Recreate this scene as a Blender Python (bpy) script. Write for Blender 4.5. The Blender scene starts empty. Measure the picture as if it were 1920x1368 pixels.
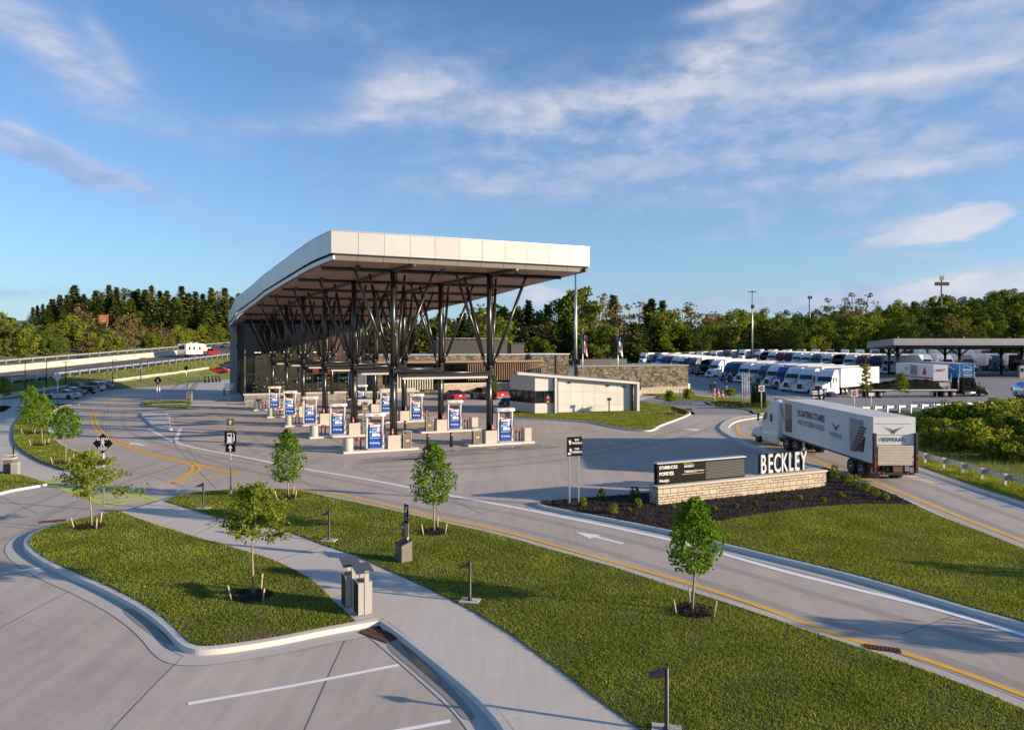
import bpy, bmesh, math, random
import numpy as np
from mathutils import Vector, Matrix
R = math.radians
C = bpy.context.scene.collection
scene = bpy.context.scene
# ------------------------------------------------------------------ camera
FPX, HY, CH = 1300.0, 647.0, 8.0          # focal length in photo pixels, horizon row, eye height
cd = bpy.data.cameras.new("camera"); cam = bpy.data.objects.new("camera", cd); C.objects.link(cam)
cam.location = (0, 0, CH); cam.rotation_euler = (R(90), 0, 0)
cd.sensor_width = 36; cd.lens = FPX / 1920 * 36; cd.shift_y = -(684 - HY) / 1920
cd.clip_start = 0.3; cd.clip_end = 9000
scene.camera = cam
# ------------------------------------------------------------------ sun
SUN_EL = 12.8
SUNV = Vector((.964, -.267, 0)).normalized()
SUN_ROT = math.atan2(SUNV.x, SUNV.y)
sl = bpy.data.lights.new("sun", 'SUN'); sl.energy = 4.7; sl.angle = R(.6); sl.color = (1, .785, .54)
so = bpy.data.objects.new("sun", sl); C.objects.link(so)
sd = Vector((SUNV.x * math.cos(R(SUN_EL)), SUNV.y * math.cos(R(SUN_EL)), math.sin(R(SUN_EL))))
so.rotation_euler = sd.to_track_quat('Z', 'Y').to_euler()
# ------------------------------------------------------------------ exposure
scene.view_settings.view_transform = 'Standard'; scene.view_settings.look = 'None'
scene.view_settings.exposure = 0.86; scene.view_settings.gamma = 1
# ------------------------------------------------------------------ world: sky + clouds
W = bpy.data.worlds.new("World"); scene.world = W; W.use_nodes = True
def nd(nt, t, **k):
    n = nt.nodes.new(t)
    for a, b in k.items():
        if a.startswith('i_'): n.inputs[a[2:]].default_value = b
        elif a.startswith('n_'): n.inputs[int(a[2:])].default_value = b
        else: setattr(n, a, b)
    return n
def mth(nt, op, a, b=None, clamp=False):
    n = nt.nodes.new('ShaderNodeMath'); n.operation = op; n.use_clamp = clamp
    for i, x in enumerate((a, b)):
        if x is None: continue
        if isinstance(x, (int, float)): n.inputs[i].default_value = x
        else: nt.links.new(x, n.inputs[i])
    return n.outputs[0]
def mixc(nt, fac, a, b, mode='MIX'):
    n = nt.nodes.new('ShaderNodeMix'); n.data_type = 'RGBA'; n.blend_type = mode
    for i, x in ((0, fac), (6, a), (7, b)):
        if isinstance(x, (int, float)): n.inputs[i].default_value = x
        elif isinstance(x, (tuple, list)): n.inputs[i].default_value = (*x[:3], 1)
        else: nt.links.new(x, n.inputs[i])
    return n.outputs[2]
def build_world():
    nt = W.node_tree; nt.nodes.clear(); L = nt.links.new
    out = nd(nt, 'ShaderNodeOutputWorld'); bg = nd(nt, 'ShaderNodeBackground'); bg.inputs[1].default_value = 0.075
    L(bg.outputs[0], out.inputs[0])
    sky = nd(nt, 'ShaderNodeTexSky', sky_type='NISHITA', sun_disc=False)
    sky.sun_elevation = R(SUN_EL); sky.sun_rotation = SUN_ROT; sky.altitude = 700
    sky.air_density = 1.0; sky.dust_density = 0.6; sky.ozone_density = 2.6
    tc = nd(nt, 'ShaderNodeTexCoord'); sp = nd(nt, 'ShaderNodeSeparateXYZ'); L(tc.outputs['Generated'], sp.inputs[0])
    x, y, z = sp.outputs
    az = mth(nt, 'ARCTAN2', x, y); el = mth(nt, 'ARCSINE', z)
    # flat cloud deck coordinates (a layer seen in perspective)
    dz = mth(nt, 'ADD', mth(nt, 'MAXIMUM', z, 0.0), 0.10)
    cv = nd(nt, 'ShaderNodeCombineXYZ'); L(mth(nt, 'DIVIDE', x, dz), cv.inputs[0]); L(mth(nt, 'DIVIDE', y, dz), cv.inputs[1])
    def noise(scale, detail, rough, off, vec=cv, dist=.0):
        mp = nd(nt, 'ShaderNodeMapping'); mp.inputs[1].default_value = off; L(vec.outputs[0], mp.inputs[0])
        n = nd(nt, 'ShaderNodeTexNoise'); n.inputs['Scale'].default_value = scale; n.inputs['Detail'].default_value = detail
        n.inputs['Roughness'].default_value = rough; n.inputs['Distortion'].default_value = dist; L(mp.outputs[0], n.inputs[0]); return n.outputs[0]
    n1 = noise(1.0, 8, .60, (3.1, 7.7, 0), dist=.35); n2 = noise(3.6, 8, .60, (1.2, 4.4, 2.0), dist=.2)
    av = nd(nt, 'ShaderNodeCombineXYZ'); L(mth(nt, 'MULTIPLY', az, 2.2), av.inputs[0]); L(mth(nt, 'MULTIPLY', el, 5.0), av.inputs[1])
    n3 = noise(4.0, 9, .60, (5.0, 1.0, 0), av, .25); n4 = noise(11.0, 7, .62, (9.0, 1.3, 0), av, .1)
    def blob(a0, e0, sa, se, rot, amp):
        c, s = math.cos(rot), math.sin(rot)
        da = mth(nt, 'SUBTRACT', az, a0); de = mth(nt, 'SUBTRACT', el, e0)
        p = mth(nt, 'DIVIDE', mth(nt, 'ADD', mth(nt, 'MULTIPLY', da, c), mth(nt, 'MULTIPLY', de, s)), sa)
        q = mth(nt, 'DIVIDE', mth(nt, 'SUBTRACT', mth(nt, 'MULTIPLY', de, c), mth(nt, 'MULTIPLY', da, s)), se)
        r2 = mth(nt, 'ADD', mth(nt, 'MULTIPLY', p, p), mth(nt, 'MULTIPLY', q, q))
        return mth(nt, 'MULTIPLY', mth(nt, 'EXPONENT', mth(nt, 'MULTIPLY', r2, -1.0)), amp)
    def ae(px, py):
        u, v = (px - 960) / FPX, (HY - py) / FPX
        return math.atan(u), math.atan(v / math.hypot(1, u))
    def B(px, py, sx, sy, deg, amp):
        a, e = ae(px, py); return blob(a, e, sx / FPX, sy / FPX, R(deg), amp)
    def add(*l):
        o = l[0]
        for b in l[1:]: o = mth(nt, 'ADD', o, b)
        return o
    # broad soft bank on the right, thin streaks elsewhere
    veil = add(B(1560, 235, 470, 95, 3, 1.15), B(1790, 130, 330, 120, 24, .85), B(1090, 215, 260, 62, 8, .80), B(1330, 130, 190, 50, 24, .75), B(1230, 305, 420, 38, 3, .80),
               B(800, 175, 130, 45, 14, .75), B(560, 235, 150, 22, 8, .50), B(70, 75, 170, 48, -32, .85), B(240, 165, 150, 24, -28, .45), B(620, 45, 300, 40, -4, .30))
    veil = mth(nt, 'MINIMUM', veil, 1.0)
    n5 = noise(2.6, 7, .55, (2.2, 6.1, 0), av, .2); n6 = noise(7.0, 7, .58, (4.2, 3.1, 0), av, .2)
    m1 = mth(nt, 'MULTIPLY', veil, add(mth(nt, 'MULTIPLY', mth(nt, 'SUBTRACT', n5, .5), 2.0), mth(nt, 'MULTIPLY', mth(nt, 'SUBTRACT', n6, .5), 1.8), mth(nt, 'MULTIPLY', mth(nt, 'SUBTRACT', n1, .5), .7), .78))
    streak = add(B(120, 300, 250, 24, -17, .6), B(1690, 418, 90, 8, 6, .8), B(1700, 478, 80, 8, -3, .7), B(1380, 442, 50, 7, 3, .6), B(1570, 438, 50, 6, 2, .5),
                 B(1600, 143, 140, 9, -3, 1.3), B(1790, 146, 100, 8, -2, 1.1), B(1380, 8, 90, 14, 6, 1.2), B(500, 235, 120, 20, 6, .55), B(190, 70, 46, 14, -50, .8),
                 B(760, 160, 110, 40, 10, .7), B(900, 350, 160, 12, -2, .7))
    m2 = mth(nt, 'MULTIPLY', streak, mth(nt, 'ADD', mth(nt, 'MULTIPLY', mth(nt, 'SUBTRACT', n3, .40), 2.4), .45))
    body = add(B(110, 298, 175, 30, -17, 1.0), B(1800, 422, 88, 30, 16, 1.0), B(1700, 440, 110, 14, 10, .75), B(1690, 145, 90, 9, -3, .8), B(1010, 556, 56, 26, 0, 1.0), B(1830, 545, 170, 30, 5, 1.0), B(1600, 566, 200, 16, 3, .8))
    m2 = mth(nt, 'ADD', mth(nt, 'MAXIMUM', m2, 0.0), mth(nt, 'MULTIPLY', add(mth(nt, 'MULTIPLY', body, 1.5), mth(nt, 'MULTIPLY', mth(nt, 'SUBTRACT', n4, .5), 1.5), mth(nt, 'MULTIPLY', mth(nt, 'SUBTRACT', n3, .5), 1.0), -.62), 1.8, True))
    cum = add(B(1010, 552, 55, 22, 0, 1.5), B(1830, 535, 170, 22, 4, 1.5), B(1560, 560, 300, 13, 3, 1.0), B(1250, 556, 330, 9, 0, .75), B(200, 555, 300, 12, 0, .55), B(1900, 520, 60, 20, 0, 1.0))
    m3 = mth(nt, 'MULTIPLY', cum, mth(nt, 'ADD', mth(nt, 'MULTIPLY', mth(nt, 'SUBTRACT', n4, .42), 3.4), .25))
    # the dome behind the camera carries its own thin cloud
    back = mth(nt, 'MULTIPLY', mth(nt, 'LESS_THAN', y, 0.0), mth(nt, 'MULTIPLY', mth(nt, 'SUBTRACT', n1, .5), 1.6))
    cov = mth(nt, 'MULTIPLY', add(mth(nt, 'MAXIMUM', m1, 0.0), mth(nt, 'MAXIMUM', m2, 0.0), mth(nt, 'MAXIMUM', m3, 0.0), mth(nt, 'MAXIMUM', back, 0.0)), .92, True)
    cov = mth(nt, 'MINIMUM', cov, .80)
    bright = add(B(1000, 190, 170, 48, 10, .9), B(1330, 125, 170, 45, 24, .9), B(760, 170, 110, 40, 10, .8), B(1690, 145, 260, 14, -2, 1.0), B(1600, 330, 330, 14, 2, .45), B(1790, 425, 110, 45, 14, 1.3), B(1830, 530, 220, 30, 4, 1.0), B(1010, 552, 60, 28, 0, 1.0), B(1380, 8, 110, 18, 6, .8), B(170, 285, 190, 12, -17, .5), B(40, 60, 160, 40, -30, .5))
    dens = mth(nt, 'MULTIPLY', add(mth(nt, 'MULTIPLY', bright, .55), mth(nt, 'MULTIPLY', n6, 1.1), mth(nt, 'MULTIPLY', n5, .6), -.72), 1.3, True)
    ccol = mixc(nt, dens, (2.25, 3.35, 5.3), (5.6, 5.5, 6.1))
    base = mixc(nt, 1.0, sky.outputs[0], (.96, 1.25, 1.48), 'MULTIPLY')
    hz = mth(nt, 'EXPONENT', mth(nt, 'MULTIPLY', mth(nt, 'MAXIMUM', el, 0.0), -5.5))
    base = mixc(nt, mth(nt, 'MULTIPLY', hz, .72), base, (3.1, 4.1, 5.35))
    L(mixc(nt, cov, base, ccol), bg.inputs[0])
build_world()
# ------------------------------------------------------------------ geometry of the place
def G(px, py, z=0.0):
    Y = FPX * (CH - z) / (py - HY); return ((px - 960) / FPX * Y, Y)
def XA(px, Y): return (px - 960) / FPX * Y
def ZA(py, Y): return CH - (py - HY) * Y / FPX
def sm(t): t = min(1, max(0, t)); return t * t * (3 - 2 * t)
def hw_st(x, y): return (x + 83) * .0995 + (y - 115) * .995, -(x + 83) * .995 + (y - 115) * .0995
def hw_xy(s, t): return (-83 + .0995 * s - .995 * t, 115 + .995 * s + .0995 * t)
def zh(s):
    s = max(s, -45); return 1.9 + .0443 * s if s < 170 else 9.43 + .012 * (s - 170)
def site_z(x, y):
    if x < 18: return 0.0
    return 1.35 * sm((x - 56) / 34) * sm((y - 92) / 35) + .7 * sm((y - 150) / 110) * sm((x - 18) / 20)
def terrain(x, y):
    z = site_z(x, y)
    s, t = hw_st(x, y)
    if t > -14:
        h = zh(s)
        if t <= 0: k = sm((t + 14) / 14); z = z * (1 - k) + (h - .1) * k
        else: z = h - .25 + .03 * min(t, 28) + (max(0, t - 28) * .10 if t < 90 else 6.2)
    z += 27 * math.exp(-(((x - 330) / 140) ** 2 + ((y - 520) / 130) ** 2))
    z += 10 * sm((y - 330) / 300)
    if x > 26 and 30 < y < 84:
        z -= 1.6 * sm((x - 28) / 8) * sm((84 - y) / 8) * sm((y - 30) / 12)
    return z
def hit(px, py, zf=terrain, y0=14, y1=700):
    u, v = (px - 960) / FPX, (HY - py) / FPX
    y = y0
    while y < y1:
        if CH + v * y <= zf(u * y, y):
            a, b = y - .5, y
            for _ in range(14):
                m = (a + b) / 2
                if CH + v * m <= zf(u * m, m): b = m
                else: a = m
            return (u * b, b, zf(u * b, b))
        y += .5
    return (u * y1, y1, zf(u * y1, y1))
# ------------------------------------------------------------------ mesh helpers
class MB:
    def __init__(s): s.v, s.f, s.m, s.s = [], [], [], []
    def add(s, vs, fs, mi=0, smooth=False):
        o = len(s.v); s.v.extend([tuple(p) for p in vs])
        for f in fs: s.f.append(tuple(i + o for i in f)); s.m.append(mi); s.s.append(smooth)
        return s
    def box(s, c, d, rz=0, mi=0, top=1.0, topx=None):
        cx, cy, cz = c; hx, hy, hz = d[0] / 2, d[1] / 2, d[2] / 2; tx = top if topx is None else topx
        co, si = math.cos(rz), math.sin(rz); vs = []
        for z, kx, ky in ((-hz, 1, 1), (hz, tx, top)):
            for x, y in ((-hx, -hy), (hx, -hy), (hx, hy), (-hx, hy)):
                x *= kx; y *= ky
                vs.append((cx + x * co - y * si, cy + x * si + y * co, cz + z))
        return s.add(vs, [(3, 2, 1, 0), (4, 5, 6, 7), (0, 1, 5, 4), (1, 2, 6, 5), (2, 3, 7, 6), (3, 0, 4, 7)], mi)
    def tube(s, p0, p1, r0, r1=None, n=8, mi=0, smooth=True):
        return s.path([p0, p1], [r0, r0 if r1 is None else r1], n, mi, smooth)
    def path(s, pts, rs, n=8, mi=0, smooth=True):
        pts = [Vector(p) for p in pts]; vs = []
        if isinstance(rs, (int, float)): rs = [rs] * len(pts)
        up = None
        for i, p in enumerate(pts):
            d = (pts[min(i + 1, len(pts) - 1)] - pts[max(i - 1, 0)])
            d = d.normalized() if d.length > 1e-9 else Vector((0, 0, 1))
            if up is None: up = d.orthogonal().normalized()
            a = (up - d * up.dot(d)); a = a.normalized() if a.length > 1e-6 else d.orthogonal().normalized(); up = a
            b = d.cross(a)
            for k in range(n):
                t = 2 * math.pi * (k + .5) / n; vs.append(p + (a * math.cos(t) + b * math.sin(t)) * rs[i])
        fs = []
        for i in range(len(pts) - 1):
            for k in range(n): fs.append((i * n + k, i * n + (k + 1) % n, (i + 1) * n + (k + 1) % n, (i + 1) * n + k))
        s.add(vs, fs, mi, smooth)
        o = len(s.v) - len(vs)
        s.f.append(tuple(o + k for k in reversed(range(n)))); s.m.append(mi); s.s.append(False)
        s.f.append(tuple(o + (len(pts) - 1) * n + k for k in range(n))); s.m.append(mi); s.s.append(False)
        return s
    def prism(s, poly, z0, z1, mi=0, mt=None, bottom=True):
        n = len(poly)
        a = sum(poly[i][0] * poly[(i + 1) % n][1] - poly[(i + 1) % n][0] * poly[i][1] for i in range(n))
        if a < 0: poly = poly[::-1]
        zz0 = z0 if callable(z0) else (lambda x, y: z0); zz1 = z1 if callable(z1) else (lambda x, y: z1)
        vs = [(x, y, zz0(x, y)) for x, y in poly] + [(x, y, zz1(x, y)) for x, y in poly]
        fs = [(i, (i + 1) % n, n + (i + 1) % n, n + i) for i in range(n)]
        s.add(vs, fs, mi)
        o = len(s.v) - 2 * n
        s.f.append(tuple(o + n + i for i in range(n))); s.m.append(mi if mt is None else mt); s.s.append(False)
        if bottom: s.f.append(tuple(o + i for i in reversed(range(n)))); s.m.append(mi); s.s.append(False)
        return s
    def flat(s, poly, z, mi=0):
        n = len(poly); a = sum(poly[i][0] * poly[(i + 1) % n][1] - poly[(i + 1) % n][0] * poly[i][1] for i in range(n))
        if a < 0: poly = poly[::-1]
        return s.add([(x, y, z) for x, y in poly], [tuple(range(n))], mi)
    def side(s, prof, x0, x1, mi=0, zk=None):
        """profile of (y, z) extruded across x; zk(z) narrows the width with height"""
        n = len(prof); k = zk or (lambda z: 1.0)
        vs = [(x0 * k(z), y, z) for y, z in prof] + [(x1 * k(z), y, z) for y, z in prof]
        a = sum(prof[i][0] * prof[(i + 1) % n][1] - prof[(i + 1) % n][0] * prof[i][1] for i in range(n))
        fs = [(i, (i + 1) % n, n + (i + 1) % n, n + i) for i in range(n)] + [tuple(reversed(range(n))), tuple(range(n, 2 * n))]
        if a < 0: fs = [tuple(reversed(f)) for f in fs]
        return s.add(vs, fs, mi)
    def lathe(s, prof, c=(0, 0, 0), n=16, mi=0, axis='z', smooth=True):
        vs = []
        for r, h in prof:
            for k in range(n):
                t = 2 * math.pi * k / n; a, b = r * math.cos(t), r * math.sin(t)
                vs.append((c[0] + a, c[1] + b, c[2] + h) if axis == 'z' else ((c[0] + h, c[1] + a, c[2] + b) if axis == 'x' else (c[0] + b, c[1] + h, c[2] + a)))
        fs = [(i * n + k, i * n + (k + 1) % n, (i + 1) * n + (k + 1) % n, (i + 1) * n + k) for i in range(len(prof) - 1) for k in range(n)]
        s.add(vs, fs, mi, smooth); o = len(s.v) - len(vs)
        s.f.append(tuple(o + k for k in reversed(range(n)))); s.m.append(mi); s.s.append(False)
        s.f.append(tuple(o + (len(prof) - 1) * n + k for k in range(n))); s.m.append(mi); s.s.append(False)
        return s
    def ribbon(s, a, b, za, zb=None, mi=0):
        """strip between two polylines a (left) and b (right)"""
        zb = za if zb is None else zb; n = len(a)
        ga = za if callable(za) else (lambda x, y: za); gb = zb if callable(zb) else (lambda x, y: zb)
        vs = [(p[0], p[1], ga(p[0], p[1])) for p in a] + [(p[0], p[1], gb(p[0], p[1])) for p in b]
        return s.add(vs, [(n + i, n + i + 1, i + 1, i) for i in range(n - 1)], mi)
    def quad(s, a, b, c, d, mi=0): return s.add([a, b, c, d], [(0, 1, 2, 3)], mi)
    def xf(s, M):
        s.v = [tuple(M @ Vector(p)) for p in s.v]; return s
    def join(s, o, M=None, dm=0):
        k = len(s.v); s.v.extend([tuple(M @ Vector(p)) for p in o.v] if M is not None else o.v)
        s.f.extend([tuple(i + k for i in f) for f in o.f]); s.m.extend([m + dm for m in o.m]); s.s.extend(o.s); return s
    def build(s, name, mats, parent=None, bevel=0, seg=1, loc=None, rot=None, fix=False):
        me = bpy.data.meshes.new(name); me.from_pydata(s.v, [], s.f)
        for m in (mats if isinstance(mats, (list, tuple)) else [mats]): me.materials.append(m)
        if s.f:
            me.polygons.foreach_set('material_index', s.m); me.polygons.foreach_set('use_smooth', s.s)
        if fix:
            bm = bmesh.new(); bm.from_mesh(me); bmesh.ops.recalc_face_normals(bm, faces=bm.faces); bm.to_mesh(me); bm.free()
        me.update()
        o = bpy.data.objects.new(name, me); C.objects.link(o)
        if parent is not None: o.parent = parent
        if loc is not None: o.location = loc
        if rot is not None: o.rotation_euler = rot
        if bevel:
            b = o.modifiers.new('bevel', 'BEVEL'); b.width = bevel; b.segments = seg; b.limit_method = 'ANGLE'; b.angle_limit = R(40)
        return o
def tag(o, label=None, cat=None, group=None, kind=None):
    if label: o['label'] = label
    if cat: o['category'] = cat
    if group: o['group'] = group
    if kind: o['kind'] = kind
    return o
def thing(name, label, cat, loc=(0, 0, 0), rz=0, group=None, scale=None):
    o = bpy.data.objects.new(name, None); C.objects.link(o); o.location = loc; o.rotation_euler = (0, 0, rz); o.empty_display_size = .3
    if scale: o.scale = (scale,) * 3
    return tag(o, label, cat, group)
KIDS = {}
def copy_tree(o, parent=None):
    c = o.copy(); C.objects.link(c)
    if parent is not None: c.parent = parent
    for ch in o.children: copy_tree(ch, c)
    return c
def struct(mb, name, m, **k): return tag(mb.build(name, m, **k), kind='structure')
def cr(pts, n=6, closed=False):
    """Catmull-Rom through 2D points"""
    out = []; N = len(pts); rng = range(N if closed else N - 1)
    g = (lambda i: pts[i % N]) if closed else (lambda i: pts[min(max(i, 0), N - 1)])
    for i in rng:
        p0, p1, p2, p3 = g(i - 1), g(i), g(i + 1), g(i + 2)
        for k in range(n):
            t = k / n
            out.append(tuple(.5 * (2 * b + (c - a) * t + (2 * a - 5 * b + 4 * c - d) * t * t + (-a + 3 * b - 3 * c + d) * t ** 3) for a, b, c, d in zip(p0, p1, p2, p3)))
    if not closed: out.append(tuple(pts[-1]))
    return out
def off(pts, d, closed=False):
    """offset a polyline to its left by d"""
    out = []; n = len(pts)
    for i in range(n):
        a = pts[(i - 1) % n] if closed or i > 0 else pts[i]; b = pts[(i + 1) % n] if closed or i < n - 1 else pts[i]
        dx, dy = b[0] - a[0], b[1] - a[1]; l = math.hypot(dx, dy) or 1
        out.append((pts[i][0] - dy / l * d, pts[i][1] + dx / l * d))
    return out
def off_clean(pts, d, closed=False):
    """offset that never crosses back over its source line"""
    o = off(pts, d, closed); out = []; last = None; lim = abs(d) * .93
    def ok(p):
        for a, b in zip(pts, pts[1:]):
            vx, vy = b[0] - a[0], b[1] - a[1]; l = vx * vx + vy * vy
            t = 0 if l == 0 else min(1, max(0, ((p[0] - a[0]) * vx + (p[1] - a[1]) * vy) / l))
            if (p[0] - a[0] - t * vx) ** 2 + (p[1] - a[1] - t * vy) ** 2 < lim * lim: return False
        return True
    good = [ok(p) for p in o]
    for i, p in enumerate(o):
        if good[i]: last = p; out.append(p)
        else: out.append(last)
    nxt = None
    for i in reversed(range(len(out))):
        if out[i] is None: out[i] = nxt if nxt is not None else o[i]
        else: nxt = out[i]
    return out
def PX(l, z=0.0): return [G(x, y, z) for x, y in l]
def inpoly(x, y, poly):
    c = False; n = len(poly); j = n - 1
    for i in range(n):
        xi, yi = poly[i]; xj, yj = poly[j]
        if (yi > y) != (yj > y) and x < (xj - xi) * (y - yi) / (yj - yi) + xi: c = not c
        j = i
    return c
def np_inpoly(x, y, poly):
    c = np.zeros(len(x), bool); n = len(poly); j = n - 1
    for i in range(n):
        xi, yi = poly[i]; xj, yj = poly[j]
        if yi != yj:
            c ^= ((yi > y) != (yj > y)) & (x < (xj - xi) * (y - yi) / (yj - yi) + xi)
        j = i
    return c
_tc = {}
def text(body, size, mat, parent, loc, rot=(R(90), 0, 0), name='lettering', depth=.004, align='CENTER', bold=0.0, sx=1.0, spacing=1.0):
    key = (body, size, mat.name, depth, align, bold, spacing)
    if key not in _tc:
        cu = bpy.data.curves.new('t', 'FONT'); cu.body = body; cu.size = size; cu.extrude = depth; cu.align_x = align; cu.align_y = 'CENTER'
        cu.offset = bold * size; cu.space_character = spacing; cu.resolution_u = 3
        t = bpy.data.objects.new('t', cu); C.objects.link(t)
        bpy.context.view_layer.update()
        me = bpy.data.meshes.new_from_object(t.evaluated_get(bpy.context.evaluated_depsgraph_get())); me.name = name
        me.materials.clear(); me.materials.append(mat); bpy.data.objects.remove(t); _tc[key] = me
    o = bpy.data.objects.new(name, _tc[key]); C.objects.link(o); o.parent = parent; o.location = loc; o.rotation_euler = rot; o.scale = (sx, 1, 1)
    return o
# ------------------------------------------------------------------ materials
M = {}
def mat(name, col, rough=.6, metal=0.0, var=0.0, vscale=4.0, bump=0.0, bscale=40.0, spec=.5, coat=0.0, obj_rand=0.0, isl=0.0):
    if name in M: return M[name]
    m = bpy.data.materials.new(name); m.use_nodes = True; nt = m.node_tree; p = nt.nodes['Principled BSDF']; L = nt.links.new
    p.inputs['Base Color'].default_value = (*col, 1); p.inputs['Roughness'].default_value = rough; p.inputs['Metallic'].default_value = metal
    p.inputs['Specular IOR Level'].default_value = spec; p.inputs['Coat Weight'].default_value = coat
    if var or bump or obj_rand or isl:
        tc = nd(nt, 'ShaderNodeTexCoord')
        c = None
        if var:
            n = nd(nt, 'ShaderNodeTexNoise'); n.inputs['Scale'].default_value = vscale; n.inputs['Detail'].default_value = 6; n.inputs['Roughness'].default_value = .65
            L(tc.outputs['Object'], n.inputs[0])
            c = mixc(nt, mth(nt, 'MULTIPLY', mth(nt, 'SUBTRACT', n.outputs[0], .28), 2.2, True), tuple(x * (1 - var) for x in col), tuple(min(1, x * (1 + var)) for x in col))
        if obj_rand:
            oi = nd(nt, 'ShaderNodeObjectInfo')
            c = mixc(nt, 1.0, c if c is not None else (*col, 1), mixc(nt, oi.outputs['Random'], (1 - obj_rand,) * 3, (1 + obj_rand,) * 3), 'MULTIPLY')
        if isl:
            ge = nd(nt, 'ShaderNodeNewGeometry'); c = mixc(nt, 1.0, c if c is not None else (*col, 1), mixc(nt, ge.outputs['Random Per Island'], (1 - isl,) * 3, (1 + isl,) * 3), 'MULTIPLY')
        if c is not None: L(c, p.inputs['Base Color'])
        if bump:
            n = nd(nt, 'ShaderNodeTexNoise'); n.inputs['Scale'].default_value = bscale; n.inputs['Detail'].default_value = 5; L(tc.outputs['Object'], n.inputs[0])
            b = nd(nt, 'ShaderNodeBump'); b.inputs['Strength'].default_value = bump; b.inputs['Distance'].default_value = .02; L(n.outputs[0], b.inputs['Height']); L(b.outputs[0], p.inputs['Normal'])
    M[name] = m; return m
def concrete(name, col, broom=None, stain=.19, rough=.85, slab=False):
    m = bpy.data.materials.new(name); m.use_nodes = True; nt = m.node_tree; p = nt.nodes['Principled BSDF']; L = nt.links.new
    p.inputs['Roughness'].default_value = rough; p.inputs['Specular IOR Level'].default_value = .3
    tc = nd(nt, 'ShaderNodeTexCoord')
    def ns(sc, det, off=(0, 0, 0), scl=(1, 1, 1), rot=0, rg=.6):
        mp = nd(nt, 'ShaderNodeMapping'); mp.inputs[1].default_value = off; mp.inputs[2].default_value = (0, 0, rot); mp.inputs[3].default_value = scl; L(tc.outputs['Object'], mp.inputs[0])
        n = nd(nt, 'ShaderNodeTexNoise'); n.inputs['Scale'].default_value = sc; n.inputs['Detail'].default_value = det; n.inputs['Roughness'].default_value = rg; L(mp.outputs[0], n.inputs[0]); return n.outputs[0]
    a = ns(.22, 6, rg=.7); b = ns(1.6, 6, (5, 2, 0)); c = ns(34, 3, (1, 1, 1)); d = ns(6, 4, (3, 3, 0), (1, .06, 1), broom if broom is not None else R(-66))
    e = ns(.5, 5, (8, 8, 0), (1, .12, 1), broom if broom is not None else R(-66))
    def cen(x, k): return mth(nt, 'MULTIPLY', mth(nt, 'SUBTRACT', x, .5), k)
    tot = cen(a, stain * 2.4)
    for x, k in ((b, stain * 1.1), (c, .16), (d, .22), (e, stain * 1.5)): tot = mth(nt, 'ADD', tot, cen(x, k))
    if slab:      # tone differs from slab to slab, with dark drips and rubber along the lanes
        mp = nd(nt, 'ShaderNodeMapping'); mp.inputs[2].default_value = (0, 0, R(-60)); L(tc.outputs['Object'], mp.inputs[0])
        bk = nd(nt, 'ShaderNodeTexBrick'); L(mp.outputs[0], bk.inputs[0]); bk.offset = 0; bk.inputs['Scale'].default_value = 1; bk.inputs['Brick Width'].default_value = 5.2; bk.inputs['Row Height'].default_value = 5.2; bk.inputs['Mortar Size'].default_value = 0
        bk.inputs['Color1'].default_value = (0, 0, 0, 1); bk.inputs['Color2'].default_value = (1, 1, 1, 1)
        tot = mth(nt, 'ADD', tot, cen(bk.outputs[0], .10))
        dr = ns(.9, 8, (13, 4, 0), rg=.8); dm = ns(.12, 3, (2, 9, 0))
        tot = mth(nt, 'SUBTRACT', tot, mth(nt, 'MULTIPLY', mth(nt, 'MULTIPLY', mth(nt, 'SUBTRACT', dr, .58), 3.2, True), mth(nt, 'MULTIPLY', mth(nt, 'SUBTRACT', dm, .42), 2.6, True)))
        tk = ns(2.2, 3, (4, 4, 0), (1, .03, 1), R(-60), .5); tot = mth(nt, 'ADD', tot, cen(tk, .30))
    v = mth(nt, 'ADD', tot, 1.0)
    col0 = mixc(nt, b, tuple(x * y for x, y in zip(col, (1.0, .985, .97))), tuple(x * y for x, y in zip(col, (.985, 1.0, 1.03))))
    cc = nd(nt, 'ShaderNodeCombineXYZ'); [L(v, cc.inputs[i]) for i in range(3)]
    L(mixc(nt, 1.0, col0, cc.outputs[0], 'MULTIPLY'), p.inputs['Base Color'])
    bp = nd(nt, 'ShaderNodeBump'); bp.inputs['Strength'].default_value = .35; bp.inputs['Distance'].default_value = .006; L(mth(nt, 'ADD', c, d), bp.inputs['Height']); L(bp.outputs[0], p.inputs['Normal'])
    M[name] = m; return m
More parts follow.
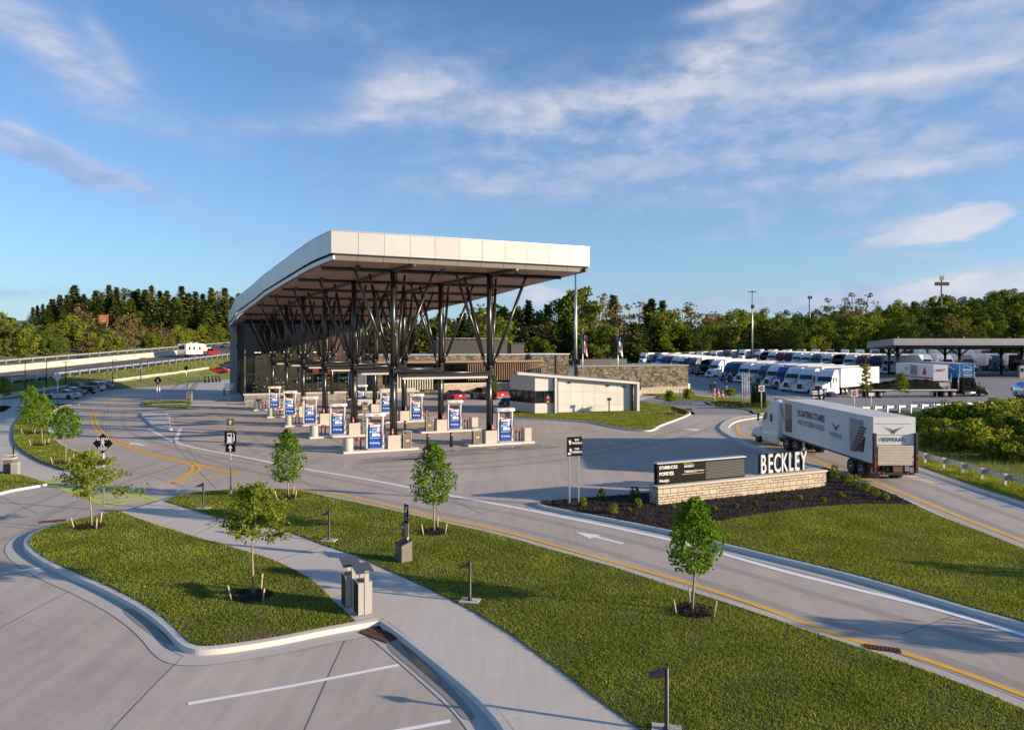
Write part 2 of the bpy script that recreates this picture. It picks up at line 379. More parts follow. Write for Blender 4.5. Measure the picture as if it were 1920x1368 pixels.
def leafmat(name, col, col2, trans=.35, rnd=.25, scale=1.3, isl=.7):
    m = bpy.data.materials.new(name); m.use_nodes = True; nt = m.node_tree; nt.nodes.clear(); L = nt.links.new
    out = nd(nt, 'ShaderNodeOutputMaterial'); tc = nd(nt, 'ShaderNodeTexCoord'); oi = nd(nt, 'ShaderNodeObjectInfo')
    n = nd(nt, 'ShaderNodeTexNoise'); n.inputs['Scale'].default_value = scale; n.inputs['Detail'].default_value = 3; L(tc.outputs['Object'], n.inputs[0])
    wn = nd(nt, 'ShaderNodeTexWhiteNoise', noise_dimensions='3D')
    ge = nd(nt, 'ShaderNodeNewGeometry')
    f = mth(nt, 'ADD', mth(nt, 'MULTIPLY', mth(nt, 'SUBTRACT', n.outputs[0], .35), 1.6), mth(nt, 'MULTIPLY', mth(nt, 'SUBTRACT', ge.outputs['Random Per Island'], .5), isl), True)
    c = mixc(nt, f, col, col2)
    c = mixc(nt, 1.0, c, mixc(nt, oi.outputs['Random'], (1 - rnd, 1 - rnd * .8, 1 - rnd), (1 + rnd * 1.1, 1 + rnd * .7, 1 + rnd * .4)), 'MULTIPLY')
    d = nd(nt, 'ShaderNodeBsdfDiffuse'); t = nd(nt, 'ShaderNodeBsdfTranslucent'); x = nd(nt, 'ShaderNodeMixShader'); x.inputs[0].default_value = trans
    L(c, d.inputs[0]); L(mixc(nt, 1.0, c, (1.15, 1.1, .6), 'MULTIPLY'), t.inputs[0]); L(d.outputs[0], x.inputs[1]); L(t.outputs[0], x.inputs[2]); L(x.outputs[0], out.inputs[0])
    M[name] = m; return m
def brickmat(name, c1, c2, mortar, bw, bh, msize=.012, scale=1.0, rough=.85, bump=.6, axis='xz', contrast=1.0, noise_amt=.5):
    m = bpy.data.materials.new(name); m.use_nodes = True; nt = m.node_tree; p = nt.nodes['Principled BSDF']; L = nt.links.new
    p.inputs['Roughness'].default_value = rough; p.inputs['Specular IOR Level'].default_value = .25
    tc = nd(nt, 'ShaderNodeTexCoord'); sp = nd(nt, 'ShaderNodeSeparateXYZ'); L(tc.outputs['Object'], sp.inputs[0])
    cb = nd(nt, 'ShaderNodeCombineXYZ'); L(mth(nt, 'ADD', sp.outputs[0], sp.outputs[1]), cb.inputs[0]); L(sp.outputs[2], cb.inputs[1])
    def bk(w, h, ms, a1, a2, mo, of=.5, sq=1.6):
        b = nd(nt, 'ShaderNodeTexBrick'); L(cb.outputs[0], b.inputs[0]); b.offset = of; b.squash = sq; b.squash_frequency = 3
        for k, v in (('Color1', (*a1, 1)), ('Color2', (*a2, 1)), ('Mortar', (*mo, 1)), ('Scale', scale), ('Mortar Size', ms), ('Brick Width', w), ('Row Height', h), ('Mortar Smooth', .25)): b.inputs[k].default_value = v
        return b
    b1 = bk(bw, bh, msize, c1, c2, mortar); b2 = bk(bw * 1.25, bh * 2, msize, c2, c1, mortar, .37, 1.3); ms = bk(bw * 2.6, bh * 2, 0.0, (0, 0, 0), (1, 1, 1), (0, 0, 0), .3, 1.0)
    sel = mth(nt, 'GREATER_THAN', ms.outputs[0], .55)
    bcol = mixc(nt, sel, b1.outputs[0], b2.outputs[0]); bfac = mth(nt, 'ADD', mth(nt, 'MULTIPLY', b2.outputs[1], sel), mth(nt, 'MULTIPLY', b1.outputs[1], mth(nt, 'SUBTRACT', 1.0, sel)))
    n = nd(nt, 'ShaderNodeTexNoise'); n.inputs['Scale'].default_value = 3.5; n.inputs['Detail'].default_value = 8; n.inputs['Roughness'].default_value = .75; L(tc.outputs['Object'], n.inputs[0])
    k = mixc(nt, n.outputs[0], (1 - noise_amt,) * 3, (1 + noise_amt,) * 3)
    L(mixc(nt, 1.0, bcol, k, 'MULTIPLY'), p.inputs['Base Color'])
    bp = nd(nt, 'ShaderNodeBump'); bp.inputs['Strength'].default_value = bump; bp.inputs['Distance'].default_value = .03
    L(mth(nt, 'ADD', mth(nt, 'MULTIPLY', bfac, -1.0), mth(nt, 'MULTIPLY', n.outputs[0], .6)), bp.inputs['Height']); L(bp.outputs[0], p.inputs['Normal'])
    M[name] = m; return m
def glassmat(name, tint, refl=.22, thru=.55):
    m = bpy.data.materials.new(name); m.use_nodes = True; nt = m.node_tree; nt.nodes.clear(); L = nt.links.new
    out = nd(nt, 'ShaderNodeOutputMaterial'); g = nd(nt, 'ShaderNodeBsdfGlossy'); g.inputs['Roughness'].default_value = .02
    t = nd(nt, 'ShaderNodeBsdfTransparent'); t.inputs[0].default_value = (thru * tint[0], thru * tint[1], thru * tint[2], 1)
    fr = nd(nt, 'ShaderNodeLayerWeight'); fr.inputs[0].default_value = .25
    x = nd(nt, 'ShaderNodeMixShader'); L(mth(nt, 'ADD', mth(nt, 'MULTIPLY', fr.outputs[0], .35), refl, True), x.inputs[0]); L(t.outputs[0], x.inputs[1]); L(g.outputs[0], x.inputs[2]); L(x.outputs[0], out.inputs[0])
    M[name] = m; return m
concrete('pavement', (.46, .40, .355), slab=True); concrete('walk', (.56, .51, .46), R(-32), .08); concrete('kerb', (.60, .57, .53), R(20), .10); concrete('gutter', (.50, .47, .44), R(20), .12)
concrete('lotpave', (.27, .265, .265), R(10), .15); concrete('asphalt', (.105, .105, .11), R(5), .15); concrete('cast', (.50, .46, .40), R(0), .08)
concrete('barrierc', (.62, .53, .40), R(0), .08)
mat('joint', (.15, .14, .13), .95); mat('jointlight', (.62, .59, .54), .9)
mat('white_line', (.88, .88, .88), .7, var=.08, vscale=3); mat('yellow_line', (.85, .45, .02), .7, var=.10, vscale=3); mat('lime_line', (.55, .62, .05), .7, var=.15, vscale=4)
mat('turf', (.070, .078, .016), .95, var=.5, vscale=2.2); mat('soil', (.10, .065, .03), .95, var=.4, vscale=6)
mat('meadow', (.12, .145, .035), .95, var=.5, vscale=.8, bump=.6, bscale=6)
mat('mulch', (.014, .008, .0055), .95, var=.6, vscale=14, bump=.9, bscale=22); mat('mulch_chip', (.024, .013, .008), .9, var=.7, vscale=25)
leafmat('blade', (.145, .20, .020), (.47, .515, .105), .45, .05, .55, 1.1)
leafmat('blade_wild', (.17, .24, .03), (.48, .44, .13), .3, .05, .25)
leafmat('leaf_maple', (.085, .185, .014), (.23, .36, .035), .40, .12, 2.5); leafmat('leaf_oak', (.14, .20, .022), (.34, .37, .055), .40, .1, 3)
leafmat('leaf_dark', (.062, .105, .022), (.15, .20, .040), .30, .25); leafmat('leaf_mid', (.105, .155, .025), (.235, .27, .045), .34, .30)
leafmat('leaf_lime', (.155, .205, .025), (.32, .345, .055), .36, .25); leafmat('leaf_brown', (.14, .115, .045), (.27, .21, .09), .30, .25)
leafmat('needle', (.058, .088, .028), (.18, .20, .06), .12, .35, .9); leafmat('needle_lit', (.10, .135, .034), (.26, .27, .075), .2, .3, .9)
mat('bark', (.11, .085, .065), .95, var=.35, vscale=8, bump=.5, bscale=30); mat('pale_bark', (.27, .225, .175), .9, var=.25, vscale=12); mat('stake', (.52, .40, .26), .85, var=.2); mat('wire', (.12, .12, .12), .6)
mat('fascia', (.50, .49, .47), .38, 0.2, var=.05, vscale=.8, isl=.06); mat('fascia_dark', (.13, .115, .105), .5, .2); mat('gap', (.02, .02, .022), .7); mat('soffit', (.38, .235, .18), .45, .15, var=.15, vscale=1)
mat('steel_black', (.020, .019, .019), .30, .2, spec=.9); mat('steel_dark', (.045, .043, .042), .45, .4); mat('alu', (.55, .56, .58), .35, .85); mat('galv', (.48, .50, .53), .5, .6, var=.15, vscale=5); mat('chrome', (.75, .76, .78), .15, 1.0)
mat('white_paint', (.62, .62, .62), .35, coat=.3); mat('offwhite', (.50, .48, .44), .5, var=.04); mat('cream_panel', (.63, .62, .59), .5, var=.05, vscale=2, isl=.07); mat('grey_panel', (.30, .29, .28), .5, var=.08); mat('taupe', (.15, .128, .108), .55, var=.15)
mat('black', (.012, .012, .013), .5); mat('sign_black', (.008, .008, .009), .75, spec=.15); mat('sign_brown', (.13, .085, .045), .5); mat('sign_white', (.80, .80, .80), .5); mat('sign_red', (.33, .022, .022), .45)
mat('rubber', (.018, .018, .018), .85); mat('tail_red', (.45, .02, .02), .3); mat('orange', (.80, .13, .02), .5); mat('gold', (.75, .50, .06), .4); mat('glass_dark', (.012, .016, .020), .06, spec=.8); mat('lamp_lens', (.75, .75, .72), .15)
mat('blue_pump', (.012, .065, .36), .3); mat('cyan_pump', (.028, .17, .52), .3); mat('red_pump', (.62, .04, .05), .35); mat('screen', (.30, .42, .55), .2)
mat('wood_slat', (.20, .105, .055), .6, var=.25, vscale=4); mat('brown_roof', (.30, .20, .14), .6); mat('green_roof', (.03, .16, .12), .5); mat('rust', (.11, .042, .028), .9, var=.4, vscale=30)
brickmat('dark_stone', (.055, .046, .034), (.25, .215, .16), (.03, .026, .02), .42, .19, .02, noise_amt=.85); brickmat('cream_stone', (.58, .49, .37), (.44, .37, .28), (.085, .07, .055), .36, .13, .018, noise_amt=.28)
brickmat('grey_stone', (.20, .19, .18), (.33, .31, .29), (.08, .08, .08), .40, .16, .018, noise_amt=.5)
glassmat('shop_glass', (.75, .85, .85), .03, .80)
# ================================================================== SETTING
rnd = random.Random(7); nrg = np.random.default_rng(11)
SITE = [(-60, 2), (-66, 60), (-78, 100), (-76, 118), (-70, 150), (-66, 168), (-40, 200), (10, 230), (30, 295), (170, 295), (190, 130), (150, 92), (70, 90.5), (43, 82.8), (30, 78), (27.8, 60), (27.6, 50), (27.3, 45), (27.0, 36), (26, 22), (25, 2)]
def build_terrain():
    xs = np.unique(np.concatenate([np.linspace(-1500, -240, 10), np.arange(-240, -40, 6.5), np.arange(-40, 130, 4), np.arange(130, 560, 14), np.linspace(560, 2500, 14)]))
    ys = np.unique(np.concatenate([np.arange(-80, 0, 20), np.arange(0, 140, 4), np.arange(140, 700, 12), np.linspace(700, 4000, 16)]))
    mb = MB(); vs = []
    inner = SITE
    for y in ys:
        for x in xs:
            z = terrain(x, y)
            d = .0
            if inpoly(x, y, inner): d = .35
            vs.append((x, y, z - .05 - d))
    nx = len(xs)
    mb.add(vs, [(j * nx + i, j * nx + i + 1, (j + 1) * nx + i + 1, (j + 1) * nx + i) for j in range(len(ys) - 1) for i in range(nx - 1)], 0, True)
    struct(mb, 'ground', M['meadow'])
build_terrain()
# ---- one sheet of concrete for the plaza, a darker one for the truck lot
def build_pave():
    mb = MB(); lot = MB(); idx = {}
    # outline of the plaza as one flat polygon, fine where z is 0
    flat = [(-60, 2), (-66, 60), (-78, 100), (-76, 118), (-70, 150), (-66, 168), (-40, 200), (18, 222), (18, 84), (30, 78), (27.8, 60), (27.6, 50), (27.3, 45), (27.0, 36), (26, 22), (25, 2)]
    mb.flat(flat, 0.0); struct(mb, 'pavement', M['pavement'])
    poly = [(18, 84), (30, 78), (43, 82.8), (70, 90.5), (150, 92), (190, 130), (170, 295), (30, 295), (18, 240)]
    st = 4
    for j in range(72, 296, st):
        for i in range(16, 192, st):
            c = [(i, j), (i + st, j), (i + st, j + st), (i, j + st)]
            if not any(inpoly(x, y, poly) for x, y in c): continue
            if not inpoly(i + 2, j + 2, poly):
                continue
            ids = []
            for p in c:
                if p not in idx: idx[p] = len(lot.v); lot.v.append((p[0], p[1], site_z(*p) + .004))
                ids.append(idx[p])
            lot.f.append(tuple(ids)); lot.m.append(0); lot.s.append(True)
    struct(lot, 'parking_lot', M['lotpave'])
build_pave()
KERB, GUT, WALK, JN, MK_W, MK_Y, MK_L = MB(), MB(), MB(), MB(), MB(), MB(), MB()
def kerb(pts, h=.15, w=.16, inside=1, closed=False, gut=.5, gz=.004):
    """pts: outer top edge on the ground plane; inside=+1 when the raised side is on the left of travel"""
    if closed: pts = pts + [pts[0]]
    o0 = off(pts, -.035 * inside); i1 = off_clean(pts, w * inside); i2 = off_clean(pts, (w + .03) * inside)
    a = (lambda p, q, z0, z1: KERB.ribbon(p, q, z0, z1)) if inside > 0 else (lambda p, q, z0, z1: KERB.ribbon(q, p, z1, z0))
    a(pts, o0, h - .012, 0.0); a(i1, pts, h, h - .012); a(i2, i1, 0.02, h)
    if gut:
        g = off_clean(pts, -gut * inside); b = off(pts, .02 * inside)
        (GUT.ribbon(b, g, gz) if inside > 0 else GUT.ribbon(g, b, gz))
        e = off_clean(pts, -(gut + .009) * inside); e2 = off_clean(pts, -(gut - .009) * inside)
        (JN.ribbon(e2, e, gz + .003) if inside > 0 else JN.ribbon(e, e2, gz + .003))
def line(mb, pts, w, z):
    mb.ribbon(off(pts, w / 2), off(pts, -w / 2), z)
def joint(pts, w=.022, z=.005, light=False):
    JN.ribbon(off(pts, w / 2), off(pts, -w / 2), z, mi=1 if light else 0)
GRASS_ZONES = []   # (polygon, z, kind)
def turf(name, poly, z, kind='lawn'):
    mb = MB(); mb.flat(poly, z); struct(mb, name, M['turf']); GRASS_ZONES.append((poly, z, kind))
Z = .15
# ---- platform A: walk and lawns in the foreground
A_left = cr(PX([(236, 957), (190, 963), (140, 973), (90, 986), (60, 998), (46, 1011), (48, 1026), (72, 1046), (120, 1071), (180, 1096), (240, 1126), (280, 1151), (310, 1176), (333, 1200), (352, 1212), (380, 1216), (430, 1212), (520, 1198), (600, 1182), (670, 1169), (712, 1162)], Z), 5)
A_low = cr(PX([(712, 1162), (740, 1181), (790, 1220), (840, 1260), (890, 1302), (925, 1340), (948, 1372), (985, 1440), (1040, 1560), (1110, 1760)], Z), 5)
A_right = cr(PX([(303, 936), (358, 923.5), (424, 917), (477, 915), (539, 916), (583, 921), (615, 929), (671, 940), (754, 958), (838, 978), (893, 990), (960, 1006), (1060, 1034), (1160, 1062), (1256, 1093), (1352, 1122), (1434, 1149), (1536, 1184), (1639, 1217), (1700, 1238), (1824, 1283), (1920, 1322), (2100, 1398), (2300, 1490), (2500, 1590)], Z), 5)
kerb(A_left, Z, .17, 1, gut=.62); kerb(A_low, Z, .17, 1, gut=.62); kerb(A_right, Z - .03, .15, -1, gut=.55)
plat = off(A_left, .1)[1:-1] + off(A_low, .1)[1:] + [(12, 7)] + list(reversed(off(A_right, -.1)))
WALK.flat(plat, Z - .008)
wl = cr(PX([(218, 957), (292, 983), (365, 1006), (437, 1026), (510, 1049), (565, 1075), (598, 1098), (627, 1127), (667, 1164)], Z), 4)
kin = [p for p in off(A_left, .19) if p[1] > G(0, 1172, Z)[1]]
kin = off(A_left, .19)[4:-4]
turf('lawn', kin + list(reversed(wl)), Z + .012)
wr = cr(PX([(309, 939), (370, 958), (411, 970), (470, 980), (528, 994), (560, 1003), (616, 1024), (671, 1043), (727, 1068), (782, 1093), (838, 1120), (866, 1134), (893, 1149), (960, 1190), (1000, 1220), (1060, 1263), (1120, 1310), (1180, 1352), (1202, 1370), (1260, 1430), (1400, 1600), (1500, 1760)], Z), 4)
turf('lawn', wr + [(12, 8.5)] + list(reversed(off(A_right, -.17)[2:])), Z + .012)
for a, b, l in (((712, 1160), (868, 1133), 1), ((800, 1209), (966, 1185), 1), ((930, 1345), (1150, 1322), 1), ((640, 1098), (742, 1076), 1), ((520, 1050), (608, 1021), 0), ((436, 1026), (520, 992), 1), ((360, 1004), (425, 973), 0), ((860, 1272), (1056, 1246), 1)):
    joint(PX([a, b], Z - .008), .03, Z - .004, bool(l))
joint(cr(PX([(716, 1158), (748, 1180), (800, 1218), (850, 1256), (902, 1299), (940, 1338), (966, 1372), (1020, 1450)], Z), 4), .025, Z - .004)
# bin pad and the light pads
PAD = MB(); PAD.flat(PX([(622, 1124), (690, 1100), (720, 1150), (668, 1165)], Z), Z + .02)
# ---- platform B: verge beside the left walk
B_road = cr(PX([(150, 757), (120, 759), (106, 766), (94, 776), (88, 788), (89, 802), (95, 815), (113, 832), (132, 842), (155, 853), (178, 868), (170, 884), (121, 879)], .12), 5)
B_walk = cr(PX([(121, 879), (88, 868), (66, 858), (44, 845), (29, 831), (26, 817), (26, 802), (31, 790), (41, 773), (60, 762), (90, 756), (150, 757)], .12), 5)
kerb(B_road, .12, .15, -1, gut=.5)
turf('grass_verge', B_road[:-1] + B_walk[:-1], .125)
WALK.flat(PX([(-60, 752), (150, 756), (120, 762), (94, 776), (86, 800), (95, 816), (140, 846), (178, 868), (176, 884), (150, 893), (76, 901), (60, 899), (-60, 842)], 0), .010)
low = cr(PX([(88, 906), (60, 911), (25, 917), (0, 923), (-60, 938)], .12), 4)
kerb(low, .12, .15, -1, gut=.5); turf('grass_verge', PX([(-60, 868), (0, 884), (40, 890), (66, 898), (88, 905.5)], .12) + off(low, -.17)[1:], .13)
for y0, y1 in ((775, 786), (800, 806), (823, 829), (845, 851)): joint(PX([(-20, y0), (60 if y0 < 830 else 70, y1 + 4)], 0), .03, .013)
MUL = MB()
def mulch_patch(poly, z, bulge=.05, n=5):
    cx = sum(p[0] for p in poly) / len(poly); cy = sum(p[1] for p in poly) / len(poly)
    rings = [[(cx + (x - cx) * k, cy + (y - cy) * k, z + bulge * (1 - k * k)) for x, y in poly] for k in [1 - i / n for i in range(n)]]
    vs = [p for r in rings for p in r] + [(cx, cy, z + bulge)]; N = len(poly); fs = []
    a = sum(poly[i][0] * poly[(i + 1) % N][1] - poly[(i + 1) % N][0] * poly[i][1] for i in range(N))
    for r in range(n - 1):
        for i in range(N): fs.append((r * N + i, r * N + (i + 1) % N, (r + 1) * N + (i + 1) % N, (r + 1) * N + i))
    for i in range(N): fs.append(((n - 1) * N + i, (n - 1) * N + (i + 1) % N, n * N))
    MUL.add(vs, fs if a > 0 else [tuple(reversed(f)) for f in fs], 0, True); MULCH_ZONES.append((poly, z + bulge * .5))
MULCH_ZONES = []
mulch_patch(PX([(-20, 763), (22, 763), (6, 772), (-20, 773)], 0), .02)
# ---- platform C: monument island
C_low = cr(PX([(1007, 941), (1017, 947), (1065, 957), (1150, 973.2), (1263, 996), (1352, 1018), (1434, 1038), (1571, 1071), (1690, 1103), (1806, 1137), (1920, 1169), (2100, 1228), (2400, 1330), (3400, 1670)], Z), 5)
C_up = cr(PX([(1007, 941), (1014, 938.5), (1050, 935), (1130, 929), (1214, 922), (1330, 908), (1440, 892), (1520, 879), (1549, 876.5), (1577, 888), (1605, 899), (1666, 920), (1700, 935), (1744, 955), (1802, 980), (1846, 998), (1920, 1028), (2100, 1100), (2400, 1228), (3400, 1580)], Z), 5)
kerb(C_low, Z, .16, 1, gut=.6); kerb(C_up, Z, .16, -1, gut=.35)
bed = cr(PX([(1268, 995), (1300, 984), (1370, 974), (1450, 960), (1530, 951), (1610, 946), (1660, 945), (1712, 947)], Z), 4)
ci = off(C_low, .18); cu = off(C_up, -.18)
clx = [p for p in ci if p[0] > bed[0][0] - .01]; cux = [p for p in cu if p[0] > bed[-1][0] + .2 and p[1] < 37]
cux = [p for p in cux if p[1] < G(0, 946, Z)[1]]
turf('lawn', clx + list(reversed(cux)) + list(reversed(bed)), Z + .012)
mb_poly = [p for p in ci[2:] if p[0] <= bed[0][0]] + bed + list(reversed([p for p in cu[2:] if p[1] >= G(0, 946, Z)[1]]))
MUL.flat(mb_poly, Z + .02); MULCH_ZONES.append((mb_poly, Z + .03))
# ---- median nose between plaza and ramp
N_out = cr(PX([(1450, 773), (1433, 775.5), (1392, 780), (1363, 787), (1349, 799), (1352, 806), (1363, 814), (1390, 827), (1434, 843.5), (1481, 859), (1549, 876)], .1), 5)
N_in = cr(PX([(1450, 778), (1420, 782), (1385, 788), (1369, 796), (1367, 803), (1376, 815), (1400, 828), (1440, 842), (1500, 861), (1549, 876)], .1), 5)
kerb(N_out, .12, .15, 1, gut=.6); WALK.flat(off(N_out, .12) + list(reversed(N_in)), .11); kerb(N_in, .10, .12, -1, gut=0)
# ---- kiosk island
D = cr(PX([(957, 779), (993, 783), (1053, 786.5), (1107, 791), (1160, 801), (1200, 806), (1224, 805), (1238, 797), (1265, 787), (1288, 778), (1295, 773), (1288, 768), (1262, 761), (1225, 756), (1199, 753), (1100, 751), (1000, 757), (965, 768)], .13), 5, True)
kerb(D, .13, .16, 1, True, gut=.45)
turf('lawn', off(D, .19, True), .145)
mulch_patch(PX([(1258, 762), (1283, 769), (1290, 773), (1284, 777), (1268, 773)], .15), .165, .05)
# ---- island by the truck lot entrance with the arborvitae
E = cr(PX([(1232, 743), (1262, 749), (1320, 751.5), (1334, 757), (1360, 760.5), (1388, 764), (1409, 768), (1414, 772), (1426, 774), (1450, 772), (1462, 763), (1450, 752), (1400, 747), (1330, 744), (1280, 739)], .13), 5, True)
kerb(E, .13, .16, 1, True, gut=.4); turf('lawn', off(E, .19, True), .145)
eb = PX([(1330, 755), (1365, 758), (1395, 762), (1436, 764), (1436, 757), (1400, 754), (1350, 752)], .15); mulch_patch(eb, .165, .05)
H_ = PX([(1192, 737), (1240, 742), (1303, 740), (1300, 734), (1200, 730)], .1); turf('grass_verge', H_, .10)
MED = MB(); MED.flat(PX([(1100, 748), (1285, 739), (1340, 742), (1340, 746), (1232, 743), (1196, 752)], 0), .006)
# ---- small islands left of the pumps
F_ = cr(PX([(267, 774), (273, 784), (281, 791), (289, 798), (307, 803), (322, 802.5), (318, 788), (312, 773.5)], Z), 4, True)
kerb(F_, Z, .22, 1, True, gut=.5); WALK.flat(off(F_, .2, True), Z - .004)
Gi = cr(PX([(270, 757), (275, 752.6), (300, 752), (352, 752), (352, 763), (330, 764.5), (300, 762), (276, 761)], Z), 3, True)
kerb(Gi, .12, .16, 1, True, gut=0); turf('grass_verge', off(Gi, .18, True), .125)
WALK.flat(PX([(285, 756), (349, 755.5), (349, 758.5), (283, 759)], .14), .15)
TER = MB(); TER.flat(PX([(352, 710), (446, 708), (456, 749.5), (352, 750)], 0), .05)
WALK.flat(PX([(352, 750), (456, 749.5), (475, 763), (352, 763)], .06), .06)
# ---- markings
def PL(l, n=5): return cr(PX(l, 0), n)
line(MK_W, PL([(279, 804), (329, 829), (380, 842), (470, 859), (560, 877), (680, 897), (790, 918), (846, 929), (960, 950), (1060, 970), (1140, 986), (1160, 990.5), (1266, 1014), (1352, 1037), (1468, 1070), (1587, 1100), (1719, 1132), (1820, 1160), (1920, 1190), (2100, 1250), (2300, 1330)]), .27, .009)
line(MK_W, PX([(338, 802.5), (328, 829)]), .34, .009)
for i in range(6):
    t = i / 6; line(MK_W, PX([(290 + 38 * t, 809.5 + 19 * t), (334 - 7 * t, 809.5 + 19 * t)]), .10, .009)
line(MK_Y, PL([(544, 915.3), (583, 919), (640, 927.5), (700, 941), (754, 954), (838, 974), (893, 985), (960, 1000), (1060, 1028), (1160, 1056), (1297, 1095), (1434, 1140), (1571, 1190), (1700, 1226), (1784, 1253), (1920, 1303), (2100, 1375), (2300, 1465)]), .20, .009)
ya = [(181, 769), (175, 777), (175, 787), (182, 803), (197, 816), (224, 829.5), (265, 845), (308, 857), (352, 867.5), (396, 877.5), (449, 887)]
yl = PL(ya, 6); line(MK_Y, off(yl, .2), .22, .009); line(MK_Y, off(yl, -.2), .22, .009)
yb = PL([(357, 868), (367, 874), (364, 883), (346, 894), (316, 906)], 6); line(MK_Y, off(yb, .2), .22, .010); line(MK_Y, off(yb, -.2), .22, .010)
line(MK_Y, PL([(314, 906.5), (350, 902), (400, 894), (449, 887.5)]), .22, .010)
yc = PL([(199, 756), (215, 748), (240, 738), (262, 731)]); line(MK_Y, off(yc, .3), .3, .009); line(MK_Y, off(yc, -.3), .3, .009)
line(MK_Y, PL([(1450, 782), (1420, 786), (1393, 792), (1381, 800), (1390, 815), (1424, 830), (1471, 846), (1513, 858), (1577, 885), (1640, 905), (1700, 928), (1744, 946), (1802, 970), (1846, 987), (1920, 1015), (2100, 1088)]), .24, .009)
line(MK_W, PL([(1640, 866), (1709, 885), (1758, 901), (1831, 926), (1920, 956), (2100, 1018)]), .24, .009)
for a, b in (((1230, 828), (1470, 842)), ((990, 813), (1240, 827))): line(MK_W, PX([a, b]), .07, .009)
line(MK_W, PX([(-60, 1086), (0, 1075), (100, 1061)]), .13, .009); line(MK_W, PX([(352, 1319), (550, 1285), (748, 1246)]), .13, .009); line(MK_W, PX([(700, 1378), (845, 1351)]), .13, .009)
def arrow(p, q, w=.18, hw=.62, hl=1.1, z=.010, mb=None):
    mb = mb or MK_W; d = Vector((q[0] - p[0], q[1] - p[1])); l = d.length; d /= l; n = Vector((-d.y, d.x)); p = Vector(p); q = Vector(q); e = q - d * hl
    mb.flat([p + n * w / 2, p - n * w / 2, e - n * w / 2, e + n * w / 2], z); mb.flat([e - n * hw / 2, q, e + n * hw / 2], z)
arrow(G(1168, 1019), G(1078, 997), .20, .75, 1.1); arrow(G(1310, 806), G(1276, 803), .5, 1.6, 2.0); arrow(G(1305, 775), G(1290, 801), .2, .2, .2) if False else None
arrow(G(272, 835), G(244, 830), .4, 1.0, 1.0)
# crosswalk
ca, cb_, cc_, cdd = [G(*p) for p in ((76, 900), (207, 950), (297, 938), (152, 893))]
def lerp(a, b, t): return (a[0] + (b[0] - a[0]) * t, a[1] + (b[1] - a[1]) * t)
line(MK_L, [ca, cb_], .30, .009); line(MK_L, [cdd, cc_], .30, .009)
for i in range(12): t = (i + .5) / 12; line(MK_L, [lerp(ca, cb_, t), lerp(cdd, cc_, t)], .36, .008)
line(MK_L, PX([(128, 756.5), (270, 758.5)]), .3, .009); line(MK_L, PX([(140, 760), (262, 762)]), .25, .009)
# joints in the slabs
for l in ([(392, 782), (422, 808), (445, 826), (509, 864), (585, 912)], [(323, 828), (358, 867), (406, 916)], [(160, 1093), (80, 1134), (0, 1177), (-60, 1212)], [(343, 1230), (280, 1293), (211, 1366), (120, 1470)], [(647, 1199), (612, 1275), (572, 1366), (520, 1480)],
          [(100, 1063), (190, 1108), (255, 1143), (295, 1185), (315, 1215), (343, 1230)], [(225, 879), (290, 894), (345, 913)], [(660, 875), (790, 916)], [(846, 936), (902, 962)], [(856, 974), (960, 948)], [(1690, 1188), (1785, 1155)], [(680, 852), (560, 790)], [(960, 948), (1130, 918)],
          [(0, 930), (70, 962)], [(0, 985), (40, 990)], [(1010, 826), (1400, 868)], [(985, 792), (1180, 815)], [(1290, 800), (1500, 852)], [(880, 836), (1060, 868)], [(210, 768), (205, 810)]):
    joint(PL(l, 4), .03 if l[0][1] < 1000 else .022, .005)
joint(PX([(730, 918), (1000, 880), (1220, 868)]), .025, .005, True); joint(PX([(990, 900), (1220, 885)]), .02, .005, True)
for k in range(-3, 9):      # slab grid under the canopy, following the pump rows
    p = (-26 + k * 5.2, 66 + k * 2.1); joint([(p[0] + 10, p[1] - 17), (p[0] - 17, p[1] + 30)], .03, .004)
for i in range(9):
    p = (-10.4 - 2.45 * i * 1.0, 48 + 4.4 * i); joint([(p[0] - 16, p[1] - 6.5), (p[0] + 22, p[1] + 9)], .03, .0045)
# lanes of the truck lot
for a, b in (((1292, 697), (1530, 752)), ((1292, 707), (1500, 752)), ((1440, 718), (1545, 745))):
    A_, B_ = G(*a), G(*b); n = 12; pts = [lerp(A_, B_, i / n) for i in range(n + 1)]
    MK_W.ribbon(off(pts, .1), off(pts, -.1), lambda x, y: site_z(x, y) + .02)
# faint rubber tracks along the lanes
concrete('tyre_worn', (.375, .325, .288))
TYR = MB()
for ti, (path, w) in enumerate((([(300, 822), (430, 862), (560, 893), (700, 922), (846, 953), (1000, 984), (1160, 1024), (1352, 1080), (1500, 1126), (1700, 1186), (1920, 1256), (2200, 1350)], .42), ([(215, 770), (212, 800), (250, 826), (330, 849), (440, 872), (560, 888)], .4), ([(1420, 800), (1470, 828), (1560, 858), (1680, 898), (1800, 945), (1920, 990), (2100, 1055)], .45), ([(-60, 1010), (0, 1000), (60, 962), (200, 905), (320, 868)], .4), ([(700, 880), (900, 872), (1080, 852), (1240, 822), (1330, 795)], .5))):
    c = PL(path, 6)
    for o in (-.95, .95): q = off(c, o); TYR.ribbon(off(q, w / 2), off(q, -w / 2), .0012 + .0005 * ti)
struct(TYR, 'tyre_worn_pavement', M['tyre_worn'])
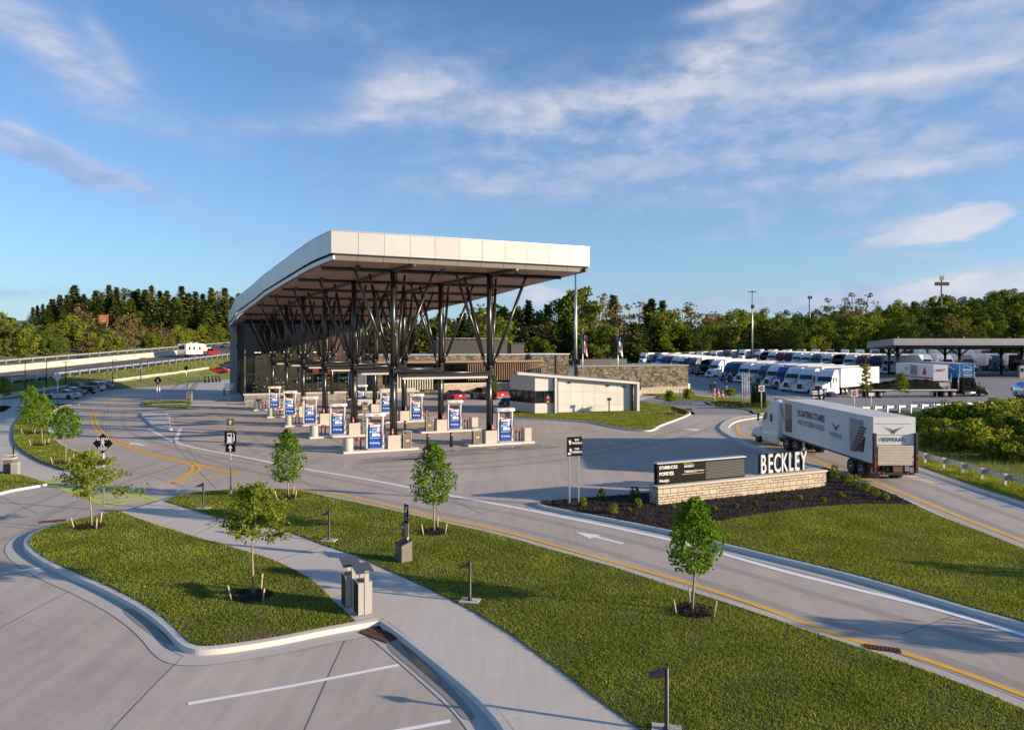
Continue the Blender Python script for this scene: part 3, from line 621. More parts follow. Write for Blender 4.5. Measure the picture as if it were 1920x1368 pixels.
# wet patches by the pumps
mat('wet', (.055, .052, .050), .12, spec=.6); mat('damp', (.27, .255, .24), .7)
WET = MB(); DMP = MB()
def blobpoly(c, a, b, rz, n=18, j=.22):
    o = []
    for k in range(n):
        t = 2 * math.pi * k / n; r = 1 + rnd.uniform(-j, j); x, y = a * r * math.cos(t), b * r * math.sin(t); o.append((c[0] + x * math.cos(rz) - y * math.sin(rz), c[1] + x * math.sin(rz) + y * math.cos(rz)))
    return cr(o, 3, True)
for px, py, a, b in ((800, 855, 5.0, .9), (905, 842, 5.5, .8), (760, 862, 3.2, .5), (1000, 840, 3.0, .5)): DMP.flat(blobpoly(G(px, py), a, b, .38), .006)
for px, py, a, b in ((785, 851, 1.0, .28), (862, 843, 1.3, .25), (955, 838, 1.5, .22), (1030, 838, 1.4, .16), (350, 776, 3.0, .7), (385, 777, 2.0, .4)): WET.flat(blobpoly(G(px, py), a, b, .38), .008)
DMP.flat(cr(PX([(250, 1142), (300, 1176), (330, 1206), (312, 1206), (284, 1190), (232, 1148)], 0), 3, True), .011); WET.flat(cr(PX([(296, 1178), (318, 1196), (323, 1203), (310, 1200)], 0), 3, True), .014)
DMP.flat(cr(PX([(738, 1192), (800, 1244), (862, 1306), (890, 1344), (868, 1346), (836, 1310), (770, 1252), (728, 1214)], 0), 3, True), .011); WET.flat(cr(PX([(752, 1206), (800, 1250), (830, 1280), (818, 1280), (780, 1246)], 0), 3, True), .014)
SOIL = MB(); SOIL.flat(cr(PX([(398, 1196), (440, 1184), (500, 1180), (540, 1186), (500, 1196), (440, 1203)], Z), 3, True), Z + .035); struct(SOIL, 'bare_soil', M['soil'])
struct(KERB, 'kerb', M['kerb']); struct(GUT, 'gutter', M['gutter']); struct(WALK, 'sidewalk', M['walk']); struct(JN, 'pavement_joints', [M['joint'], M['jointlight']])
struct(MK_W, 'white_road_marking', M['white_line']); struct(MK_Y, 'yellow_road_marking', M['yellow_line']); struct(MK_L, 'crosswalk_marking', M['lime_line'])
struct(DMP, 'damp_pavement', M['damp']); struct(WET, 'puddle', M['wet']); struct(TER, 'terrace', M['grey_panel'] if False else M['gutter']); struct(MED, 'path', M['walk']); struct(PAD, 'sidewalk', M['walk'])
# ---- right hand strip beside the ramp: kerb and grass bank
RK = cr(PX([(1560, 822), (1640, 848), (1719, 875), (1773, 894), (1831, 915), (1920, 943), (2100, 1005), (2400, 1110), (3300, 1425)], .13), 5)
K2 = MB(); KERB = K2; kerb(RK, .13, .2, 1, gut=0); struct(K2, 'kerb', M['kerb'])
strip = off(RK, .2); strip2 = off(RK, 3.2)
vb = MB(); vb.ribbon(strip2, strip, -.1, .12); struct(vb, 'grass_verge', M['meadow']); GRASS_ZONES.append((strip + list(reversed(strip2)), .05, 'lush'))
# ---- highway on its bank
def hz(s, t): return zh(s) + .03 * t
def hw_strip(mb, t0, t1, s0=-60, s1=330, dz=0.0, n=26):
    a = []; b = []
    for i in range(n + 1):
        s = s0 + (s1 - s0) * i / n
        a.append((*hw_xy(s, t1), hz(s, t1) + dz)); b.append((*hw_xy(s, t0), hz(s, t0) + dz))
    mb.add(a + b, [(n + 1 + i, n + 2 + i, i + 1, i) for i in range(n)])
hb = MB(); hw_strip(hb, .3, 27.7); struct(hb, 'highway', M['asphalt'])
hm = MB()
for s in range(-50, 300, 12):
    for t in (5.2, 8.9, 19.5, 23): hw_strip(hm, t - .09, t + .09, s, s + 3.4, .01, 1)
hw_strip(hm, 1.7, 1.9, dz=.01); hw_strip(hm, 26, 26.2, dz=.01); struct(hm, 'white_road_marking', M['white_line'])
hy = MB(); hw_strip(hy, 12.6, 12.8, dz=.01); struct(hy, 'yellow_road_marking', M['yellow_line'])
def barrier():
    mb = MB()
    for s0, s1 in ((-60, 88), (101, 330)):
        n = 20; P = []
        for i in range(n + 1):
            s = s0 + (s1 - s0) * i / n
            for t, z in ((14.0, 0), (14.08, .12), (14.28, .4), (14.36, 1.15), (14.64, 1.15), (14.72, .4), (14.92, .12), (15.0, 0)):
                P.append((*hw_xy(s, t), hz(s, t) + z))
        fs = [(i * 8 + k, (i + 1) * 8 + k, (i + 1) * 8 + k + 1, i * 8 + k + 1) for i in range(n) for k in range(7)] + [tuple(range(8)), tuple(reversed(range(n * 8, n * 8 + 8)))]
        mb.add(P, fs)
    tag(mb.build('concrete_barrier', M['barrierc'], fix=True), 'long sunlit concrete median barrier dividing the highway lanes', 'barrier')
barrier()
def guardrail(label, pts, post_step, h=.72, lean=0, steel=None, group=None, zf=None):
    """W-beam rail on posts along 3D points"""
    root = thing('guardrail', label, 'guardrail', (0, 0, 0), 0, group); st = steel or M['galv']
    L_ = [0]
    for a, b in zip(pts, pts[1:]): L_.append(L_[-1] + (Vector(b) - Vector(a)).length)
    prof = [(0, -.155), (.03, -.15), (.075, -.09), (.03, -.03), (.03, .03), (.075, .09), (.03, .15), (0, .155)]
    mb = MB(); n = len(pts); P = []
    fl = off([(p[0], p[1]) for p in pts], 1.0)
    for (x, y, z), (ox, oy) in zip(pts, fl):
        nx, ny = ox - x, oy - y
        for d, e in prof: P.append((x + nx * d, y + ny * d, z + h - .16 + e))
    k = len(prof); mb.add(P, [(i * k + j, (i + 1) * k + j, (i + 1) * k + j + 1, i * k + j + 1) for i in range(n - 1) for j in range(k - 1)])
    mb.build('rail', st, root)
    pm = MB(); pm.box((0, 0, h / 2 - .05), (.16, .14, h + .2)); pm.box((0, .12, h - .16), (.14, .12, .34)); o = None
    s = post_step / 2; i = 0
    while s < L_[-1]:
        while L_[i + 1] < s: i += 1
        t = (s - L_[i]) / (L_[i + 1] - L_[i]); p = Vector(pts[i]).lerp(Vector(pts[i + 1]), t); d = Vector(pts[i + 1]) - Vector(pts[i])
        q = pm.build('post', st, root) if o is None else o.copy()
        if o is not None: C.objects.link(q)
        else: o = q
        nx, ny = -d.y, d.x; l = math.hypot(nx, ny); q.location = (p.x - nx / l * .2, p.y - ny / l * .2, p.z); q.rotation_euler = (0, 0, math.atan2(d.y, d.x)); s += post_step
    return root
guardrail('low steel guardrail along the near edge of the highway', [(*hw_xy(s, 0.0), hz(s, 0) - .05) for s in range(-30, 151, 15)], 2.6, .8)
guardrail('pale steel guardrail on the far edge of the highway before the woods', [(*hw_xy(s, 28.2), hz(s, 28.2)) for s in range(-40, 261, 20)], 3.6, .85)
gp = [(*hit(x, y, lambda a, b: -.05)[:2], -.05) for x, y in ((1640, 838), (1739, 872), (1769, 880), (1801, 888.5), (1836, 899.5), (1873, 910), (1914, 921), (2000, 947), (2150, 992))]
guardrail('curving steel guardrail on the grass beside the exit ramp', gp, 1.85, .78)
gp = [(*G(x, y, site_z(*G(x, y))), 0) for x, y in ((1560, 779), (1600, 776.5), (1645, 774.5), (1720, 771), (1800, 767.5), (1890, 764), (1990, 760), (2100, 757))]
guardrail('steel guardrail above the bushy bank between ramp and truck lot', gp, 1.9, .85)
# low pale wall along the edge of the left car park
def low_wall():
    pts = []
    for x, y in ((-60, 757), (0, 744), (60, 734), (124, 725), (200, 716), (266, 707), (325, 700), (392, 690)):
        p = hit(x, y); pts.append((p[0], p[1], p[2]))
    mb = MB(); n = len(pts); q = [(a, b) for a, b, c in pts]; l = off(q, .3); P = []
    for (x, y, z), (a, b) in zip(pts, l): P += [(x, y, z - .3), (x, y, z + .3), (a, b, z + .3), (a, b, z - .3)]
    mb.add(P, [(i * 4 + k, (i + 1) * 4 + k, (i + 1) * 4 + (k + 1) % 4, i * 4 + (k + 1) % 4) for i in range(n - 1) for k in range(4)])
    tag(mb.build('low_wall', M['offwhite'], fix=True), 'long low pale wall between the left car park and the highway bank', 'wall')
low_wall()
# storm drains
def drain(px, py, L_, W_, rz, label):
    r = thing('drain_grate', label, 'drain', (*G(px, py), .012), rz); f = MB(); f.box((0, 0, 0), (L_, W_, .02)); f.build('frame', M['rust'], r)
    b = MB(); n = int(L_ / .09)
    for i in range(n): b.box((-L_ / 2 + (i + .5) * L_ / n, 0, .012), (.045, W_ * .9, .016))
    b.box((0, 0, .014), (L_, .04, .02)); b.build('bars', M['rust'], r)
drain(712, 1190, 1.15, .52, R(-38), 'rusty storm drain grate in the corner of the kerb')
drain(1655, 1216, .85, .30, R(-20), 'storm drain grate beside the yellow line of the driveway')
drain(100, 977, 1.0, .4, R(25), 'small storm drain at the kerb of the left lawn')
drain(617, 936, 1.3, .3, R(-14), 'narrow storm drain in the gutter past the signpost tree')
# ================================================================== BUILDINGS
U2 = Vector((.925, .38)).normalized(); V2 = Vector((-U2.y, U2.x)); WD = Vector((-.49, .872)).normalized()
RZU = math.atan2(U2.y, U2.x)
LP = [(-10.4, 52.5), (-15.3, 60.8), (-20.2, 69.3), (-24.9, 77.7), (-29.5, 86.1)]
RP = [(-.6, 56.4), (-5.4, 64.7), (-10.1, 73.0), (-14.8, 81.3), (-19.5, 89.6)]
ZT = 15.73
def build_canopy():
    root = thing('fuel_canopy', 'vast curved white edged canopy roof on black branching columns over the fuel pumps', 'canopy')
    left = cr([(-12.2, 46.8), (-15.2, 52.0), (-20.7, 63), (-27.7, 77.1), (-33.8, 88.7), (-37.7, 95), (-40.0, 99.5), (-42.3, 104.4), (-44.6, 109)], 4)
    right = cr([(6.15, 54.95), (1.9, 67), (-2.4, 79.6), (-10.5, 96), (-18.5, 108), (-24, 117)], 4)
    n = len(left) - 1
    right_pts = [right[round(i * (len(right) - 1) / n)] for i in range(n + 1)]
    YS = [46.8, 52, 63, 77, 88.7, 95, 99.5, 104.4, 109]
    def ztl(y): return float(np.interp(y, YS, [15.73, 15.73, 15.73, 15.72, 15.2, 14.6, 13.95, 13.5, 13.3]))
    def zw(y): return float(np.interp(y, YS, [14.23, 14.22, 14.15, 14.05, 13.4, 12.7, 12.1, 11.8, 11.6]))          # lower edge of the white band
    def zu(y): return float(np.interp(y, YS, [13.80, 13.78, 13.70, 13.50, 12.8, 12.1, 11.5, 11.25, 11.06]))        # soffit, left edge
    def zr_(y): return float(np.interp(y, [54.9, 67, 79.6, 96, 108, 117], [13.8, 13.75, 13.6, 12.95, 11.7, 11.0]))  # soffit, right edge
    # roof skin
    r = MB(); r.ribbon(left, right_pts, lambda x, y: ztl(y) - .04, lambda x, y: zr_(y) + 1.9); r.build('roof', M['offwhite'], root)
    s = MB(); li = off(left, -.40); ri = off(right_pts, .35); li[0] = (li[0][0] + .1, li[0][1] + .38); ri[0] = (ri[0][0] - .35, ri[0][1] + .25)
    s.ribbon(ri, li, lambda x, y: zr_(y) + .02, lambda x, y: zu(y) + .02); s.build('soffit', M['soffit'], root)
    # front white panels with joints: one part
    a, b = Vector(left[0]), Vector(right_pts[0]); d = (b - a).normalized(); nn = Vector((-d.y, d.x)); L_ = (b - a).length; k = 11; w = L_ / k
    f = MB()
    for i in range(k):
        p = a + d * (i * w + .012); q = a + d * ((i + 1) * w - .012)
        z1 = ZT; z0 = 14.23
        f.prism([p, q, q + nn * .12, p + nn * .12], z0, z1)
    f.build('front_fascia', M['fascia'], root)
    c = MB(); p, q = a + nn * .13 + d * .13, b + nn * .13 - d * .13
    c.prism([p, q, q + nn * .1, p + nn * .1], 14.2, ZT - .05); c.prism([a - nn * .03 - d * .03, b - nn * .03 + d * .03, b + nn * .2, a + nn * .2], ZT, ZT + .07)
    lo = off(left, .03); l2 = off(left, -.2)
    for i in range(n): c.prism([lo[i], lo[i + 1], l2[i + 1], l2[i]], lambda x, y: ztl(y), lambda x, y: ztl(y) + .07)
    c.build('coping', M['alu'], root)
    st = MB()
    for i in range(k):
        p = a + d * (i * w + .012 + (.28 if i == 0 else 0)) + nn * .3; q = a + d * ((i + 1) * w - .012 - (.28 if i == k - 1 else 0)) + nn * .3
        st.prism([p, q, q + nn * .1, p + nn * .1], 13.80, 14.2)
    st.build('front_band', M['taupe'], root)
    # side bands
    def sideband(pts, z0f, z1f, inset, th, name, m, sgn, step=1):
        mb = MB()
        P = off(pts, -inset * sgn); Q = off(pts, -(inset + th) * sgn)
        for i in range(0, len(P) - 1):
            g = .006
            pa = Vector(P[i]).lerp(Vector(P[i + 1]), g); pb = Vector(P[i]).lerp(Vector(P[i + 1]), 1 - g); qa = Vector(Q[i]).lerp(Vector(Q[i + 1]), g); qb = Vector(Q[i]).lerp(Vector(Q[i + 1]), 1 - g)
            vs = [(*pa, z0f(pa.y)), (*pb, z0f(pb.y)), (*qb, z0f(qb.y)), (*qa, z0f(qa.y)), (*pa, z1f(pa.y)), (*pb, z1f(pb.y)), (*qb, z1f(qb.y)), (*qa, z1f(qa.y))]
            mb.add(vs, [(0, 1, 2, 3), (7, 6, 5, 4), (4, 5, 1, 0), (5, 6, 2, 1), (6, 7, 3, 2), (7, 4, 0, 3)])
        return mb.build(name, m, root, fix=True)
    fine = []
    for p, q in zip(left, left[1:]): fine += [p, tuple((Vector(p) + Vector(q)) / 2)]
    fine.append(left[-1])
    sideband(fine, zw, ztl, 0, .12, 'side_fascia', M['fascia'], 1)
    sideband(left, lambda y: zw(y) - .16, lambda y: zw(y) + .02, .24, .1, 'shadow_gap', M['gap'], 1)
    sideband(left, zu, lambda y: zw(y) - .15, .12, .14, 'side_band', M['fascia'], 1)
    sideband(right_pts, lambda y: zr_(y) + .3, lambda y: zr_(y) + 1.93, 0, .12, 'side_fascia', M['fascia'], -1)
    sideband(right_pts, zr_, lambda y: zr_(y) + .31, .25, .12, 'side_band', M['fascia_dark'], -1)
    # curled end: fascia turns down to a pier
    e = MB(); px0 = Vector((-44.6, 109.0)); t = Vector((.35, .94))
    prof = [(0, 13.3), (-.07, 11.5), (.1, 10.2), (.6, 8.95), (1.4, 8.1), (2.3, 7.7)]
    for (o0, z0), (o1, z1) in zip(prof, prof[1:]):
        A0 = px0 + Vector((.9, .3)) * o0; A1 = px0 + Vector((.9, .3)) * o1; B0 = A0 + Vector((4, 9)); B1 = A1 + Vector((3.5, 8))
        B0 = A0 + Vector((.6, 5)); B1 = A1 + Vector((.6, 5)); e.quad((*A0, z0), (*B0, z0), (*B1, z1), (*A1, z1)); A2 = A0 + Vector((1.0 - o0 * .1, .3)); A3 = A1 + Vector((1.0 - o1 * .1, .3)); e.quad((*A0, z0), (*A1, z1), (*A3, z1), (*A2, z0), 0)
    e.build('curled_end', M['grey_panel'], root)
    sl = MB()
    for i in range(9): z = 10.9 - i * .38; sl.box((-42.2 + .08 * i, 109.5, z), (3.5 - .17 * i, .25, .09), .1, 0)
    sl.box((-41.6, 110.0, 9.4), (4.0, .3, 3.9), .1, 0); sl.build('slat_screen', M['steel_dark'], root)
    pr = MB(); pr.prism([(-46.4, 114.0), (-45.0, 114.4), (-45.4, 117), (-46.8, 116.6)], -.1, 8.9); pr.build('pier', M['grey_panel'], root)
    # soffit beams
    def edge_hit(p, s, line):
        t = 0.0
        while t < 14:
            q = p + U2 * s * t
            j = min(range(len(line)), key=lambda k: abs(line[k][1] - q.y)); k = min(max(j, 1), len(line) - 2)
            a0, a1 = (line[k - 1], line[k]) if q.y < line[k][1] else (line[k], line[k + 1])
            f = (q.y - a0[1]) / ((a1[1] - a0[1]) or 1); ex = a0[0] + (a1[0] - a0[0]) * f
            if (q.x - ex) * s > -.75: return q
            t += .1
        return p + U2 * s * 3
    for i, (l, q) in enumerate(zip(LP + [(-34.1, 94.4)], RP + [(-24.1, 97.9)])):
        m = MB(); a = edge_hit(Vector(l) + V2 * .2, -1, left); b = edge_hit(Vector(q) + V2 * .2, 1, right); z = zu((a.y + b.y) / 2) - .12
        m.path([(*a, zu(a.y) - .1), (*b, zr_(b.y) - .1)], .14, 4, 0, False); m.build('soffit_beam', M['steel_black'], root)
    for row in (0, 1):
        P = (LP, RP)[row]; m = MB(); a = Vector(P[0]) + U2 * (1.4 if row == 0 else -1.3) - WD * 4.5; b = Vector(P[4]) + U2 * (1.4 if row == 0 else -1.3) + WD * 12; zq = zu if row == 0 else zr_
        m.path([*[(*(a.lerp(b, f)), zq(a.lerp(b, f).y) - .12) for f in (0, .2, .4, .55, .7, .8, .9, 1)]], .13, 4, 0, False); m.build('soffit_beam', M['steel_black'], root)
    # columns with four struts each
    cols = [[], []]
    for row, P in ((0, LP + [(-34.1, 94.4)]), (1, RP + [(-24.1, 97.9)])):
        zq = zu if row == 0 else zr_
        for i, p in enumerate(P):
            c = Vector(p) + (U2 * 1.42 if row == 0 else U2 * -1.3) + V2 * .1; cols[row].append(c); zc = zq(c.y)
            m = MB(); m.tube((0, 0, 1.1), (0, 0, 6.3), .235, .235, 14); m.tube((0, 0, 6.3), (0, 0, zc - .1), .20, .20, 14)
            for zz in (5.0, 6.2): m.tube((0, 0, zz), (0, 0, zz + .16), .30, .30, 14)
            for dx, dy in ((.2, 0), (-.2, 0), (0, .2), (0, -.2)): m.box((dx * 1.3, dy * 1.3, 5.95), (.12, .12, .5), 0)
            m.tube((.3, .02, 1.1), (.3, .02, zc - .2), .045, n=6)
            col = m.build('column', M['steel_black'], root, loc=(c.x, c.y, 0), rot=(0, 0, RZU))
            for sx, sy in ((-3.05, -.7), (3.05, -.5), (-1.35, 2.3), (1.5, 2.4)):
                w = U2 * sx + V2 * sy; zs = zq(c.y + w.y) - .12; k = MB()
                b0 = Vector((.25 * (1 if sx > 0 else -1), .08 * (1 if sy > 0 else -1), 6.2)); b1 = Vector((sx, sy, zs))
                k.tube(b0, b0.lerp(b1, .13), .11, .105, 8); k.tube(b0.lerp(b1, .13), b0.lerp(b1, .87), .125, .125, 10); k.tube(b0.lerp(b1, .87), b1, .105, .10, 8)
                k.build('strut', M['steel_black'], col)
    # long light beams between the columns
    for i in range(6):
        a = cols[0][i] + U2 * .35 - V2 * .35; b = cols[1][i] - U2 * .1 - V2 * .35; mid = (a + b) / 2; L_ = (b - a).length; rz = math.atan2((b - a).y, (b - a).x)
        m = MB(); m.box((0, 0, 5.66), (L_, .36, .20)); m.tube((-L_ / 2 - .15, -.1, 5.86), (L_ / 2 + .15, -.1, 5.86), .085, n=10); m.box((0, .2, 5.82), (L_ + .3, .08, .10))
        bm_ = m.build('light_beam', M['steel_black'], root, loc=(*mid, 0), rot=(0, 0, rz))
        k = MB(); k.box((0, -.1, 5.46), (L_ - .5, .34, .16)); k.build('lamp_strip', M['offwhite'], bm_)
    # downlights and small cameras under the soffit
    g = MB()
    for i in range(5):
        for t in (-1.5, 4.9, 11.0):
            p = Vector(LP[i]) + U2 * t + V2 * -1.5; g.box((p.x, p.y, zu(p.y) - .16), (.3, .3, .3)); g.tube((p.x, p.y, zu(p.y)), (p.x, p.y, zu(p.y) - .45), .03)
    g.build('soffit_fittings', M['steel_black'], root)
build_canopy()
# ---------------------------------------------------------------- glass hall under the canopy
def build_hall():
    root = thing('shop_hall', 'tall dark glass shop hall beneath the curved canopy roof', 'building', (-38.1, 98.6, 0), RZU)
    Lh, H = 17.0, 11.1
    gl = MB(); gl.quad((0, 0, 1.0), (Lh, 0, 1.0), (Lh, 0, H), (0, 0, H)); gl.build('glass_front', M['shop_glass'], root)
    gs = MB(); A = [((X + 38.1) * U2.x + (Y - 98.6) * U2.y, -(X + 38.1) * U2.y + (Y - 98.6) * U2.x) for X, Y in ((-38.1, 98.6), (-39.4, 101.5), (-41.2, 105.2), (-43.2, 109.2))]
    for (x0, y0), (x1, y1) in zip(A, A[1:]): gs.quad((x1, y1, .6), (x0, y0, .6), (x0, y0, H), (x1, y1, H))
    gs.build('glass_side', M['shop_glass'], root)
    m = MB()
    for i in range(10): x = i * Lh / 9; m.box((x, -.04, H / 2 + .5), (.09, .16, H - 1))
    for z in (1.05, 3.9, 6.6, 9.6, 11.0): m.box((Lh / 2, -.03, z), (Lh, .1, .09))
    m.build('front_mullions', M['steel_dark'], root)
    m = MB()
    for (x0, y0), (x1, y1) in zip(A, A[1:]):
        for k in range(5): t = k / 5; m.box((x0 + (x1 - x0) * t - .05, y0 + (y1 - y0) * t, H / 2 + .3), (.16, .1, H - .6))
        for z in (.8, 3.9, 6.6, 9.6): m.tube((x0 - .04, y0, z), (x1 - .04, y1, z), .05, n=4, smooth=False)
    m.build('side_mullions', M['steel_dark'], root)
    inn = MB(); inn.box((Lh / 2, 12, H / 2), (Lh - 1, .3, H)); inn.box((Lh / 2 - 1, 6, .5), (Lh - 2, 11.6, .1)); inn.box((Lh / 2, 6, H + .03), (Lh, 12, .1))
    inn.build('interior', mat('interior', (.035, .030, .027), .8, var=.4, vscale=.6), root)
    mz = MB(); mz.box((8.0, 1.6, 4.9), (6.2, .3, 1.9)); mz.box((8.5, 1.3, 3.85), (5.5, .4, .18), 0); mz.build('ochre_panel', mat('ochre', (.17, .125, .05), .6, var=.3, vscale=.7), root)
    rp = MB(); rp.box((10.0, .7, 5.0), (1.0, .15, 2.6)); rp.box((12.0, .8, 4.6), (1.4, .12, 1.9)); rp.build('red_panel', mat('red_panel', (.62, .13, .09), .6, var=.2, vscale=1), root)
    bn = MB(); bn.box((13.0, .8, 8.6), (1.4, .06, 5.2)); bn.box((12.6, .75, 11.6), (.6, .06, .9)); bn.build('hanging_banner', mat('pink_banner', (.58, .21, .22), .7, var=.5, vscale=1.2), root)
    sg = MB(); sg.box((15.0, .6, 4.9), (3.4, .2, 2.2)); s_ = sg.build('shop_sign', mat('brown_sign', (.14, .105, .085), .6), root)
    text('N', 1.1, mat('pale_text', (.40, .33, .28), .6), s_, (15.0, .48, 4.95))
    # shelves full of goods
    gmats = [mat('goods_a', (.55, .52, .45), .6), mat('goods_b', (.42, .05, .05), .6), mat('goods_c', (.10, .25, .12), .6), mat('goods_d', (.50, .36, .10), .6), M['steel_dark']]
    gd = MB(); r = random.Random(3)
    for bay in range(5):
        x0 = 1.2 + bay * 3.0; gd.box((x0 + 1.1, 1.6, 1.9), (2.3, .5, .06), 0, 4)
        for lv in range(4):
            z = 1.25 + lv * .55; gd.box((x0 + 1.1, 1.5, z), (2.3, .45, .04), 0, 4)
            for k in range(6):
                if r.random() < .72: h = r.uniform(.15, .42); gd.box((x0 + .15 + k * .37, 1.45, z + h / 2), (r.uniform(.15, .3), .25, h), 0, r.choice([0, 0, 0, 1, 2, 3]))
    gd.build('shop_shelves', gmats, root)
    lt = MB()
    for i in range(7): lt.box((2 + i * 2.2, 5 + (i % 3) * 2, 6.9), (.9, .12, .06))
    em = bpy.data.materials.new('ceiling_lamp'); em.use_nodes = True; em.node_tree.nodes['Principled BSDF'].inputs['Emission Color'].default_value = (1, .85, .6, 1); em.node_tree.nodes['Principled BSDF'].inputs['Emission Strength'].default_value = 3
    lt.build('ceiling_lamp', em, root)
build_hall()
def planter_wall():
    r = thing('planter_wall', 'low grey stone wall with pale cap in front of the glass hall', 'wall', (-37.6, 97.4, 0), RZU)
    w = MB(); w.box((7, 0, .5), (14, .9, 1.0)); w.box((3, -5.2, .38), (6, .8, .76)); w.box((5.6, -2.6, .4), (.8, 4.5, .8)); w.build('stone_base', M['grey_stone'], r)
    c = MB(); c.box((7, 0, 1.09), (14.3, 1.1, .2)); c.build('cap', M['offwhite'], r)
    r = thing('planter_wall', 'low stone planter wall with pale cap behind the white pickup', 'wall', (-21.9, 103.6, 0), RZU)
    w = MB(); w.box((4, 0, .45), (8, .9, .9)); w.build('stone_base', M['grey_stone'], r); c = MB(); c.box((4, 0, 1.0), (8.2, 1.1, .22)); c.box((5.0, -.1, 1.3), (5, .8, .35)); c.build('cap', M['offwhite'], r)
planter_wall()
# ---------------------------------------------------------------- stone wing
def build_wing():
    root = thing('stone_wing', 'long dark stone wing with timber slat awning and cream stone base wall', 'building', (-20.5, 110.5, 0), RZU)
    w = MB(); w.box((17.5, 9, 3.15), (35.2, 10, 6.3)); w.build('wall', M['dark_stone'], root)
    c = MB(); c.box((17.5, 9, 6.39), (35.5, 10.3, .16)); c.build('coping', M['alu'], root)
    for i, x in enumerate((20.2, 27.6, 32.6)):
        d = MB(); d.box((x, 3.93, 3.6), (.42, .16, 5.2)); d.build('downpipe', M['steel_dark'], root)
    ra = MB(); ra.box((17, 8, 7.6), (13, 5, 2.6)); ra.box((26.5, 9, 7.2), (2.6, 2.5, 1.9)); ra.build('roof_screen', M['steel_dark'], root)
    rl = MB(); rl.box((17, 5.4, 9.2), (13.2, .05, .05))
    for i in range(10): rl.tube((10.6 + i * 1.42, 5.4, 8.9), (10.6 + i * 1.42, 5.4, 9.25), .03, n=5)
    for i in range(7): rl.tube((25.3 + i * .4, 7.7, 8.1), (25.3 + i * .4, 7.7, 8.5), .035, n=5)
    rl.build('roof_rail', M['galv'], root)
    a = MB(); a.box((12.8, 1.6, 5.28), (30.0, 5.2, .22)); a.build('awning', M['brown_roof'], root)
    a = MB(); a.box((12.8, 1.5, 5.08), (29.6, 4.9, .18)); a.build('awning_underside', M['steel_black'], root)
    s = MB(); s.box((14, 3.82, 3.3), (26, .12, 3.4)); s.build('window_wall', M['glass_dark'], root)
    s = MB()
    for i in range(34): s.box((14.0 + i * .40, -.75, 3.55), (.16, .16, 2.9))
    s.build('timber_slats', M['wood_slat'], root)
    s = MB()
    for i in range(16): s.box((2.6 + i * .42, 3.0, 2.5), (.19, .12, 3.9))
    s.build('white_slats', M['offwhite'], root)
    l = MB(); l.box((18, -1.9, .86), (18.5, .5, 1.72)); l.build('base_wall', M['cream_stone'], root)
    k = MB(); k.box((18, -1.9, 1.76), (18.8, .62, .1)); k.build('base_coping', M['cream_panel'], root)
    g = MB()
    for i in range(26): g.tube((9.5 + i * .66, -2.4, 0), (9.5 + i * .66, -2.4, .2), .02)
    lf = MB()
    for i in range(40):
        x = 12 + i * .36 + rnd.uniform(-.1, .1)
        for k2 in range(12): lf.add([(x + rnd.uniform(-.3, .3), -2.5 + rnd.uniform(-.25, .2), rnd.uniform(.05, .45)) for _ in range(3)], [(0, 1, 2)])
    lf.build('base_planting', M['leaf_mid'], root)
build_wing()
def build_low_wing():
    A_, B_ = Vector((10.2, 107.8)), Vector((29.4, 115.6)); d = (B_ - A_); L_ = d.length
    root = thing('low_stone_building', 'lower dark stone building with cream plinth in front of the truck lot', 'building', (*A_, 0), math.atan2(d.y, d.x))
    w = MB(); w.prism([(0, 0), (L_, 0), (L_, 10), (4.9, 9.6)], 1.15, 4.65); w.build('wall', M['dark_stone'], root)
    p = MB(); p.prism([(-.03, -.03), (L_ + .03, -.03), (L_ + .03, 10), (4.9, 9.6)], 0, 1.16); p.build('plinth', M['cream_stone'], root)
    c = MB(); c.prism([(-.1, -.1), (L_ + .1, -.1), (L_ + .1, 10.1), (5.0, 9.7)], 4.65, 4.75); c.build('coping', M['grey_panel'], root)
    r = MB(); r.box((8.5, 8, 5.2), (9, 2.5, .9)); r.build('roof_unit', M['steel_dark'], root)
    r = MB()
    for i in range(4): r.box((4 + i * .5, 9, 5.0), (.3, .3, .7))
    for i in range(5): r.tube((3 + i * 3.6, .2, 4.7), (3 + i * 3.6, .2, 5.1), .05)
    r.build('roof_vents', M['galv'], root)
    s = MB(); s.box((L_ + .1, 4, .8), (.5, 8, 1.6)); s.build('buttress', M['cream_panel'], root)
build_low_wing()
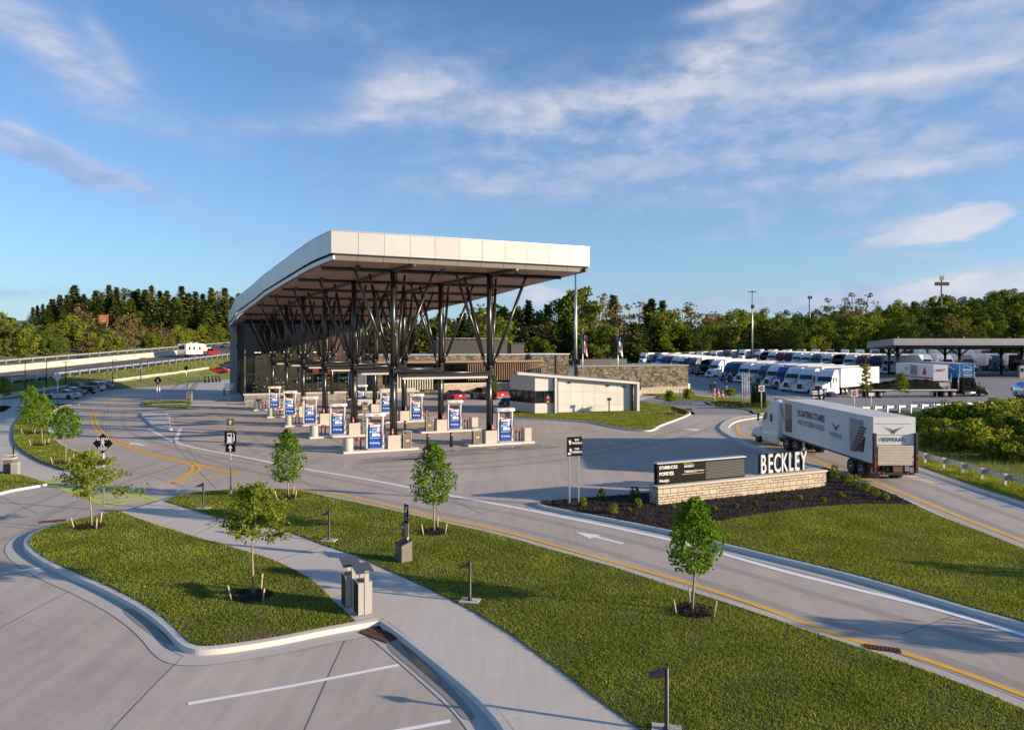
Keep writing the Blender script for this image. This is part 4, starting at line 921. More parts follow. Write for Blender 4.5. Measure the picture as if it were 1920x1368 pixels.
# ---------------------------------------------------------------- white kiosk
def build_kiosk():
    a, b = Vector((2.65, 80.0)), Vector((14.95, 83.25)); d = (b - a).normalized(); n = Vector((-d.y, d.x)); rz = math.atan2(d.y, d.x)
    root = thing('kiosk', 'small cream panelled kiosk with sloping white roof on the lawn', 'building', (*a, 0), rz)
    L_ = (b - a).length
    def zr(x): return 4.72 - .087 * x
    def slab(mb, x0, x1, y0, y1, t, dz=0):
        mb.add([(x0, y0, zr(x0) - t + dz), (x1, y0, zr(x1) - t + dz), (x1, y1, zr(x1) - t + dz), (x0, y1, zr(x0) - t + dz), (x0, y0, zr(x0) + dz), (x1, y0, zr(x1) + dz), (x1, y1, zr(x1) + dz), (x0, y1, zr(x0) + dz)],
               [(3, 2, 1, 0), (4, 5, 6, 7), (0, 1, 5, 4), (1, 2, 6, 5), (2, 3, 7, 6), (3, 0, 4, 7)])
    r = MB(); lft = [(-2.2, -.45), (-.75, 5.6)]
    v = [(-2.2, -.45), (L_ + .15, -.45), (L_ + .15, 5.6), (-.9, 5.6)]; r.prism(v, lambda x, y: zr(x) - .26, lambda x, y: zr(x)); r.box((L_ + .02, .0, 1.78), (.3, .95, 3.56)); r.build('roof', M['white_paint'], root)
    # main panelled wall, set back under the roof
    w = MB(); x0, x1 = 2.95, L_ - .75
    k = 6; ws = (x1 - x0) / k
    for i in range(k):
        p, q = x0 + i * ws + .008, x0 + (i + 1) * ws - .008; zp, zq = zr(p) - .27, zr(q) - .27
        for f0, f1 in ((0, .22), (.22, .62), (.62, 1.0)):
            g = .008
            w.add([(p, .35, .06 + (zp - .06) * f0 + g), (q, .35, .06 + (zq - .06) * f0 + g), (q, .35, .06 + (zq - .06) * f1 - g), (p, .35, .06 + (zp - .06) * f1 - g)], [(0, 1, 2, 3)])
    w.build('panel_wall', M['cream_panel'], root)
    bk = MB(); bk.prism([(x0 - .05, .37), (x1 + .25, .37), (x1 + .25, 5.2), (x0 - .05, 5.2)], 0, lambda x, y: zr(x) - .28); bk.build('backing_wall', M['grey_panel'], root)
    sd = MB(); sd.box((x1 + .36, .55, 1.75), (.28, .3, 3.1)); sd.build('dark_recess', M['steel_dark'], root)
    # glazed corner room
    def shear(x, y): return x - y * .42
    q = MB(); room = [(0, 0), (2.2, 0), (2.2, 4.4), (shear(0, 4.4), 4.4)]
    q.prism(room, 0, 1.28); q.build('base_panel', M['cream_panel'], root)
    q = MB(); q.prism([(x * 1, y) for x, y in room], 2.72, lambda x, y: zr(x) - .27); q.build('upper_panel', M['cream_panel'], root)
    gq = MB(); gq.prism([(.06, .06), (2.2, .06), (2.2, 4.3), (shear(.06, 4.3), 4.3)], 1.28, 2.72); gq.build('window', M['glass_dark'], root)
    f = MB()
    for x, y in ((.03, .03), (1.15, .02), (2.15, .03), (shear(.03, 1.1), 1.1), (shear(.03, 2.2), 2.2), (shear(.03, 3.3), 3.3), (shear(.03, 4.35), 4.35)): f.box((x, y, 2.0), (.07, .07, 1.44))
    f.build('window_frame', M['steel_dark'], root)
    f = MB(); f.box((2.42, -.05, 2.1), (.26, .7, 4.2)); f.build('white_post', M['white_paint'], root)
    f = MB(); f.box((2.75, .25, 2.1), (.26, .2, 4.1)); f.build('grey_recess', M['taupe'], root)
    for x in (4.3, 9.2, 11.3):
        f = MB(); f.box((x, .3, zr(x) - .72), (.34, .1, .22)); f.box((x, .24, zr(x) - .65), (.36, .12, .03)); f.build('vent', M['steel_dark'], root)
build_kiosk()
# ---------------------------------------------------------------- far truck canopy
def build_truck_canopy():
    root = thing('truck_canopy', 'long flat grey truck fuelling canopy on dark branching columns', 'canopy')
    p = [(76, 138), (190, 138), (190, 168), (85, 166)]
    f = MB()
    zt = lambda x, y: 9.35 - .02 * (y - 138); zb = lambda x, y: 8.0 - .024 * (y - 138)
    f.prism(p, zb, zt); f.build('fascia', mat('canopy_grey', (.27, .275, .295), .5, .2, var=.05, vscale=.4), root)
    s = MB(); q = [(77, 139), (189, 139), (189, 167), (86, 165)]; s.prism(q, lambda x, y: zb(x, y) - .3, lambda x, y: zb(x, y) - .01); s.build('soffit', M['steel_dark'], root)
    for i in range(15):
        c = MB(); x = 79.5 + i * 6.4; y = 143 if i % 2 == 0 else 158; z0 = site_z(x, y)
        c.tube((0, 0, 0), (0, 0, 6.3 - z0 + 1.2), .28, n=8)
        for a, b in ((-2.6, 0), (2.6, 0), (-1.2, 1.8), (1.2, -1.8)): c.path([(0, 0, 4.6 - z0 + 1.0), (a * .55, b * .55, 5.9 - z0 + 1.0), (a, b, 6.9 - z0 + .7)], .13, 6)
        c.build('column', M['steel_black'], root, loc=(x, y, z0))
    for i in range(8):
        k = MB(); x = 92 + i * 11.5; z0 = site_z(x, 141); k.box((0, 0, 1.25), (1.0, .7, 2.5)); k.box((1.4, 0, .6), (1.0, .8, 1.2)); k.box((0, -.36, 1.6), (.6, .03, .7), 0, 1); k.build('fuel_cabinet', [M['grey_panel'], M['glass_dark']], root, loc=(x, 141, z0))
    r = MB()
    for i in range(9): r.tube((77 + i * 13, 138.2, 9.3), (77 + i * 13, 138.2, 9.75), .06)
    r.build('roof_studs', M['alu'], root)
build_truck_canopy()
# ---------------------------------------------------------------- small far buildings and big signs
def far_stuff():
    x, y, z = -148, 352, 27
    y = 330; x = XA(414, y); z0 = terrain(x, y); zt = ZA(588, y)
    r = thing('green_roofed_house', 'pale block house with green roof on the wooded hill', 'building', (x + 4, y, zt - 7.5), .1)
    w = MB(); w.box((0, 0, 3), (14, 9, 9)); w.build('wall', M['offwhite'], r); w = MB(); w.side([(-5.2, 7.5), (0, 9.4), (5.2, 7.5)], -7.6, 7.6); w.build('roof', M['green_roof'], r)
    # utility H frame
    y = 250; x0, x1 = XA(406.5, y), XA(414.5, y); zb, zt = ZA(600, y), ZA(550, y)
    r = thing('utility_pole', 'pale wooden two legged utility pole above the conifers', 'pole', ((x0 + x1) / 2, y, zb - 12)); h = zt - zb + 12; w = (x1 - x0) / 2
    for s in (-1, 1): k = MB(); k.tube((s * w, 0, 0), (s * w, 0, h), .16, .13, 6); k.build('leg', M['pale_bark'], r)
    k = MB(); k.box((0, 0, h - 1.2), (w * 4, .2, .25)); k.tube((-w, 0, h - 7), (w, 0, h - 3), .09, n=5); k.box((0, 0, h), (w * 2.2, .2, .2)); k.build('crossarm', M['pale_bark'], r)
    # billboard
    y = 205; x = XA(193.5, y); zt, zb = ZA(589.5, y), ZA(606.5, y); w = 18 / FPX * y
    zg = terrain(x, y); r = thing('billboard', 'orange brown billboard among the roadside trees', 'billboard', (x, y, zg))
    b = MB(); b.box((0, 0, (zt + zb) / 2 - zg), (w, .25, zt - zb)); b.build('panel', mat('billboard_orange', (.50, .13, .03), .6, var=.45, vscale=1.2), r)
    for i in range(2): k = MB(); k.tube(((i - .5) * w * .7, .2, 0), ((i - .5) * w * .7, .2, zb - zg + .3), .12, n=6); k.build('post', M['galv'], r)
    k = MB(); H_ = zt - zb
    for i, ww in enumerate((.62, .78, .55)): k.box((0, -.14, (zb - zg) + H_ * (.78 - i * .24)), (w * ww, .02, H_ * .11))
    k.build('illegible_lettering', mat('billboard_text', (.72, .52, .28), .6), r)
    # tall highway signs on the hill
    y = 420; x = XA(1765, y); zg = terrain(x, y); r = thing('tall_sign', 'tall dark sign pole with square board above a wide crossbar board', 'sign', (x, y, zg))
    k = MB(); k.tube((0, 0, 0), (0, 0, ZA(525, y) - zg), .45, .35, 8); k.build('pole', M['steel_dark'], r)
    for a, b, c in ((517.5, 525, 7), (529, 535.5, 26)): k = MB(); zt, zb = ZA(a, y), ZA(b, y); k.box((0, -.6, (zt + zb) / 2 - zg), (c / FPX * y, .8, zt - zb)); k.build('board', M['steel_dark'] if c > 20 else M['grey_panel'], r)
    y = 420; x = XA(1518, y); zg = terrain(x, y); r = thing('tall_sign', 'distant square sign on a single tall pole over the treetops', 'sign', (x, y, zg))
    k = MB(); k.tube((0, 0, 0), (0, 0, ZA(556, y) - zg), .5, .45, 8); k.build('pole', M['grey_panel'], r); k = MB(); k.box((0, -.5, ZA(557.5, y) - zg), (8 / FPX * y, .8, 5.2 / FPX * y)); k.build('board', mat('dusk_blue', (.06, .07, .13), .6), r)
    # brown building seen above the treeline
    y = 520; x = XA(1336, y); r = thing('distant_building', 'brown building just showing above the treeline', 'building', (x, y, ZA(590, y) - 22)); k = MB(); k.box((0, 0, 11), (9, 8, 22)); k.build('wall', M['brown_roof'], r); k = MB(); k.box((0, 0, 22.2), (9.6, 8.6, .5)); k.build('roof', M['steel_dark'], r)
far_stuff()
# ================================================================== PUMP ISLANDS
def make_pump():
    r = thing('fuel_pump', 'x', 'fuel pump')
    b = MB(); b.box((0, 0, .06), (1.2, .66, .12)); b.box((0, .02, 1.0), (.92, .50, 1.8)); b.build('cabinet', M['grey_panel'], r)
    for s in (-1, 1): k = MB(); k.box((s * .60, 0, 1.27), (.16, .42, 2.54), top=.92, topx=.8); k.build('side_post', M['white_paint'], r, bevel=.02)
    t = MB(); t.prism([(-.78, -.36), (-.4, -.46), (.4, -.46), (.78, -.36), (.78, .36), (.4, .46), (-.4, .46), (-.78, .36)], 2.50, 2.76); tp = t.build('topper', M['white_paint'], r, bevel=.03)
    text('Exxon', .15, M['red_pump'], tp, (.06, -.468, 2.62), bold=.01)
    for sgn, rot in ((-1, (R(90), 0, 0)), (1, (R(90), 0, R(180)))):
        p = MB(); p.box((0, sgn * .275, .52), (.90, .06, .84)); lp = p.build('lower_panel', M['blue_pump'], r)
        text('Synergy', .19, M['sign_white'], lp, (.07 * -sgn, sgn * .308, .52), rot, bold=.015)
        k = MB(); k.lathe([(.055, 0), (.055, .012)], (sgn * .36, sgn * .306, .52), 12, axis='y'); k.box((0, sgn * .307, .88), (.86, .01, .025)); k.build('emblem', M['sign_white'], lp)
        p = MB(); p.box((0, sgn * .27, 1.33), (.90, .06, .76)); mp = p.build('middle_panel', M['cyan_pump'], r)
        k = MB(); k.box((-.08, sgn * .305, 1.45), (.34, .02, .30)); k.build('screen', M['screen'], mp)
        k = MB(); k.box((-.08, sgn * .305, 1.13), (.34, .02, .22)); k.box((.22, sgn * .305, 1.5), (.14, .02, .34)); k.box((.24, sgn * .305, 1.12), (.2, .02, .2)); k.box((-.36, sgn * .305, 1.35), (.10, .02, .1)); k.build('keypad', M['sign_white'], mp)
        k = MB(); k.box((-.30, sgn * .303, 1.38), (.05, .02, .6)); k.box((.12, sgn * .303, 1.38), (.04, .02, .6)); k.box((-.08, sgn * .303, 1.655), (.7, .02, .05)); k.box((-.08, sgn * .309, 1.45), (.2, .02, .1)); k.build('dark_trim', M['blue_pump'], mp)
        p = MB(); p.prism([(-.40, sgn * .24), (.30, sgn * .24), (.30, sgn * .30), (-.40, sgn * .30)], 1.72, lambda x, y: 1.96 if x < 0 else 1.88); up = p.build('price_panel', M['sign_white'], r)
        p = MB(); p.box((-.06, sgn * .302, 1.90), (.64, .012, .07)); p.box((-.2, sgn * .304, 1.80), (.3, .01, .05)); p.build('red_stripe', M['red_pump'], up)
        n = MB(); n.box((.43, sgn * .30, 1.30), (.09, .12, .28)); n.tube((.43, sgn * .36, 1.42), (.43, sgn * .40, 1.15), .03, n=6); nz = n.build('nozzle', M['red_pump'] if sgn < 0 else M['black'], r)
        h = MB(); h.path(cr([(.44, sgn * .36, 1.2), (.50, sgn * .42, .6), (.58, sgn * .38, .35), (.70, sgn * .30, 1.0), (.66, sgn * .15, 2.2)], 5), .022, 6); h.build('hose', M['rubber'], r)
    return r
PUMP = make_pump()
order = ['nearest', 'second', 'third', 'fourth', 'farthest']
pl = [('left', i) for i in range(5)] + [('right', i) for i in range(5)]
words_l = ['nearest fuel pump, front of the left row beside a concrete planter base', 'second fuel pump of the left row, behind the nearest', 'third fuel pump from the front in the left row', 'fourth fuel pump of the left row near the shop hall', 'farthest fuel pump of the left row below the dark glass']
words_r = ['front fuel pump of the right row by the square concrete block', 'second fuel pump of the right row, in front of the red car', 'third fuel pump of the right row beside a black column', 'fuel pump behind the columns next to the white pickup', 'rearmost fuel pump of the right row, mostly hidden by columns']
def make_cyl(): 
    r = thing('concrete_bollard', 'x', 'bollard'); k = MB(); k.lathe([(.36, 0), (.37, .03), (.37, 1.03), (.34, 1.08), (.0, 1.09)], n=20); k.build('bollard_body', M['cast'], r); return r
def make_planter():
    r = thing('column_base', 'x', 'concrete base'); k = MB(); k.box((0, 0, .58), (.98, .98, 1.16)); k.build('concrete_block', M['cast'], r, bevel=.02)
    k = MB(); k.box((0, 0, 1.165), (.80, .80, .02)); k.build('steel_cap', M['steel_dark'], r); return r
def make_bin():
    r = thing('litter_bin', 'x', 'bin'); k = MB(); k.box((0, 0, .50), (.62, .52, .92)); k.build('bin_body', M['taupe'], r)
    k = MB()
    for x in (-.30, .30):
        for y in (-.25, .25): k.box((x, y, .64), (.05, .05, 1.28))
    k.box((0, 0, 1.27), (.68, .58, .05)); k.box((0, 0, .97), (.66, .56, .03)); k.build('bin_frame', M['grey_panel'], r)
    k = MB(); k.prism([(-.13, -.262), (.02, -.262), (.14, -.262), (.14, -.268), (-.13, -.268)], .48, .62); k.build('gold_emblem', M['gold'], r)
    return r
def make_hose_stand():
    r = thing('air_hose_stand', 'x', 'hose stand'); k = MB(); k.tube((-.16, 0, 0), (-.16, 0, .82), .05, n=8); k.tube((.16, .05, 0), (.16, .05, .9), .06, n=8); k.build('post', M['steel_black'], r)
    k = MB(); k.lathe([(.03, -.07), (.13, -.06), (.13, .06), (.03, .07)], (-.02, -.04, .84), 14, axis='y'); k.build('red_reel', M['red_pump'], r); return r
def make_ext():
    r = thing('fire_extinguisher', 'x', 'fire extinguisher'); k = MB(); k.lathe([(.07, 0), (.075, .02), (.075, .36), (.05, .43), (.02, .46)], n=10); k.build('tank', M['red_pump'], r)
    k = MB(); k.box((0, -.06, .47), (.05, .12, .05)); k.lathe([(.077, .16), (.077, .24)], n=10); k.build('valve', M['white_paint'], r); return r
def make_steel_bollard():
    r = thing('steel_bollard', 'x', 'bollard'); k = MB(); k.lathe([(.13, 0), (.13, 1.08), (.11, 1.14), (0, 1.16)], n=14); k.build('bollard_body', M['steel_dark'], r); k = MB(); k.lathe([(.135, .92), (.135, 1.0)], n=14); k.build('reflective_band', M['grey_panel'], r); return r
CYL, PLT, BIN, HOSE, EXT, SBL = make_cyl(), make_planter(), make_bin(), make_hose_stand(), make_ext(), make_steel_bollard()
used = set()
def place(proto, loc, rz, label, group=None, scale=None):
    o = proto if proto.name not in used else copy_tree(proto)
    used.add(proto.name); o.location = loc; o.rotation_euler = (0, 0, rz); o['label'] = label
    if group: o['group'] = group
    elif 'group' in o.keys(): del o['group']
    if scale: o.scale = (scale,) * 3
    return o
ISL = MB()
SH = [['%s fuel pump of the left row' % w for w in ('nearest', 'second', 'third', 'fourth', 'farthest')], ['%s fuel pump of the right row' % w for w in ('front', 'second', 'third', 'fourth', 'rearmost')]]
def at(p, a, b=0): q = Vector(p) + U2 * a + V2 * b; return (q.x, q.y)
for i in range(5):
    for row, P, wl_ in ((0, LP, words_l), (1, RP, words_r)):
        p = P[i]; s = 1 if row == 0 else -1; nm = ('left', 'right')[row]
        a0, a1 = (-2.4, 3.3) if row == 0 else (-3.3, 2.4)
        ISL.prism([at(p, a0, -.62), at(p, a1, -.62), at(p, a1, .62), at(p, a0, .62)], 0, .14)
        place(PUMP, (*at(p, 0), .14), RZU, wl_[i], 'fuel pumps under the big canopy')
        place(PLT, (*at(p, 1.42 * s if row == 0 else -1.3, .1), .0), RZU, f'square concrete column base by the {SH[row][i]}', 'concrete column bases')
        if row == 0: place(CYL, (*at(p, -2.0, -.1), .0), 0, f'round concrete bollard left of the {SH[row][i]}', 'round concrete bollards')
        place(BIN, (*at(p, 2.45 * s, -.1), .14), RZU, f'brown bin with gold emblem near the {SH[row][i]}', 'bins on the pump islands')
        place(HOSE, (*at(p, -1.2 * s, .1), .14), RZU, f'small hose stand with red reel beside the {SH[row][i]}', 'hose stands on the pump islands')
        place(EXT, (*at(p, (1.30 if row == 0 else -1.18), -.28), 1.17), 0, f'red fire extinguisher at the column by the {SH[row][i]}', 'fire extinguishers')
        if row == 1 and i in (0, 1):
            k = MB(); k.box((0, 0, .55), (.62, .8, 1.1)); o = k.build('concrete_block', M['cast'], bevel=.02, loc=(*at(p, 1.95, .1), .12), rot=(0, 0, RZU)); tag(o, 'squat concrete block at the right end of the %s pump island' % ('front' if i == 0 else 'second'), 'concrete block')
for i in range(3):
    for j, a in enumerate((4.1, 6.0)): place(SBL, (*at(LP[i], a, -.2 + .1 * i), 0), 0, f'{("left", "right")[j]} dark steel bollard in the gap of the {order[i] if i else "front"} pump islands', 'steel bollards between the islands')
struct(ISL, 'pump_island', M['kerb'])
# ================================================================== TERRACE FURNITURE, BOLLARDS
for i, (x, y) in enumerate(((385, 718), (392, 717.5), (399, 717), (405.5, 716.5), (412, 716))):
    k = MB(); k.lathe([(.22, 0), (.22, 1.35), (.18, 1.38)], n=10); o = k.build('black_bollard', M['black'], loc=(*G(x, y), 0)); tag(o, 'black bollard standing in a short row beside the terrace', 'bollard', 'black bollards beside the terrace')
def lounge(px, py):
    r = thing('patio_chair', 'stack of grey slatted patio chairs on the terrace by the hall', 'chair', (*G(px, py), .05), .2)
    for s in (-1, 1): k = MB(); k.box((s * .75, 0, .6), (.08, .9, 1.2)); k.build('leg', M['grey_panel'], r)
    k = MB(); k.box((0, 0, .7), (1.5, .9, .08)); k.build('seat', M['grey_panel'], r)
    k = MB()
    for i in range(6): k.box((0, .35 + i * .03, .95 + i * .17), (1.5, .05, .10))
    k.build('backrest', M['alu'], r)
lounge(429.5, 741)
def railing():
    r = thing('railing', 'thin dark railing along the left edge of the terrace', 'railing'); a, b = G(354, 749), G(374, 716)
    k = MB()
    for i in range(9): p = lerp(a, b, i / 8); k.tube((*p, 0), (*p, 1.1), .03, n=5)
    k.build('posts', M['steel_dark'], r); k = MB(); k.tube((*a, 1.1), (*b, 1.1), .035, n=5); k.tube((*a, .6), (*b, .6), .02, n=5); k.tube((*a, .3), (*b, .3), .02, n=5); k.build('handrail', M['steel_dark'], r)
railing()
r_ = BIN; place(BIN, (*G(355.5, 751.5), .06), 0, 'lone brown litter bin with gold emblem at the terrace corner', None)
def bench(px, py, lab):
    r = thing('bench', lab, 'bench', (*G(px, py), 0), .1); k = MB(); k.box((0, 0, .46), (3.2, .5, .08)); k.build('seat', M['offwhite'], r)
    for s in (-1, 1): k = MB(); k.box((s * 1.35, 0, .21), (.14, .45, .42)); k.build('leg', M['offwhite'], r)
bench(-3, 757, 'pale bench at the far end of the left walk')
# ================================================================== SIGNS
def post(mb, x, y, h, r=.035): mb.tube((x, y, 0), (x, y, h), r, n=8)
def rot_face(px): return 0.0
def pedestrian(mb, x, y, z, k, mi=0):
    """flat walking figure facing -Y"""
    mb.lathe([(.10 * k, 0), (.10 * k, .006)], (x + .02 * k, y, z + .92 * k), 12, mi, 'y')
    mb.prism([(x - .13 * k, y), (x + .13 * k, y), (x + .13 * k, y + .006), (x - .13 * k, y + .006)], z + .42 * k, z + .80 * k, mi)
    def limb(a, b, w):
        d = Vector((b[0] - a[0], b[1] - a[1])).normalized(); n = Vector((-d.y, d.x)) * w / 2
        mb.add([(x + (a[0] + n.x) * k, y - .001, z + (a[1] + n.y) * k), (x + (b[0] + n.x) * k, y - .001, z + (b[1] + n.y) * k), (x + (b[0] - n.x) * k, y - .001, z + (b[1] - n.y) * k), (x + (a[0] - n.x) * k, y - .001, z + (a[1] - n.y) * k)], [(3, 2, 1, 0)] if d.x * 1 >= 0 else [(0, 1, 2, 3)], mi)
    limb((0, .45), (.22, 0), .12); limb((-.02, .45), (-.26, .04), .12); limb((.05, .76), (.28, .52), .09); limb((-.05, .76), (-.25, .50), .09)
def slow_sign():
    px = 193; b = G(px, 951, Z); Y = b[1]; zt = ZA(812, Y); zb = ZA(850, Y)
    r = thing('slow_sign', 'black diamond SLOW pedestrian sign on a tall post by the crosswalk', 'sign', (*b, Z)); k = MB(); post(k, 0, .05, zt - Z - .1, .04); k.build('post', M['galv'], r)
    w = (zt - zb) / 2; zc = (zt + zb) / 2 - Z
    k = MB(); k.prism([(-w, 0), (0, -w), (w, 0), (0, w)], 0, .012); k.xf(Matrix.Translation((0, 0, zc)) @ Matrix.Rotation(R(90), 4, 'X')); p = k.build('panel', M['sign_black'], r)
    text('SLOW', .20, M['sign_white'], p, (0, -.018, zc + w * .42), bold=.012)
    k = MB(); pedestrian(k, 0, -.018, zc - w * .34, .38); k.prism([(-.22, -.018), (.22, -.018), (.22, -.012), (-.22, -.012)], zc - w * .42, zc - w * .36); k.build('pedestrian_symbol', M['sign_white'], p)
    text('PEDESTRIAN', .075, M['sign_white'], p, (0, -.018, zc - w * .52), bold=.01); text('CROSSING', .06, M['sign_white'], p, (0, -.018, zc - w * .65), bold=.01)
slow_sign()
def up_arrow(mb, x, y, z, h, w, sh):
    mb.add([(x - sh / 2, y, z), (x + sh / 2, y, z), (x + sh / 2, y, z + h * .55), (x - sh / 2, y, z + h * .55)], [(0, 1, 2, 3)]); mb.add([(x - w / 2, y, z + h * .5), (x + w / 2, y, z + h * .5), (x, y, z + h)], [(0, 1, 2)])
def fuel_sign():
    b = G(432, 931, Z); Y = b[1]; f = lambda y: ZA(y, Y) - Z
    r = thing('fuel_sign', 'stacked brown and black fuel direction sign on a slim post in the lawn', 'sign', (*b, Z)); k = MB(); post(k, .0, .04, f(790), .035); k.box((-.0, .04, .4), (.10, .06, .8)); k.build('post', M['galv'], r)
    s = Y / FPX
    def pan(y0, y1, w, m, nm): k = MB(); k.box((0, 0, (f(y0) + f(y1)) / 2), (w * s, .02, f(y0) - f(y1))); return k.build(nm, m, r)
    a = pan(785, 808, 14, M['sign_brown'], 'upper_panel'); k = MB(); up_arrow(k, 0, -.014, f(796), f(786.5) - f(796), .2, .07); k.build('arrow', M['sign_white'], a)
    text('WELCOME', .085, M['sign_white'], a, (0, -.015, f(799.5)), bold=.01); text('CENTER', .085, M['sign_white'], a, (0, -.015, f(804)), bold=.01)
    b_ = pan(808.7, 831.5, 22, M['sign_black'], 'pump_panel'); k = MB(); y = -.014; c = f(820)
    k.add([(-.16, y, c - .26), (.08, y, c - .26), (.08, y, c + .24), (-.16, y, c + .24)], [(0, 1, 2, 3)]); k.add([(-.19, y, c - .29), (.12, y, c - .29), (.12, y, c - .25), (-.19, y, c - .25)], [(0, 1, 2, 3)])
    k.path([(.08, y, c - .02), (.14, y, c - .02), (.14, y, c - .2), (.18, y, c - .22), (.2, y, c - .1), (.19, y, c + .18), (.13, y, c + .24)], .016, 5); k.build('pump_symbol', M['sign_white'], b_)
    k = MB(); k.add([(-.12, y - .004, c + .06), (.03, y - .004, c + .06), (.03, y - .004, c + .18), (-.12, y - .004, c + .18)], [(0, 1, 2, 3)]); k.build('pump_window', M['sign_black'], b_)
    c_ = pan(832.3, 847, 18.5, M['sign_black'], 'arrow_panel'); k = MB(); up_arrow(k, 0, -.014, f(846), f(833.5) - f(846), .22, .07); k.build('arrow', M['sign_white'], c_)
fuel_sign()
def parking_sign():
    b = G(1077, 943, Z); Y = b[1]; s = Y / FPX; f = lambda y: ZA(y, Y) - Z
    r = thing('parking_sign', 'black BUS PARKING and CAR PARKING sign on two pale posts in the mulch bed', 'sign', (*b, Z), R(14))
    for x in (-.24, .24): k = MB(); k.box((x, .05, f(853) / 2), (.075, .075, f(853))); k.build('post', M['alu'], r)
    w = 30 * s; zt, zb = f(818.5), f(854.5); k = MB(); k.box((0, 0, (zt + zb) / 2), (w, .03, zt - zb)); p = k.build('panel', M['sign_black'], r, bevel=.006); H_ = zt - zb; y = -.02
    k = MB(); up_arrow(k, -w * .30, y, zb + H_ * .60, H_ * .26, .17, .065); up_arrow(k, -w * .26, y, zb + H_ * .22, H_ * .2, .15, .06)
    k.add([(-w * .40, y - .001, zb + H_ * .10), (-w * .22, y - .001, zb + H_ * .10), (-w * .22, y - .001, zb + H_ * .16), (-w * .40, y - .001, zb + H_ * .16)], [(0, 1, 2, 3)]); k.add([(-w * .46, y, zb + H_ * .13), (-w * .34, y, zb + H_ * .04), (-w * .34, y, zb + H_ * .22)], [(0, 1, 2)]); k.build('arrows', M['sign_white'], p)
    for t, z in (('BUS', .84), ('PARKING', .67), ('CAR', .37), ('PARKING', .20)): text(t, .135, M['sign_white'], p, (w * .15, y, zb + H_ * z), bold=.022, sx=.95)
parking_sign()
def dog_station():
    b = G(757, 1051, Z); Y = b[1]; r = thing('pet_waste_station', 'pet waste station with black sign, bag box and bin in the lawn', 'pet station', (*b, Z), R(-52)); s = Y / FPX; f = lambda y: ZA(y, Y) - Z
    k = MB(); k.box((0, .16, 1.0), (.06, .06, 2.0)); k.build('post', M['offwhite'], r)
    k = MB(); k.box((0, .11, f(963)), (.30, .02, f(946) - f(980))); p = k.build('sign_panel', M['sign_black'], r)
    k = MB(); c = f(956); y = .095; k.prism([(-.08, y), (.03, y), (.03, y + .005), (-.08, y + .005)], c - .10, c); k.prism([(-.02, y), (.06, y), (.06, y + .005), (-.02, y + .005)], c - .02, c + .13); k.prism([(.02, y), (.10, y), (.10, y + .005), (.02, y + .005)], c + .05, c + .11); k.build('dog_symbol', M['sign_white'], p)
    for t, q in (('PET', 965), ('WASTE', 970), ('STATION', 974.5)): text(t, .055, M['sign_white'], p, (0, .096, f(q)), bold=.01)
    k = MB(); k.box((0, .05, f(993)), (.26, .16, f(980) - f(1007))); d = k.build('bag_box', M['steel_black'], r, bevel=.01); k = MB(); k.box((0, -.033, f(987.5)), (.18, .006, .08)); k.build('notice', M['screen'], d)
    k = MB(); k.side([(-.22, 0), (.22, 0), (.22, .74), (-.22, .62)], -.24, .24); k.build('bin', M['taupe'], r, bevel=.01); k = MB(); k.side([(-.235, .63), (.235, .755), (.235, .78), (-.235, .655)], -.25, .25); k.build('lid', M['steel_black'], r)
dog_station()
def twin_bin(px, py, lab, z=Z):
    b = G(px, py, z); r = thing('litter_bin', lab, 'bin', (*b, z + .02), R(28)); r.scale = (.80, .80, .93)
    k = MB(); k.box((0, 0, .52), (.50, .56, .98)); k.build('bin_body', M['black'], r)
    for s, nm in ((-1, 'front_panel'), (1, 'back_panel')):
        k = MB(); k.box((-.14, s * .295, .52), (.21, .03, .98)); k.box((.20, s * .295, .52), (.13, .03, .98)); k.box((.06, s * .31, .70), (.16, .04, 1.36)); k.build(nm, mat('bin_grey', (.36, .35, .33), .5), r)
    k = MB(); k.box((0, 0, 1.015), (.52, .60, .03)); k.build('rim', mat('bin_grey', (.36, .35, .33), .5), r); k = MB(); k.box((0, 0, 1.033), (.32, .32, .01)); k.build('opening', M['black'], r)
    k = MB(); k.side([(-.36, 1.32), (.36, 1.46), (.36, 1.485), (-.36, 1.345)], -.33, .33); k.build('rain_hood', mat('slate', (.07, .085, .12), .45), r)
twin_bin(656, 1134, 'left of two tall bins with tilted hoods on the walkway pad'); twin_bin(680, 1149, 'right of two tall bins with tilted hoods on the walkway pad')
def far_bins():
    b = G(19, 889, .01); r = thing('litter_bin', 'pale topped bin with a slim post at the edge of the left walk', 'bin', (*b, .01), .25)
    k = MB(); k.box((0, 0, .52), (.52, .6, .95)); k.build('bin_body', M['taupe'], r); k = MB(); k.box((0, 0, 1.0), (.58, .66, .08)); k.box((0, .1, 1.2), (.5, .4, .05)); k.build('lid', M['offwhite'], r); k = MB(); k.box((.1, .2, 1.4), (.07, .07, .8)); k.build('post', M['steel_black'], r)
    b = G(29, 892, .01); r = thing('litter_bin', 'small plain grey bin next to the pale topped bin', 'bin', (*b, .01), .25); k = MB(); k.box((0, 0, .38), (.36, .4, .76)); k.build('bin_body', M['grey_panel'], r); k = MB(); k.box((0, 0, .79), (.4, .44, .05)); k.build('lid', M['offwhite'], r)
far_bins()
